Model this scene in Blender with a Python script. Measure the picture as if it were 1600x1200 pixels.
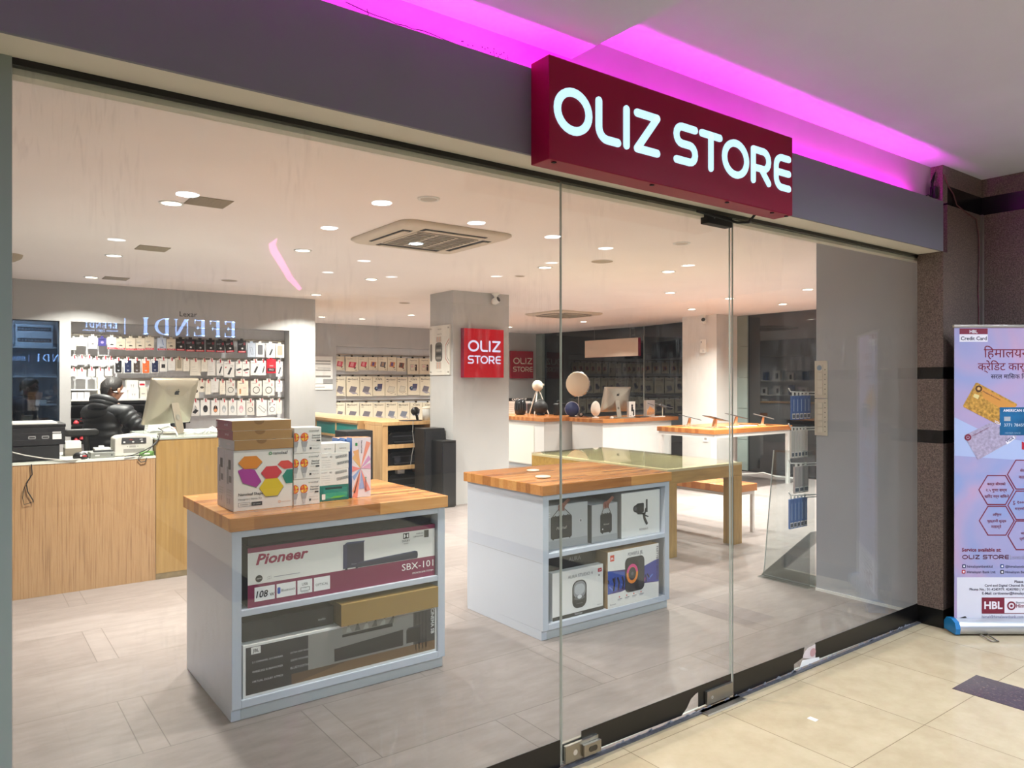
import bpy, math, random
from mathutils import Matrix, Vector
R = math.radians
SC = bpy.context.scene
COL = SC.collection
random.seed(7)
for o in list(bpy.data.objects):
    bpy.data.objects.remove(o, do_unlink=True)

# ------------------------------------------------------------------ camera
cam = bpy.data.cameras.new('camera')
cam.sensor_width = 36.0
cam.lens = 26.1
cam.shift_y = -3.0 / 1600.0
cam.clip_start = 0.02
co = bpy.data.objects.new('camera', cam)
co.location = (0.0, -2.2, 1.5)
co.rotation_euler = (R(90), 0, R(-36.85))
COL.objects.link(co)
SC.camera = co

# ------------------------------------------------------------------ world, view
w = bpy.data.worlds.new('night')
SC.world = w
w.use_nodes = True
w.node_tree.nodes['Background'].inputs[0].default_value = (0.045, 0.055, 0.075, 1)
w.node_tree.nodes['Background'].inputs[1].default_value = 0.25
SC.view_settings.view_transform = 'Standard'
SC.view_settings.look = 'None'
SC.view_settings.exposure = 0.05
SC.view_settings.gamma = 1.0
SC.view_settings.use_curve_mapping = False
cy = SC.cycles
cy.max_bounces = 14
cy.diffuse_bounces = 7
cy.glossy_bounces = 5
cy.transparent_max_bounces = 24
cy.caustics_reflective = False
cy.caustics_refractive = False
cy.sample_clamp_indirect = 6.0
cy.use_denoising = True
SHOP_W, MALL_W = 55.0, 18.0           # watts of a shop lamp and of a mall lamp
SHOP_C, MALL_C = (1.0, 0.95, 0.885), (0.76, 0.88, 1.0)

# ------------------------------------------------------------------ materials
def lin(c):
    if isinstance(c, str):
        c = c.lstrip('#')
        c = ''.join(x * 2 for x in c) if len(c) == 3 else c
        c = tuple(int(c[i:i + 2], 16) / 255 for i in (0, 2, 4))
        c = tuple(x / 12.92 if x <= .04045 else ((x + .055) / 1.055) ** 2.4 for x in c)
    return (c[0], c[1], c[2], 1.0)

_M = {}
def nodes(name):
    m = bpy.data.materials.new(name)
    m.use_nodes = True
    nt = m.node_tree
    return m, nt, nt.nodes, nt.nodes['Principled BSDF']

def mat(name, col='#808080', rough=.5, metal=0., spec=.5, emit=None, es=0., var=0., vs=8., bump=0., bs=40.):
    """plain procedural surface: colour with a soft noise variation and a fine bump"""
    if name in _M:
        return _M[name]
    m, nt, n, b = nodes(name)
    L = nt.links.new
    c = lin(col)
    b.inputs['Base Color'].default_value = c
    b.inputs['Roughness'].default_value = rough
    b.inputs['Metallic'].default_value = metal
    b.inputs['Specular IOR Level'].default_value = spec
    if var or bump:
        tc = n.new('ShaderNodeTexCoord')
    if var:
        no = n.new('ShaderNodeTexNoise')
        no.inputs['Scale'].default_value = vs
        no.inputs['Detail'].default_value = 5
        L(tc.outputs['Object'], no.inputs['Vector'])
        r = n.new('ShaderNodeValToRGB')
        r.color_ramp.elements[0].position = .3
        r.color_ramp.elements[1].position = .7
        r.color_ramp.elements[0].color = tuple(x * (1 - var) for x in c[:3]) + (1,)
        r.color_ramp.elements[1].color = tuple(min(1, x * (1 + var)) for x in c[:3]) + (1,)
        L(no.outputs['Fac'], r.inputs[0])
        L(r.outputs[0], b.inputs['Base Color'])
    if bump:
        nb = n.new('ShaderNodeTexNoise')
        nb.inputs['Scale'].default_value = bs
        nb.inputs['Detail'].default_value = 4
        L(tc.outputs['Object'], nb.inputs['Vector'])
        bp = n.new('ShaderNodeBump')
        bp.inputs['Strength'].default_value = bump
        bp.inputs['Distance'].default_value = .01
        L(nb.outputs['Fac'], bp.inputs['Height'])
        L(bp.outputs[0], b.inputs['Normal'])
    if emit is not None:
        b.inputs['Emission Color'].default_value = lin(emit)
        b.inputs['Emission Strength'].default_value = es
    _M[name] = m
    return m

def K(col, rough=.45):
    """printed ink or plain plastic of one colour"""
    return mat('ink ' + col, col, rough)

def math_node(n, L, op, a, b=None, c=None):
    x = n.new('ShaderNodeMath')
    x.operation = op
    for i, v in enumerate((a, b, c)):
        if v is None:
            continue
        if isinstance(v, (int, float)):
            x.inputs[i].default_value = v
        else:
            L(v, x.inputs[i])
    return x.outputs[0]

def tile_mat(name, c0, c1, joint, kind, rough, vscale, aniso=(1, 1, 1)):
    m, nt, n, b = nodes(name)
    L = nt.links.new
    mm = lambda op, a, b_=None, c_=None: math_node(n, L, op, a, b_, c_)
    tc = n.new('ShaderNodeTexCoord')
    sp = n.new('ShaderNodeSeparateXYZ')
    L(tc.outputs['Object'], sp.inputs[0])
    x, y = sp.outputs[0], sp.outputs[1]
    if kind == 'shop':          # rows of long tiles with a narrow strip tile between them
        ry = mm('DIVIDE', mm('ADD', y, 6.23), .61)
        row = mm('FLOOR', ry)
        fy = mm('MULTIPLY', mm('FRACT', ry), .61)
        ux = mm('DIVIDE', mm('ADD', x, mm('ADD', mm('MULTIPLY', row, .655), -.605)), 1.31)
        col_ = mm('FLOOR', ux)
        fx = mm('MULTIPLY', mm('FRACT', ux), 1.31)
        j1 = mm('LESS_THAN', fy, .004)
        j2 = mm('LESS_THAN', fx, .004)
        j3 = mm('LESS_THAN', mm('ABSOLUTE', mm('SUBTRACT', fx, .105)), .002)
        j = mm('MAXIMUM', j1, mm('MAXIMUM', j2, j3))
        col_ = mm('ADD', mm('MULTIPLY', col_, 2), mm('LESS_THAN', fx, .105))
    else:                       # square 60 cm tiles
        rx = mm('DIVIDE', mm('ADD', x, 30.0 - 3.29), .602)
        ry = mm('DIVIDE', mm('ADD', y, 30.685), .6)
        row, col_ = mm('FLOOR', ry), mm('FLOOR', rx)
        j = mm('MAXIMUM', mm('LESS_THAN', mm('FRACT', rx), .006), mm('LESS_THAN', mm('FRACT', ry), .006))
    cb = n.new('ShaderNodeCombineXYZ')
    L(row, cb.inputs[0]); L(col_, cb.inputs[1])
    wn = n.new('ShaderNodeTexWhiteNoise')
    L(cb.outputs[0], wn.inputs['Vector'])
    mp = n.new('ShaderNodeMapping')
    mp.inputs['Scale'].default_value = aniso
    L(tc.outputs['Object'], mp.inputs[0])
    no = n.new('ShaderNodeTexNoise')
    no.inputs['Scale'].default_value = vscale
    no.inputs['Detail'].default_value = 8
    no.inputs['Roughness'].default_value = .65
    L(mp.outputs[0], no.inputs['Vector'])
    f = mm('ADD', mm('MULTIPLY', no.outputs['Fac'], .8), mm('MULTIPLY', wn.outputs['Value'], .2))
    r = n.new('ShaderNodeValToRGB')
    r.color_ramp.elements[0].position, r.color_ramp.elements[1].position = .3, .72
    r.color_ramp.elements[0].color, r.color_ramp.elements[1].color = lin(c0), lin(c1)
    L(f, r.inputs[0])
    mx = n.new('ShaderNodeMix')
    mx.data_type = 'RGBA'
    L(j, mx.inputs[0]); L(r.outputs[0], mx.inputs[6])
    mx.inputs[7].default_value = lin(joint)
    L(mx.outputs[2], b.inputs['Base Color'])
    b.inputs['Roughness'].default_value = rough
    b.inputs['Specular IOR Level'].default_value = .06 if kind == 'mall' else .4
    _M[name] = m
    return m

def wood_mat(name, stops, axis, strip=0.0, scale=(3, 60, 60), rough=.3, amount=.5):
    """boards or veneer: grain drawn out along one axis, boards of their own tone when strip > 0"""
    m, nt, n, b = nodes(name)
    L = nt.links.new
    mm = lambda op, a, b_=None, c_=None: math_node(n, L, op, a, b_, c_)
    tc = n.new('ShaderNodeTexCoord')
    mp = n.new('ShaderNodeMapping')
    mp.inputs['Scale'].default_value = scale
    L(tc.outputs['Object'], mp.inputs[0])
    no = n.new('ShaderNodeTexNoise')
    no.inputs['Scale'].default_value = 1.0
    no.inputs['Detail'].default_value = 6
    no.inputs['Roughness'].default_value = .6
    L(mp.outputs[0], no.inputs['Vector'])
    f = no.outputs['Fac']
    if strip:
        sp = n.new('ShaderNodeSeparateXYZ')
        L(tc.outputs['Object'], sp.inputs[0])
        row = mm('FLOOR', mm('DIVIDE', mm('ADD', sp.outputs[1 - axis], 20.013), strip))
        w1 = n.new('ShaderNodeTexWhiteNoise'); w1.noise_dimensions = '1D'
        L(row, w1.inputs['W'])
        seg = mm('FLOOR', mm('ADD', mm('DIVIDE', sp.outputs[axis], .62), mm('MULTIPLY', w1.outputs['Value'], 7)))
        cb = n.new('ShaderNodeCombineXYZ')
        L(row, cb.inputs[0]); L(seg, cb.inputs[1])
        w2 = n.new('ShaderNodeTexWhiteNoise')
        L(cb.outputs[0], w2.inputs['Vector'])
        f = mm('ADD', mm('MULTIPLY', f, amount), mm('MULTIPLY', w2.outputs['Value'], 1 - amount))
    r = n.new('ShaderNodeValToRGB')
    cr = r.color_ramp
    while len(cr.elements) < len(stops):
        cr.elements.new(.5)
    for e, (p, c) in zip(cr.elements, stops):
        e.position = p
        e.color = lin(c)
    L(f, r.inputs[0])
    L(r.outputs[0], b.inputs['Base Color'])
    b.inputs['Roughness'].default_value = rough
    _M[name] = m
    return m

def speckle_mat(name, stops, scale, rough):
    m, nt, n, b = nodes(name)
    L = nt.links.new
    tc = n.new('ShaderNodeTexCoord')
    vo = n.new('ShaderNodeTexNoise')
    vo.inputs['Scale'].default_value = scale
    vo.inputs['Detail'].default_value = 3
    vo.inputs['Roughness'].default_value = .8
    L(tc.outputs['Object'], vo.inputs['Vector'])
    r = n.new('ShaderNodeValToRGB')
    cr = r.color_ramp
    while len(cr.elements) < len(stops):
        cr.elements.new(.5)
    for e, (p, c) in zip(cr.elements, stops):
        e.position = p
        e.color = lin(c)
    L(vo.outputs['Fac'], r.inputs[0])
    L(r.outputs[0], b.inputs['Base Color'])
    b.inputs['Roughness'].default_value = rough
    _M[name] = m
    return m

def glass_mat(name, tint, base=.045, smear=0.0, gain=1.0):
    """flat pane: see-through with a mirror share that grows towards grazing angles"""
    m = bpy.data.materials.new(name)
    m.use_nodes = True
    nt = m.node_tree
    n = nt.nodes
    n.clear()
    L = nt.links.new
    mm = lambda op, a, b_=None, c_=None: math_node(n, L, op, a, b_, c_)
    ge = n.new('ShaderNodeNewGeometry')
    dt = n.new('ShaderNodeVectorMath'); dt.operation = 'DOT_PRODUCT'
    L(ge.outputs['Incoming'], dt.inputs[0]); L(ge.outputs['Normal'], dt.inputs[1])
    c = mm('ABSOLUTE', dt.outputs['Value'])
    p5 = mm('POWER', mm('SUBTRACT', 1.0, c), 5.0)
    fr = mm('ADD', mm('MULTIPLY', p5, (1 - base) * gain), base)
    tr = n.new('ShaderNodeBsdfTransparent'); tr.inputs[0].default_value = lin(tint)
    gl = n.new('ShaderNodeBsdfGlossy'); gl.inputs['Roughness'].default_value = 0.0
    gl.inputs[0].default_value = (1, 1, 1, 1)
    mx = n.new('ShaderNodeMixShader')
    L(fr, mx.inputs[0]); L(tr.outputs[0], mx.inputs[1]); L(gl.outputs[0], mx.inputs[2])
    out = n.new('ShaderNodeOutputMaterial')
    if smear:                   # wiped hand marks and dust on the pane
        tc = n.new('ShaderNodeTexCoord')
        n1 = n.new('ShaderNodeTexNoise'); n1.inputs['Scale'].default_value = 1.6; n1.inputs['Detail'].default_value = 3
        L(tc.outputs['Object'], n1.inputs['Vector'])
        mp = n.new('ShaderNodeMapping'); mp.inputs['Scale'].default_value = (30, 1, 4); mp.inputs['Rotation'].default_value = (0, R(35), 0)
        L(tc.outputs['Object'], mp.inputs[0])
        n2 = n.new('ShaderNodeTexNoise'); n2.inputs['Scale'].default_value = 2.0; n2.inputs['Detail'].default_value = 5
        n2.inputs['Distortion'].default_value = 1.2
        L(mp.outputs[0], n2.inputs['Vector'])
        a = mm('MAXIMUM', mm('SUBTRACT', n1.outputs['Fac'], .5), 0.0)
        b_ = mm('MAXIMUM', mm('SUBTRACT', n2.outputs['Fac'], .52), 0.0)
        k = mm('MINIMUM', mm('ADD', mm('MULTIPLY', mm('MULTIPLY', a, b_), smear * 12), smear * .05), .25)
        df = n.new('ShaderNodeBsdfDiffuse'); df.inputs[0].default_value = (.8, .8, .8, 1)
        m2 = n.new('ShaderNodeMixShader')
        L(k, m2.inputs[0]); L(mx.outputs[0], m2.inputs[1]); L(df.outputs[0], m2.inputs[2])
        L(m2.outputs[0], out.inputs[0])
    else:
        L(mx.outputs[0], out.inputs[0])
    _M[name] = m
    return m

PAINT = mat('white wall paint', '#b4b4b4', .6, var=.03, vs=3, bump=.05, bs=60)
PAINTW = mat('pillar paint', '#a6a9b0', .45, var=.04, vs=2.5)
CEIL = mat('shop ceiling paint', '#f7efec', .8, var=.02, vs=2)
MCEIL = mat('mall ceiling paint', '#cfcee0', .8, var=.04, vs=2)
FASCIA = mat('grey fascia paint', '#757581', .6, var=.03, vs=3)
SOFFIT = mat('soffit board', '#dcd7ca', .6, var=.03, vs=4)
COVE = mat('cove plaster', '#bcaeb8', .7, var=.04, vs=6)
BLACK = mat('black plastic', '#131315', .4)
SOFTBLACK = mat('matt black', '#17171a', .7)
STEEL = mat('brushed steel', '#a9a59c', .35, 1.0, var=.05, vs=20)
WMETAL = mat('white powder coat', '#e2e2e0', .4)
WHITE = mat('white plastic', '#e8e8e4', .35)
CREAM = mat('cream plastic', '#e9e0cd', .4)
LAM = mat('white laminate', '#c2cad8', .35, var=.015, vs=5)
KRAFT = mat('brown card', '#a98350', .75, var=.05, vs=12)
CARD = mat('white card', '#e9e8e5', .35)
GREYCARD = mat('grey card', '#b9bbbd', .4)
DARKGLASS = glass_mat('tinted glass', '#aab4bf', .05)
GLASS = glass_mat('clear glass', '#fbfdfb', .035, smear=.22)
WINGLASS = glass_mat('night window glass', '#39424a', .075)
ACRYL = glass_mat('clear acrylic', '#e9eeee', .05)
SMOKE = glass_mat('grey acrylic', '#b4b8b9', .06)
GLEDGE = mat('glass edge', '#c5ccc6', .3)
TABLEGLASS = glass_mat('greenish table glass', '#fafbf7', .07)
FLOOR = tile_mat('grey shop tile', '#766d6b', '#918886', '#5c5553', 'shop', .38, 5.0, (1, 3, 1))
MFLOOR = tile_mat('polished cream tile', '#b4a284', '#c7b799', '#87785f', 'mall', .09, 7.0)
BROWNTILE = speckle_mat('dark brown stone tile', [(.35, '#3a2c2a'), (.55, '#4d3d39'), (.7, '#6a5650')], 60, .15)
GRANITE = speckle_mat('speckled granite', [(.33, '#3f3533'), (.48, '#66574f'), (.6, '#7a6a62'), (.72, '#96867d')], 130, .45)
BANDBLK = mat('black granite band', '#0c0b0c', .25)
OAKTOP = wood_mat('strip wood top', [(.15, '#8f5526'), (.4, '#b97b40'), (.6, '#c98b4c'), (.85, '#dba664')], 0, .045, (3, 60, 60), .22, .45)
ORANGETOP = wood_mat('orange strip wood top', [(.15, '#8a5024'), (.4, '#ab6835'), (.65, '#bd7c44'), (.9, '#cb9058')], 0, .06, (3, 60, 60), .25, .5)
ZEBRA = wood_mat('striped veneer', [(.3, '#856444'), (.45, '#a8835c'), (.55, '#b69269'), (.72, '#98754f')], 0, 0, (110, 110, 2.2), .5)
OAKV = wood_mat('plain oak veneer', [(.25, '#94733f'), (.5, '#a5834c'), (.75, '#b29058')], 0, 0, (40, 40, 1.6), .45)
SHELFOAK = wood_mat('pale oak board', [(.25, '#b98f5e'), (.5, '#cda573'), (.75, '#d8b383')], 0, 0, (30, 30, 2), .5)
BRASSW = wood_mat('gold laminate', [(.25, '#8d6d32'), (.5, '#a4823f'), (.75, '#b8954c')], 0, 0, (4, 30, 30), .35)
ALU = mat('silver aluminium', '#b9b4a9', .34, .8)
RED = mat('dark red sign panel', '#8a0330', .45, spec=.2, var=.03, vs=4)
LETTER = mat('lit white acrylic letter', '#8a8f92', .3, emit='#c4efff', es=1.0)
REDLIT = mat('lit red acrylic face', '#a8021c', .3, spec=.3, emit='#d20018', es=.25)
LETTER2 = mat('lit lilac white letter', '#77777c', .3, emit='#e2deff', es=.9)
BLUELIT = mat('lit blue white sign letter', '#ffffff', .3, emit='#86b4ff', es=14.0)
MAGENTA = mat('magenta light strip', '#ff30ff', .4, emit=(1.0, .012, .85), es=165.0)
LENS = mat('lamp diffuser', '#ffffff', .3, emit='#fff1dd', es=12)
LENSC = mat('cool lamp diffuser', '#ffffff', .3, emit='#d8efff', es=12)
SKIN = mat('skin', '#a87b64', .55)
HAIR = mat('black hair', '#14100e', .6, bump=.4, bs=90)
PUFFER = mat('black quilted nylon', '#17191d', .55)
NAVY = mat('navy jacket cloth', '#131b33', .7)
TROUSERS = mat('dark trousers cloth', '#16161a', .8)

# ------------------------------------------------------------------ mesh builder
_TX = {}
def glyphs(s, bold, shear):
    key = (s, bold, shear)
    if key not in _TX:
        cu = bpy.data.curves.new('t', 'FONT')
        cu.body = s
        cu.resolution_u = 2
        cu.offset = bold
        cu.shear = shear
        ob = bpy.data.objects.new('t', cu)
        COL.objects.link(ob)
        dg = bpy.context.evaluated_depsgraph_get()
        me = bpy.data.meshes.new_from_object(ob.evaluated_get(dg))
        vs = [(v.co.x, v.co.y) for v in me.vertices]
        fs = [tuple(p.vertices) for p in me.polygons]
        bpy.data.objects.remove(ob, do_unlink=True)
        bpy.data.meshes.remove(me)
        bpy.data.curves.remove(cu)
        _TX[key] = (vs, fs)
    return _TX[key]

def arc(cx, cy_, r, a0, a1, n=6, ry=None):
    ry = r if ry is None else ry
    return [(cx + r * math.cos(R(a0 + (a1 - a0) * i / n)), cy_ + ry * math.sin(R(a0 + (a1 - a0) * i / n))) for i in range(n + 1)]

def rrect(x0, z0, x1, z1, r, n=5):
    return (arc(x1 - r, z1 - r, r, 0, 90, n) + arc(x0 + r, z1 - r, r, 90, 180, n) +
            arc(x0 + r, z0 + r, r, 180, 270, n) + arc(x1 - r, z0 + r, r, 270, 360, n))

class MB:
    """collects shapes, each with its material, and links them as ONE mesh object"""
    def __init__(s):
        s.v, s.f, s.mi, s.sm, s.mats, s.T = [], [], [], [], [], None
    def add(s, vs, fs, m, smooth=False):
        if m.name not in s.mats:
            s.mats.append(m.name)
        k = s.mats.index(m.name)
        o = len(s.v)
        s.v += [tuple(s.T @ Vector(p)) for p in vs] if s.T is not None else [tuple(p) for p in vs]
        for f in fs:
            s.f.append(tuple(i + o for i in f)); s.mi.append(k); s.sm.append(smooth)
    def box(s, x0, y0, z0, x1, y1, z1, m, faces=None):
        vs = [(x0, y0, z0), (x1, y0, z0), (x1, y1, z0), (x0, y1, z0), (x0, y0, z1), (x1, y0, z1), (x1, y1, z1), (x0, y1, z1)]
        fs = dict(b=(0, 3, 2, 1), t=(4, 5, 6, 7), f=(0, 1, 5, 4), r=(1, 2, 6, 5), k=(2, 3, 7, 6), l=(3, 0, 4, 7))
        for k, f in fs.items():
            s.add([vs[i] for i in f], [(0, 1, 2, 3)], (faces or {}).get(k, m))
        return s
    def solid(s, x0, y0, z0, x1, y1, z1, m):
        vs = [(x0, y0, z0), (x1, y0, z0), (x1, y1, z0), (x0, y1, z0), (x0, y0, z1), (x1, y0, z1), (x1, y1, z1), (x0, y1, z1)]
        s.add(vs, [(0, 3, 2, 1), (4, 5, 6, 7), (0, 1, 5, 4), (1, 2, 6, 5), (2, 3, 7, 6), (3, 0, 4, 7)], m)
        return s
    def prism(s, pts, y0, y1, m, side=None, smooth=False):
        """outline in x,z swept from y0 (front) to y1"""
        n = len(pts)
        s.add([(x, y0, z) for x, z in pts], [tuple(range(n))], m)
        s.add([(x, y1, z) for x, z in pts], [tuple(range(n))[::-1]], m)
        s.add([(x, y0, z) for x, z in pts] + [(x, y1, z) for x, z in pts], [(i, i + n, (i + 1) % n + n, (i + 1) % n) for i in range(n)], side or m, smooth)
        return s
    def slab(s, pts, z0, z1, m, side=None):
        """outline in x,y swept from z0 to z1"""
        n = len(pts)
        s.add([(x, y, z1) for x, y in pts], [tuple(range(n))], m)
        s.add([(x, y, z0) for x, y in pts], [tuple(range(n))[::-1]], m)
        s.add([(x, y, z0) for x, y in pts] + [(x, y, z1) for x, y in pts], [(i, (i + 1) % n, (i + 1) % n + n, i + n) for i in range(n)], side or m)
        return s
    def loft(s, rings, m, smooth=True, closed=True, caps=True):
        n = len(rings[0])
        vs = [p for r in rings for p in r]
        fs = []
        for k in range(len(rings) - 1):
            for i in range(n if closed else n - 1):
                a, b = k * n + i, k * n + (i + 1) % n
                fs.append((a, b, b + n, a + n))
        s.add(vs, fs, m, smooth)
        if caps:
            s.add(rings[0], [tuple(range(n))[::-1]], m, False)
            s.add(rings[-1], [tuple(range(n))], m, False)
        return s
    def lathe(s, prof, m, n=24, c=(0, 0, 0), sx=1., sy=1., caps=True):
        rings = [[(c[0] + sx * r * math.cos(2 * math.pi * i / n), c[1] + sy * r * math.sin(2 * math.pi * i / n), c[2] + z) for i in range(n)] for r, z in prof]
        return s.loft(rings, m, True, True, caps)
    def ball(s, c, r, m, n=20, rz=None, ry=None):
        rz = r if rz is None else rz
        k = max(6, n // 2)
        return s.lathe([(max(1e-4, r * math.sin(math.pi * i / k)), -rz * math.cos(math.pi * i / k)) for i in range(k + 1)], m, n, c, 1., (ry or r) / r, False)
    def tube(s, pts, r, m, n=8, caps=True):
        pts = [Vector(p) for p in pts]
        rings = []
        up = Vector((0, 0, 1))
        for i, p in enumerate(pts):
            d = (pts[min(i + 1, len(pts) - 1)] - pts[max(i - 1, 0)]).normalized()
            a = d.cross(up if abs(d.z) < .95 else Vector((1, 0, 0))).normalized()
            b = d.cross(a).normalized()
            rr = r[i] if isinstance(r, (list, tuple)) else r
            rings.append([tuple(p + rr * (a * math.cos(2 * math.pi * j / n) + b * math.sin(2 * math.pi * j / n))) for j in range(n)])
        return s.loft(rings, m, True, True, caps)
    # --- flat print on a front that looks towards -y
    def poly(s, pts, m, y=-.0006):
        s.add([(x, y, z) for x, z in pts], [tuple(range(len(pts)))], m)
        return s
    def rect(s, x0, z0, x1, z1, m, y=-.0006):
        return s.poly([(x0, z0), (x1, z0), (x1, z1), (x0, z1)], m, y)
    def disc(s, cx, cz, r, m, y=-.0006, ri=0., rz=None, n=24):
        k = (rz or r) / r
        o = [(cx + r * math.cos(2 * math.pi * i / n), cz + k * r * math.sin(2 * math.pi * i / n)) for i in range(n)]
        if not ri:
            return s.poly(o, m, y)
        q = [(cx + ri * math.cos(2 * math.pi * i / n), cz + k * ri * math.sin(2 * math.pi * i / n)) for i in range(n)]
        s.add([(x, y, z) for x, z in o + q], [(i, (i + 1) % n, (i + 1) % n + n, i + n) for i in range(n)], m)
        return s
    def text(s, t, x, z, m, h=None, w=None, y=-.0008, align='l', bold=0., shear=0., hmax=None):
        vs, fs = glyphs(t, bold, shear)
        if not vs:
            return s
        x0, x1 = min(p[0] for p in vs), max(p[0] for p in vs)
        k = (w / (x1 - x0)) if w else h / .7
        kz = h / .7 if (h and w) else k
        dx = {'l': 0, 'c': -(x1 - x0) * k / 2, 'r': -(x1 - x0) * k}[align]
        s.add([(x + dx + (p[0] - x0) * k, y, z + p[1] * kz) for p in vs], fs, m)
        return s
    def stroke(s, path, wd, m, y=-.001, depth=0., closed=False, side=None):
        P = [Vector((p[0], p[1])) for p in path]
        Q = [P[0]]
        for p in P[1:]:
            if (p - Q[-1]).length > 1e-6:
                Q.append(p)
        if closed and (Q[0] - Q[-1]).length < 1e-6:
            Q.pop()
        n = len(Q)
        lft, rgt = [], []
        for i, p in enumerate(Q):
            a = Q[i - 1] if (i or closed) else None
            b = Q[(i + 1) % n] if (i < n - 1 or closed) else None
            d1 = (p - a).normalized() if a is not None else (b - p).normalized()
            d2 = (b - p).normalized() if b is not None else d1
            n1, n2 = Vector((-d1.y, d1.x)), Vector((-d2.y, d2.x))
            nn = (n1 + n2)
            nn = nn.normalized() if nn.length > 1e-3 else n1
            k = min(2.2, 1 / max(.3, nn.dot(n1)))
            lft.append(p + nn * (wd / 2 * k)); rgt.append(p - nn * (wd / 2 * k))
        out = []
        if closed:
            vs = [(p.x, y, p.y) for p in lft + rgt]
            s.add(vs, [(i, i + n, (i + 1) % n + n, (i + 1) % n) for i in range(n)], m)
            loops = [lft, rgt[::-1]]
        else:
            def cap(c, d):
                a0 = math.degrees(math.atan2(d.y, d.x))
                return [Vector(q) for q in arc(c.x, c.y, wd / 2, a0 - 90, a0 + 90, 8)]
            e = cap(Q[-1], (Q[-1] - Q[-2]).normalized())
            b = cap(Q[0], (Q[0] - Q[1]).normalized())
            vs = [(p.x, y, p.y) for p in lft + rgt]
            s.add(vs, [(i, i + n, i + 1 + n, i + 1) for i in range(n - 1)], m)
            s.add([(p.x, y, p.y) for p in e], [tuple(range(len(e)))], m)
            s.add([(p.x, y, p.y) for p in b], [tuple(range(len(b)))], m)
            loops = [rgt + e[1:-1] + lft[::-1] + b[1:-1]]
        if depth:
            for lp in loops:
                k = len(lp)
                s.add([(p.x, y, p.y) for p in lp] + [(p.x, y + depth, p.y) for p in lp],
                      [(i, (i + 1) % k, (i + 1) % k + k, i + k) for i in range(k)], side or m)
        return s
    def build(s, name, parent=None, loc=(0, 0, 0), rz=0., bevel=0., seg=2, sub=0):
        me = bpy.data.meshes.new(name)
        me.from_pydata(s.v, [], s.f)
        for k in s.mats:
            me.materials.append(bpy.data.materials[k])
        me.polygons.foreach_set('material_index', s.mi)
        me.polygons.foreach_set('use_smooth', s.sm)
        me.update()
        o = bpy.data.objects.new(name, me)
        COL.objects.link(o)
        o.location = loc
        o.rotation_euler = (0, 0, rz)
        if parent is not None:
            o.parent = parent
        if bevel:
            import bmesh
            bm = bmesh.new()
            bm.from_mesh(me)
            bmesh.ops.remove_doubles(bm, verts=bm.verts, dist=1e-6)
            bm.to_mesh(me)
            bm.free()
            b = o.modifiers.new('bevel', 'BEVEL')
            b.width = bevel; b.segments = seg; b.limit_method = 'ANGLE'; b.angle_limit = R(50)
        if sub:
            q = o.modifiers.new('sub', 'SUBSURF')
            q.levels = q.render_levels = sub
        return o

def tag(o, label, cat, group=None, kind=None):
    if label: o['label'] = label
    if cat: o['category'] = cat
    if group: o['group'] = group
    if kind: o['kind'] = kind
    return o

def thing(name, label, cat, loc=(0, 0, 0), rz=0., group=None):
    o = bpy.data.objects.new(name, None)
    o.empty_display_size = .05
    COL.objects.link(o)
    o.location = loc
    o.rotation_euler = (0, 0, rz)
    return tag(o, label, cat, group)

def struct(name, mb, **k):
    o = mb.build(name, **k)
    o['kind'] = 'structure'
    return o

def dup(root, loc, rz, label, group=None):
    r = root.copy(); COL.objects.link(r)
    r.location = loc; r.rotation_euler = (0, 0, rz)
    r['label'] = label
    if group: r['group'] = group
    for ch in list(root.children):
        c = ch.copy(); COL.objects.link(c); c.parent = r
        for g in ch.children:
            d = g.copy(); COL.objects.link(d); d.parent = c
    return r

ORD = 'first second third fourth fifth sixth seventh eighth ninth tenth eleventh twelfth thirteenth fourteenth fifteenth sixteenth seventeenth eighteenth nineteenth twentieth twenty-first twenty-second twenty-third twenty-fourth twenty-fifth twenty-sixth twenty-seventh'.split()

# rounded sans letters, centre lines in a box one high
def letter(ch, wd, t):
    h, g = 1 - t, t / 2
    W = wd - t
    r = min(.26, W / 2)
    def P(l): return [(g + x, g + z) for x, z in l]
    if ch == 'O':
        return [(P(arc(W / 2, h / 2, W / 2, 0, 360, 28, h / 2)[:-1]), True)]
    if ch == 'L':
        return [(P([(0, h)] + arc(r, r, r, 180, 270) + [(W, 0)]), False)]
    if ch == 'I':
        return [(P([(W / 2, h), (W / 2, 0)]), False)]
    if ch == 'Z':
        return [(P([(0, h), (W, h)]), False), (P([(W, h), (0, 0)]), False), (P([(0, 0), (W, 0)]), False)]
    if ch == 'S':
        q = h / 4
        return [(P([(W, h)] + arc(q, h - q, q, 90, 270, 8) + arc(W - q, q, q, 90, -90, 8) + [(0, 0)]), False)]
    if ch == 'T':
        return [(P([(0, h), (W, h)]), False), (P([(W / 2, h), (W / 2, 0)]), False)]
    if ch == 'R':
        q = h * .29
        return [(P([(0, 0), (0, h)]), False), (P([(0, h), (W - q, h)] + arc(W - q, h - q, q, 90, -90, 8) + [(0, h - 2 * q)]), False), (P([(W * .5, h - 2 * q), (W, 0)]), False)]
    if ch == 'E':
        return [(P([(W, h)] + arc(r, h - r, r, 90, 180) + arc(r, r, r, 180, 270) + [(W, 0)]), False), (P([(0, h / 2), (W, h / 2)]), False)]

def shop_letter(mb, ch, x0, x1, z0, z1, m, t=.165, y=-.001, depth=0.):
    hh = z1 - z0
    for path, cl in letter(ch, (x1 - x0) / hh, t):
        mb.stroke([(x0 + x * hh, z0 + z * hh) for x, z in path], t * hh, m, y, depth, cl)

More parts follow.
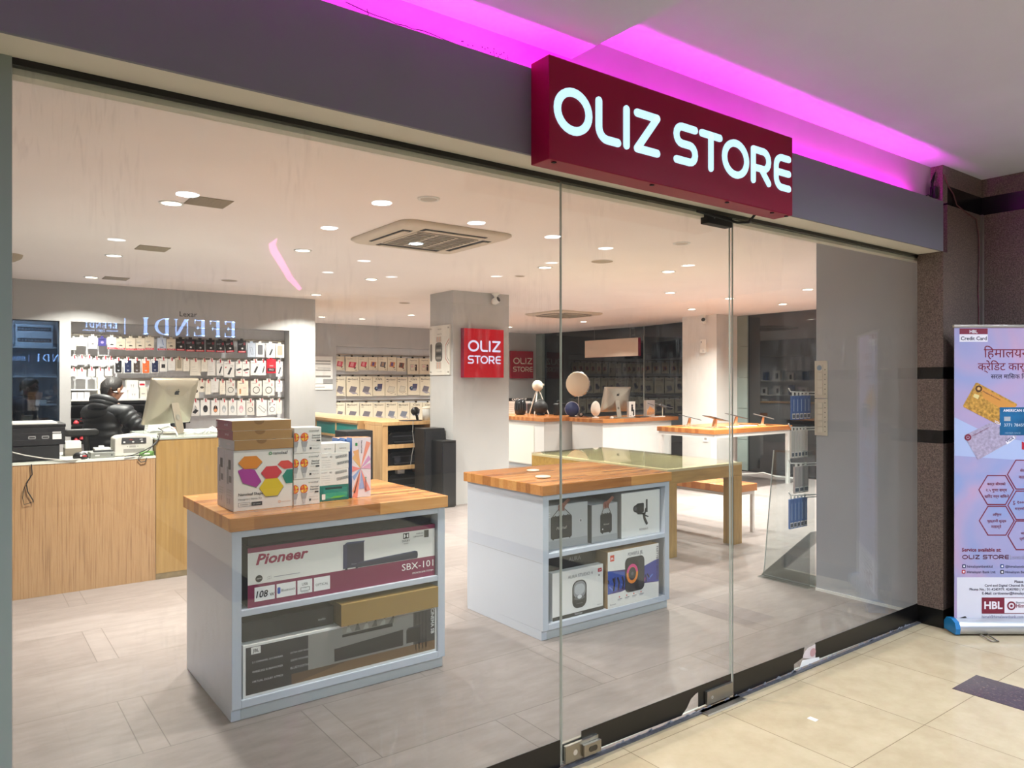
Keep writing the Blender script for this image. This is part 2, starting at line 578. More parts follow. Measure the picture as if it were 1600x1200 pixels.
WORD1 = [('O', 0, .33), ('L', .367, .602), ('I', .636, .682), ('Z', .737, 1.0)]
WORD2 = [('S', 0, .178), ('T', .194, .376), ('O', .376, .605), ('R', .628, .806), ('E', .84, 1.0)]

# ================================================================== the setting
LX, RX = -.45, 11.3                      # inner left wall, outside right
# shop floor and mall floor
struct('floor', MB().box(LX - .2, 0, -.12, RX, 11.8, 0, FLOOR))
struct('floor_mall', MB().box(-8, -9.2, -.12, 9.5, 0, 0, MFLOOR))
m = MB()
for k in (0, 1):
    m.solid(3.9 - 2.4 * k, -9.2, .0, 4.18 - 2.4 * k, -.585 - 2.4 * k, .0016, BROWNTILE)
struct('floor_mall_inlay', m)
struct('floor_outside', MB().box(11.2, -2, -.3, 22, 16, -.1, SOFTBLACK))
# ceilings
struct('ceiling', MB().box(LX - .2, .02, 2.62, RX, 11.8, 2.72, CEIL))
struct('ceiling_mall', MB().box(1.86, -9.2, 2.82, 9.5, -.09, 2.95, MCEIL))
struct('ceiling_mall_lower', MB().box(-8, -9.2, 2.72, 1.86, -.09, 2.95, MCEIL))
# front: fascia board, soffit, cove wall above
m = MB()
m.solid(-3.0, -.163, 2.295, 4.80, -.150, 2.598, FASCIA)
m.solid(-3.0, -.150, 2.312, 4.80, -.095, 2.325, FASCIA)
struct('wall_fascia', m)
struct('trim_1', MB().box(-3.0, -.1495, 2.2955, 4.8, -.0145, 2.311, SOFFIT))
struct('wall_front', MB().box(-3.0, -.09, 2.312, 5.36, .06, 2.95, COVE))
struct('trim_2', MB().box(.1, .012, 2.262, 4.97, .055, 2.312, SOFFIT))
struct('trim_3', MB().box(-1, -.014, 2.278, 4.86, .011, 2.311, BANDBLK))
# cracks in the cove plaster
m = MB()
x, z = .95, 2.655
pts = []
while x < 1.6:
    pts.append((x, z)); x += random.uniform(.02, .05); z += random.uniform(-.006, .006)
m.stroke(pts, .0022, SOFTBLACK, -.0908)
for x in (1.02, 1.5, 1.56):
    m.stroke([(x, 2.655), (x + .004, 2.640), (x - .003, 2.625)], .0022, SOFTBLACK, -.0908)
for k in range(16):
    x = 1.36 + random.random() * .22
    m.disc(x, 2.65 + random.uniform(-.02, .012), .0025, SOFTBLACK, -.0908, n=6)
struct('wall_front_cracks', m)
# left jamb of the shop front
struct('wall_left_jamb', MB().box(-3.0, -.02, 0, .110, .05, 2.295, mat('dark green grey jamb', '#88938f', .25)))
# granite pier at the right end, mall wall beyond it
BND = [(0, .112), (1.125, 1.205), (1.52, 1.592), (2.587, 2.703)]
def granite(mb, x0, y0, x1, y1):
    z = 0
    for a, b in BND:
        if a > z:
            mb.box(x0, y0, z, x1, y1, a, GRANITE)
        mb.box(x0, y0, a, x1, y1, b, BANDBLK)
        z = b
    mb.box(x0, y0, z, x1, y1, 2.82, GRANITE)
m = MB(); granite(m, 4.862, -.160, 5.5, .0)
m.solid(4.80, -.160, 2.598, 4.862, -.09, 2.82, GRANITE)
struct('wall_granite_pier', m)
m = MB(); m.solid(4.805, -.160, 0, 4.862, -.008, .112, BANDBLK)
for a, b, k in ((.112, 1.125, 0), (1.125, 1.205, 1), (1.205, 1.52, 0), (1.52, 1.592, 1), (1.592, 2.293, 0)):
    m.solid(4.805, -.160, a, 4.862, -.008, b, BANDBLK if k else GRANITE)
struct('wall_granite_return', m)
m = MB(); granite(m, 5.363, -1.3, 5.6, -.160)
struct('wall_mall_right', m)
m = MB()
m.solid(5.335, -.175, 0, 5.363, -.160, 2.587, mat('grey conduit', '#6e6660', .5))
struct('trim_4', m)
# pillar inside the shop at the right end, front wall behind the pier
struct('pillar_right', MB().box(4.97, .012, 0, 5.36, .770, 2.62, PAINTW))
struct('baseboard_right', MB().box(4.958, .012, 0, 4.97, .770, .018, WMETAL))
struct('wall_front_inner', MB().box(5.36, .70, 0, 10.9, .80, 2.62, PAINT))
struct('wall_left', MB().box(LX - .15, .05, 0, LX, 11.7, 2.62, PAINT))
# product wall with two openings
m = MB()
PY = 7.45
m.solid(LX, PY, 2.183, 3.90, PY + .24, 2.62, PAINT)
m.solid(LX, PY, 0, .12, PY + .24, 2.183, PAINT)
m.solid(.928, PY, 0, 1.038, PY + .24, 2.183, PAINT)
m.solid(.12, PY, 0, .928, PY + .24, .55, PAINT)
m.solid(3.545, PY, 0, 3.90, PY + .24, 2.183, PAINT)
m.solid(1.038, PY, 0, 3.545, PY + .24, .35, PAINT)
struct('wall_back', m)
struct('wall_back_niche', MB().box(1.038, 7.65, .35, 3.545, 7.69, 2.183, mat('slatwall grey', '#d9dbdf', .5)))
m = MB(); m.text('Lexar', 2.18, 2.30, K('#1c1c1e'), w=.20, y=PY - .003)
tag(m.build('wall_lettering'), 'small black brand lettering on the white wall above the accessory niche', 'lettering')
# side wall running back from the product wall, with its own product niche (seen in the window reflections)
m = MB()
m.solid(3.66, 7.69, 2.18, 3.90, 11.3, 2.62, PAINT)
m.solid(3.66, 7.69, 0, 3.90, 8.2, 2.18, PAINT)
m.solid(3.66, 10.9, 0, 3.90, 11.3, 2.18, PAINT)
m.solid(3.66, 8.2, 0, 3.90, 10.9, .5, PAINT)
m.solid(3.62, 8.2, .5, 3.66, 10.9, 2.18, mat('slatwall grey', '#d9dbdf', .5))
struct('wall_side', m)
# far wall with the case display niche
m = MB()
FY = 11.28
m.solid(3.66, FY, 2.19, 10.95, FY + .3, 2.62, PAINT)
m.solid(3.66, FY, 0, 5.87, FY + .3, 2.19, PAINT)
m.solid(9.75, FY, 0, 10.95, FY + .3, 2.19, PAINT)
m.solid(5.87, FY, 0, 9.75, FY + .3, .35, PAINT)
struct('wall_far', m)
struct('wall_far_niche', MB().box(5.87, 11.46, .35, 9.75, 11.5, 2.19, mat('slatwall grey', '#d9dbdf', .5)))
# back room behind the dark glass
m = MB()
BR = mat('back room wall', '#a9aeb6', .7)
m.solid(LX, 9.3, 0, 1.46, 9.4, 2.62, BR)
struct('wall_back_room', m)
struct('wall_back_room_side', MB().box(1.40, 7.69, 0, 1.46, 9.3, 2.62, BR))
# columns
struct('pillar_middle', MB().box(4.845, 5.46, 0, 5.690, 6.005, 2.62, PAINT))
struct('pillar_window', MB().box(10.05, 5.58, 0, 10.70, 6.30, 2.62, mat('white column paint', '#dcdcda', .5, var=.03, vs=3)))
# night windows on the right
def pane(name, x0, y0, x1, y1, z0=.02, z1=2.62):
    d = Vector((x1 - x0, y1 - y0, 0)); L = d.length
    g = MB(); g.solid(0, -.006, 0, L, .006, z1 - z0, WINGLASS)
    o = struct(name, g, loc=(x0, y0, z0), rz=math.atan2(d.y, d.x))
    f = MB(); f.solid(-.02, -.02, -.02, L, .02, .0, BANDBLK); f.solid(-.006, -.012, 0, .006, .012, z1 - z0, GLEDGE)
    f.build('window_frame', parent=o)
    return o
pane('window_1', 10.86, 11.27, 11.08, 8.15)
pane('window_2', 11.08, 8.15, 10.70, 6.10)
pane('window_3', 10.64, 5.58, 10.60, 3.3)
pane('window_4', 10.60, 3.3, 10.56, .8)
m = MB()
STONE = mat('grey green stone', '#7d8a86', .4, var=.08, vs=6)
for k in range(5):
    m.solid(10.60, 5.50 - .12, .02 + k * .52, 10.66, 5.585, .02 + k * .52 + .515, STONE)
    m.solid(10.80, 11.05, .02 + k * .52, 10.90, 11.28, .02 + k * .52 + .515, STONE)
struct('trim_6', m)
# rest of the mall: opposite shop front, ends
m = MB()
DK = mat('opposite shop wall', '#4b4a4e', .6)
m.solid(-8, -8.4, 0, 9.5, -8.2, 2.95, DK)
m.solid(-8.2, -9.2, 0, -8, .05, 2.95, DK)
m.solid(9.5, -9.2, 0, 9.7, .05, 2.95, DK)
m.solid(-8, .0, 0, -3.0, .1, 2.95, DK)
m.solid(5.6, -1.3, 0, 9.5, -1.2, 2.95, DK)
struct('wall_mall', m)

# ---------------------------------------------------------------- the shop front glass
def frontpane(name, x0, x1, kind='window', loc=None):
    g = MB()
    W_ = x1 - x0
    g.box(0, -.005, .012, W_, .005, 2.288, GLASS, faces=dict(l=GLEDGE, r=GLEDGE, t=GLEDGE, b=GLEDGE))
    o = struct(name, g, loc=loc or (x0, 0, 0))
    return o
FILM = mat('black skirting film', '#0b0a0c', .3)
w1 = frontpane('window_5', .112, 1.884)
f = MB(); f.prism([(.0, .006), (1.764, .006), (1.764, .113), (.0, .113)], -.0085, -.0065, FILM)
f.build('skirting_film', parent=w1)
d1 = frontpane('door_1', 1.890, 2.952)
d1.rotation_euler = (R(-.10), 0, R(.35))
f = MB()
# film on the door with its torn lower corner
f.prism([(.098, .085), (.16, .085), (.16, .02), (.70, .012), (.735, .035), (.765, .07), (.80, .085), (.818, .088), (.818, .02), (1.058, .02), (1.058, .115), (.098, .115)], -.0085, -.0065, FILM)
f.build('skirting_film', parent=d1)
f = MB(); f.solid(.004, -.020, .014, .180, -.0066, .083, STEEL); f.solid(.004, .0066, .014, .180, .020, .083, STEEL)
f.disc(.055, .048, .011, mat('pale steel', '#d8d5cc', .3, .6), -.0206)
pf = f.build('patch_fitting', parent=d1, bevel=.002)
f = MB(); f.solid(.090, -.034, .022, .182, -.0205, .068, STEEL); f.prism(rrect(.115, .034, .160, .056, .010), -.036, -.034, mat('lock face', '#5a564f', .4, .8))
f.build('lock', parent=pf, bevel=.002)
f = MB(); f.solid(.865, -.022, .018, 1.056, -.0066, .080, mat('dull steel', '#9a948a', .38, .85)); f.disc(.90, .048, .007, K('#d0cdc6'), -.0226, ri=.004)
f.build('patch_fitting', parent=d1, bevel=.002)
f = MB(); f.solid(.875, -.022, 2.232, 1.056, .022, 2.284, SOFTBLACK); f.disc(.92, 2.262, .006, K('#55555a'), -.0226)
f.build('patch_fitting', parent=d1, bevel=.002)
w2 = frontpane('window_6', 2.960, 4.846)
f = MB()
f.prism([(.0, .006), (.50, .012), (.50, .045), (.58, .060), (.595, .112), (.0, .112)], -.0085, -.0065, FILM)
f.prism([(.70, .030), (.76, .022), (1.884, .006), (1.884, .118), (.70, .113)], -.0085, -.0065, FILM)
f.build('skirting_film', parent=w2)
f = MB(); f.prism([(.58, .058), (.70, .028), (.74, .03), (.745, .085), (.70, .105), (.63, .10), (.60, .085)], -.0080, -.0064, mat('torn white backing', '#cfc3c3', .6))
f.disc(.675, .068, .028, K('#b98f92'), -.0086, rz=.022)
f.prism([(.55, .014), (.735, .014), (.735, .030), (.575, .048)], -.0094, -.0086, K('#e8e8e8'))
f.build('torn_film', parent=w2)
m = MB()
m.solid(.112, -.030, 0, 4.86, -.010, .006, mat('grey sealant', '#55555a', .6, var=.3, vs=30, bump=.5, bs=60))
for k in range(60):
    x = 2.0 + random.random() * 2.7
    m.prism([(x, .004), (x + random.uniform(.02, .06), .004), (x + random.uniform(.02, .04), .004 + random.uniform(.004, .014))], -.0135, -.0087, mat('peeling film edge', '#85858c', .6))
struct('trim_7', m)
t = thing('floor_hinge_cover', 'steel floor hinge cover plate under the glass door', 'cover plate', (2.70, -.062, 0))
m = MB(); m.solid(0, 0, 0, .285, .085, .006, mat('dull steel', '#9a948a', .38, .85)); m.build('plate', t, bevel=.002)
m = MB(); m.solid(0, -.003, 0, .285, 0, .007, mat('pale steel', '#d8d5cc', .3, .6)); m.build('edge_strip', t)
tag(MB().prism([(-.011, 0), (.010, 0), (.014, .002), (-.008, .002)], -.02, .02, K('#efece6')).build('paper_scrap', loc=(3.05, -.36, 0)), 'small scrap of white paper lying on the cream mall floor', 'paper')

# ---------------------------------------------------------------- illuminated shop sign
t = thing('shop_sign', 'dark red box sign with lit white letters above the glass shop front', 'sign', (1.609, -.262, 2.257))
m = MB(); m.solid(0, 0, 0, 1.440, .099, .355, RED)
m.build('sign_box', t, bevel=.003)
m = MB()
for ch, x0, x1 in [('O', 1.629, 1.804), ('L', 1.823, 1.947), ('I', 1.962, 1.992), ('Z', 2.018, 2.157), ('S', 2.238, 2.379), ('T', 2.391, 2.535), ('O', 2.537, 2.716), ('R', 2.734, 2.875), ('E', 2.902, 3.028)]:
    q = MB()
    shop_letter(q, ch, x0 - 1.609, x1 - 1.609, .100, .262, LETTER, .18, -.006, .0055)
    q.build('sign_letter', t)
for x in (.03, .52, .98, 1.3, 1.41):
    m = MB(); m.solid(x, .012, -.004, x + .014, .024, .0, SOFTBLACK); m.build('fixing_screw', t)
m = MB()
m.tube([(2.90, -.17, 2.262), (2.92, -.12, 2.235), (2.90, -.07, 2.240), (2.80, -.03, 2.262), (2.68, -.018, 2.272)], .006, SOFTBLACK, 6)
tag(m.build('sign_cable'), 'thin black cable looping from under the red sign to the glass', 'cable')
t = thing('light_strip', 'magenta light strip hidden on top of the grey fascia', 'light strip', (-2.6, -.122, 2.545))
m = MB(); m.solid(0, -.006, 0, 7.1, .006, .004, MAGENTA); m.build('led_band', t)
m = MB(); m.solid(0, -.010, -.004, 7.1, .010, 0, WMETAL); m.build('channel', t)
t = thing('cable_bundle', 'tangle of black cables on the ledge at the pink right corner', 'cable', (4.72, -.13, 2.598))
m = MB()
for k in range(5):
    a = k * 1.3
    m.tube([(-.02 + .01 * k, .02, -.03), (.01 + .02 * math.sin(a), .0, .05), (.03 + .015 * math.cos(a), .01, .12), (.05, .0 + .004 * k, .18 - .01 * k)], .004, SOFTBLACK, 6)
m.tube([(-.16, -.02, -.01), (-.11, -.03, .012), (-.06, -.03, .0), (-.03, -.03, -.015)], .003, SOFTBLACK, 6)
m.build('cable', t)
m = MB(); m.solid(.02, -.012, .02, .06, .020, .09, SOFTBLACK); m.build('power_adapter', t, bevel=.003)
m = MB()
pts = [(4.80, -.165, 2.76), (4.86, -.166, 2.70), (4.93, -.167, 2.66), (4.98, -.166, 2.60), (5.10, -.166, 2.575), (5.26, -.166, 2.55), (5.30, -.166, 2.45), (5.305, -.166, 2.30), (5.29, -.166, 2.1), (5.30, -.166, 1.95), (5.29, -.166, 1.7), (5.30, -.166, 1.2)]
m.tube(pts, .0035, mat('dull red wire', '#5d2f33', .5), 6)
tag(m.build('wall_wire'), 'thin dull red wire hanging down the granite wall corner', 'wire')

# ---------------------------------------------------------------- lamps
def area(parent, r, watts, col, z, spread):
    l = bpy.data.lights.new('lamp_light', 'AREA')
    l.shape = 'DISK'; l.size = 2 * r; l.energy = watts; l.color = col; l.spread = R(spread)
    o = bpy.data.objects.new('lamp_light', l); COL.objects.link(o)
    o.location = (0, 0, z); o.parent = parent
    return o
def downlight(x, y, z, label, group, r=.055, watts=SHOP_W, col=SHOP_C, lens=LENS, spread=128, on=True):
    t = thing('recessed_downlight', label, 'ceiling light', (x, y, z), 0, group)
    m = MB(); m.lathe([(r, -.001), (r + .004, -.007), (r + .018, -.006), (r + .021, -.0005)], WMETAL, 24, caps=False); m.build('trim_ring', t)
    m = MB(); m.lathe([(r + .001, -.0045), (r * .5, -.0048), (.0005, -.005)], lens if on else mat('unlit lens', '#b5aea3', .4), 24, caps=False); m.build('lens', t)
    if on:
        area(t, r * .95, watts, col, -.009, spread)
    return t
SHOPL = [(1.08, 2.79, 'nearest the glass, left of the large ceiling air conditioner'), (1.12, 5.16, 'above the till counter, beside the small grille'), (1.16, 6.83, 'closest to the wall of phone accessories, far left'),
         (2.36, 3.91, 'in front of the pink streak, left of the air conditioner'), (3.62, 5.18, 'in the middle between air conditioner and wall'), (3.69, 6.90, 'by the right end of the accessory wall'),
         (5.03, 9.95, 'left one of the pair before the far case wall'), (5.75, 9.89, 'right one of the pair before the far case wall'), (6.08, 8.71, 'left of the middle column, before the case wall'),
         (5.77, 2.86, 'right of the door joint, near the middle of the ceiling'), (7.15, 4.04, 'above the far end of the glass table'), (8.23, 2.83, 'right end of the ceiling beside the pillar edge'),
         (9.49, 3.99, 'farthest right, close to the dark window'), (9.04, 5.26, 'before the window column'), (8.27, 3.99, 'above the high wooden table'),
         (6.98, 8.07, 'added one just right of the middle column under the far unit'), (7.9, 9.5, 'added one third back beside the far air conditioner'), (9.0, 9.9, 'added one farthest back beside the red wall sign'), (9.3, 8.0, 'added one before the hanging panel'), (4.6, 3.4, 'added one right of the air conditioner')]  # this last row: further lamps added to even out the shop light
for x, y, s in SHOPL:
    downlight(x, y, 2.62, 'lit downlight, ' + s, 'shop downlights', watts=SHOP_W * (.8 if y > 6.5 else 1.3 if y < 4.2 else 1.0))
for x, y in ((2.3, .85), (7.0, 1.6), (9.4, 2.0)):  # unseen lamps added to brighten the front of the shop
    downlight(x, y, 2.62, 'added lit downlight of the shop ceiling, unseen right behind the shop front', 'added downlights by the shop front', watts=SHOP_W * .6)
MALLL = [(2.50, 2.73), (3.44, 2.88), (2.55, 3.80), (3.55, 5.21), (3.57, 6.25), (4.36, 6.13), (5.38, 5.30), (4.32, 2.95), (5.26, 4.09), (5.11, 3.0), (4.12, 1.77), (4.90, 1.78), (3.36, 1.70), (3.5, 3.99), (1.2, 2.9), (1.1, 4.9), (-.8, 3.2), (-2.6, 3.0), (6.6, 3.2), (-1.3, 1.5), (-.9, 2.4)]  # last two are unseen lamps added to brighten the cabinet fronts
for x, y in MALLL:
    downlight(x, -y, 2.82 if x > 1.86 else 2.72, 'cool white downlight of the mall ceiling', 'mall downlights', .07, MALL_W, MALL_C, LENSC, 160)
for x, y, s in ((2.31, 1.73, 'above the air conditioner, nearest the glass'), (4.685, 1.77, 'right of the door joint near the top rail')):
    downlight(x, y, 2.62, 'unlit round ceiling spotlight, ' + s, None, .05, on=False)
for x, y, r, s in ((2.41, 6.2, .085, 'left of the middle column'), (4.79, 2.80, .10, 'right of the large air conditioner'), (4.76, 4.01, .05, 'above the middle column'), (5.07, 7.09, .075, 'behind the lit lamps left of the column')):
    t = thing('ceiling_speaker', 'flat round ceiling speaker, ' + s, 'ceiling speaker', (x, y, 2.62))
    m = MB(); m.lathe([(r, -.0005), (r, -.005), (r - .008, -.007), (.0005, -.006)], mat('beige speaker mesh', '#a89a86', .7), 28, caps=False); m.build('grille', t)
    m = MB(); m.lathe([(r + .006, -.0004), (r + .006, -.004), (r, -.006), (r, -.001)], CEIL, 28, caps=False); m.build('rim', t)
for x, y, wd, dp, s in ((1.26, 2.63, .24, .24, 'largest and nearest of the three'), (1.32, 4.58, .24, .24, 'middle of the three'), (1.385, 6.78, .24, .24, 'farthest of the three, by the accessory wall')):
    t = thing('ceiling_grille', 'square ceiling grille beside a downlight, ' + s, 'grille', (x, y, 2.62))
    m = MB()
    for k in range(12):
        m.solid(-wd / 2 + .004, -dp / 2 + k * dp / 12, -.006, wd / 2 - .004, -dp / 2 + (k + .6) * dp / 12, -.001, mat('beige grille', '#a39682', .7))
    m.build('slats', t)
    m = MB(); m.solid(-wd / 2, -dp / 2, -.002, wd / 2, dp / 2, -.0005, mat('grille shade', '#8d8272', .8)); m.build('backing', t)
tag(MB().lathe([(.12, 0), (.11, -.03), (.06, -.06), (.001, -.07)], mat('beige speaker mesh', '#a89a86', .7), 24, caps=False).build('ceiling_dome', loc=(.36, 5.66, 2.62)), 'beige dome on the ceiling at the left edge of the shop window', 'dome')

def ac_unit(x, y, rz, s, label):
    t = thing('ceiling_air_conditioner', label, 'air conditioner', (x, y, 2.62), rz, 'ceiling air conditioners')
    ACW = mat('warm white plastic', '#cfc3b2', .5)
    m = MB()
    def sq(h, r): return [(a, b) for a, b in rrect(-h, -h, h, h, r, 6)]
    rings = [[(a, b, z) for a, b in sq(h, r)] for h, r, z in ((.475, .10, -.001), (.478, .10, -.012), (.455, .09, -.028), (.43, .05, -.034))]
    m.loft(rings, ACW, True, True, False)
    o_, i_ = sq(.43, .05), sq(.265, .02)
    m.add([(a, b, -.034) for a, b in o_] + [(a, b, -.034) for a, b in i_], [(k, (k + 1) % len(o_), (k + 1) % len(o_) + len(o_), k + len(o_)) for k in range(len(o_))], ACW)
    m.build('panel', t)
    for k in range(4):
        v = MB()
        v.T = Matrix.Rotation(k * math.pi / 2, 4, 'Z')
        v.solid(-.27, -.385, -.037, .27, -.305, -.0345, SOFTBLACK)
        ao = v.build('air_outlet', t)
        v = MB(); v.T = Matrix.Rotation(k * math.pi / 2, 4, 'Z')
        v.solid(-.255, -.372, -.046, .255, -.325, -.0375, ACW)
        v.build('louvre', ao, bevel=.004)
    m = MB()
    m.solid(-.265, -.265, -.033, .265, .265, -.030, SOFTBLACK)
    for k in range(11):
        a = -.262 + k * .0524
        m.solid(-.262, a - .011, -.040, .262, a + .011, -.034, mat('ac grille', '#a39b8c', .5))
    for a in (-.262, -.087, .087, .262):
        m.solid(a - .006, -.262, -.042, a + .006, .262, -.034, ACW)
    m.build('intake_grille', t)
    return t
ac_unit(2.93, 2.76, 0, 1, 'square ceiling cassette air conditioner, the near one close to the glass')
ac_unit(7.95, 7.0, 0, 1, 'square ceiling cassette air conditioner, the far one behind the middle column')

def camera_dome(x, y, z, rz, label):
    t = thing('security_camera', label, 'camera', (x, y, z), rz)
    m = MB(); m.lathe([(.05, 0), (.05, -.018), (.03, -.03), (.016, -.055), (.016, -.07)], WHITE, 20); m.build('mount', t)
    m = MB(); m.T = Matrix.Translation((0, 0, -.10)) @ Matrix.Rotation(R(68), 4, 'X')
    m.lathe([(.024, -.05), (.040, -.03), (.043, .0), (.042, .03), (.036, .048)], WHITE, 20); cb = m.build('body', t)
    m = MB(); m.T = Matrix.Translation((0, 0, -.10)) @ Matrix.Rotation(R(68), 4, 'X')
    m.lathe([(.034, .0485), (.030, .0535), (.012, .056), (.0005, .0565)], BLACK, 20, caps=False); m.build('lens', cb)
camera_dome(5.43, 5.39, 2.62, R(20), 'white security camera with black lens on the middle column')
camera_dome(9.97, 5.78, 2.62, R(-60), 'white security camera on the ceiling beside the window column')

# ---------------------------------------------------------------- square signs
t = thing('wall_sign', 'square lit bright red sign with white letters on the middle column', 'sign', (4.955, 5.385, 1.555))
m = MB(); m.box(0, 0, 0, .60, .075, .605, RED, faces=dict(f=REDLIT)); m.build('sign_box', t, bevel=.004)
for wds, z0, z1, x0, wdt in ((WORD1, .320, .460, .058, .49), (WORD2, .172, .272, .055, .495)):
    for ch, a, b in wds:
        q = MB(); shop_letter(q, ch, x0 + a * wdt, x0 + b * wdt, z0, z1, LETTER2, .17, -.004, .0035); q.build('sign_letter', t)
t = thing('wall_sign', 'square unlit dark red sign with cream letters on the far wall', 'sign', (10.03, 11.215, 1.585))
m = MB(); m.box(0, 0, 0, .64, .06, .62, mat('matt red panel', '#a51230', .45)); m.build('sign_box', t, bevel=.004)
for wds, z0, z1, x0, wdt in ((WORD1, .325, .470, .06, .545), (WORD2, .15, .265, .055, .56)):
    for ch, a, b in wds:
        q = MB(); shop_letter(q, ch, x0 + a * wdt, x0 + b * wdt, z0, z1, CREAM, .16, -.004, .0035); q.build('sign_letter', t)
t = thing('hanging_sign', 'blank beige back of a red box sign hung before the dark window', 'sign', (10.35, 8.37, 2.0))
m = MB(); m.box(0, -.745, 0, .075, .745, .345, RED, faces=dict(l=mat('beige panel', '#d9c5b3', .5))); m.build('sign_box', t, bevel=.003)
for y in (-.5, .5):
    m = MB(); m.tube([(.04, y, .345), (.04, y, .62)], .002, STEEL, 5); m.build('hanging_wire', t)
# watch poster on the column side, poster on the wall left of the far niche
t = thing('watch_poster', 'pale poster of a smart watch on the left side of the middle column', 'poster', (4.845, 5.985, 1.59), R(-90))
m = MB(); m.box(.0, -.018, 0, .475, 0, .615, K('#d9d6ce'))
yy = -.0186
m.prism(rrect(.135, .165, .305, .405, .055), yy - .001, yy, K('#55534f'))
for k in range(4):
    m.prism(rrect(.16, .195 + k * .048, .28, .225 + k * .048, .012), yy - .002, yy - .001, K('#2c2a28' if k % 2 else '#8b867e'))
for k in range(5):
    m.rect(.155 + k * .026, .075, .175 + k * .026, .16, K('#c89a86' if k % 2 else '#b3aaa0'), yy)
    m.rect(.155 + k * .026, .41, .175 + k * .026, .475, K('#c89a86' if k % 2 else '#b3aaa0'), yy)
m.prism(rrect(.015, .17, .06, .39, .02), yy - .001, yy, K('#6d6862'))
m.stroke([(.46, .44), (.38, .36), (.38, .20), (.46, .13)], .010, K('#b0584c'), yy)
m.stroke([(.46, .40), (.41, .35), (.41, .22), (.46, .17)], .008, K('#6d6862'), yy)
m.text('WATCH', .235, .56, K('#4a4844'), h=.016, y=yy, align='c')
m.text('ALWAYS ON', .235, .50, K('#4a4844'), h=.014, y=yy, align='c')
m.text('ALL DAY POWER', .235, .035, K('#6a6862'), h=.010, y=yy, align='c')
m.build('board', t)
for x in (.03, .445):
    for z in (.035, .58):
        m = MB(); m.prism([(x + p, z + q) for p, q in arc(0, 0, .011, 0, 330, 11)], -.023, -.0182, STEEL); m.build('corner_stud', t)
t = thing('wall_poster', 'white printed board on the wall left of the far case display', 'poster', (5.30, 11.28, 1.47))
m = MB(); m.box(0, -.015, 0, .49, 0, .52, CARD)
for z, wd_, h_ in ((.42, .30, .02), (.365, .33, .02), (.29, .26, .012), (.245, .30, .022), (.12, .30, .035)):
    m.rect(.45 - wd_, z, .45, z + h_, K('#8b8a86'), -.0156)
m.rect(.30, .0, .49, .09, K('#9a9a9a'), -.0156)
m.build('board', t)
m = MB(); m.box(0, -.02, -.115, .49, 0, -.01, CARD); m.rect(.08, -.075, .33, -.06, K('#a8a7a2'), -.0206); m.build('caption_strip', t)
# switch plates on the right pillar
for k, (z0, z1, rows, s) in enumerate(((1.385, 1.652, 4, 'upper'), (1.118, 1.380, 5, 'lower'))):
    t = thing('switch_plate', s + ' of two cream switch plates on the edge of the white pillar', 'light switch', (4.97, .778, z0), R(-90))
    H_ = z1 - z0
    m = MB(); m.solid(0, -.008, 0, .097, 0, H_, mat('cream switch plate', '#cfc8b8', .4))
    for j in range(rows + 2):
        m.rect(.076, H_ * .1 + j * H_ * .13, .084, H_ * .1 + j * H_ * .13 + .006, K('#4a4640'), -.0086)
    m.build('plate', t)
    for j in range(rows):
        m = MB(); a = H_ * (.08 + .84 * j / rows)
        m.solid(.026, -.013, a, .063, -.008, a + H_ * .84 / rows - .006, mat('cream rocker', '#dad3c4', .35)); m.build('rocker', t, bevel=.002)
    if k == 0:
        m = MB(); m.disc(.040, H_ - .05, .019, K('#7c93a8'), -.0145, n=20); m.build('round_dimmer', t)
# opposite shop sign (mirrored in the glass)
t = thing('opposite_shop_sign', 'blue white lit serif sign of the shop opposite, mirrored in the glass', 'sign', (2.99, -8.0, 2.10), R(180))
SERIF = {
 'E': (.62, [(0, 0, .17, 1)], [(0, .955, .58, 1), (0, .49, .42, .53), (0, 0, .60, .045), (.54, .78, .58, 1), (.56, 0, .61, .25), (.38, .40, .42, .62)]),
 'F': (.58, [(0, 0, .17, 1)], [(0, .955, .56, 1), (0, .47, .42, .51), (-.05, 0, .24, .04), (.52, .76, .56, 1), (.38, .38, .42, .60)]),
 'I': (.30, [(.06, 0, .23, 1)], [(0, 0, .29, .04), (0, .96, .29, 1)])}
def serif(mb, ch, x, z, h, m_):
    if ch in SERIF:
        wd, a, b = SERIF[ch]
        for r in a + b:
            mb.solid(x + r[0] * h, -.02, z + r[1] * h, x + r[2] * h, 0, z + r[3] * h, m_)
        return wd
    if ch == 'N':
        mb.solid(x + .04 * h, -.02, z, x + .08 * h, 0, z + h, m_); mb.solid(x + .70 * h, -.02, z, x + .74 * h, 0, z + h, m_)
        mb.prism([(x + .04 * h, z + h), (x + .22 * h, z + h), (x + .74 * h, z), (x + .58 * h, z)], -.02, 0, m_)
        mb.solid(x - .03 * h, -.02, z, x + .15 * h, 0, z + .035 * h, m_); mb.solid(x + .62 * h, -.02, z + .965 * h, x + .81 * h, 0, z + h, m_)
        return .80
    if ch == 'D':
        mb.solid(x + .04 * h, -.02, z, x + .20 * h, 0, z + h, m_)
        o_ = arc(x + .22 * h, z + .5 * h, .58 * h, 90, -90, 12, .5 * h)
        i_ = arc(x + .22 * h, z + .5 * h, .42 * h, 90, -90, 12, .455 * h)
        n_ = len(o_)
        for y in (-.02, 0):
            mb.add([(p, y, q) for p, q in o_ + i_], [(k, k + 1, k + 1 + n_, k + n_) for k in range(n_ - 1)], m_)
        mb.solid(x, -.02, z, x + .25 * h, 0, z + .04 * h, m_); mb.solid(x, -.02, z + .96 * h, x + .25 * h, 0, z + h, m_)
        return .84
x = 0.0
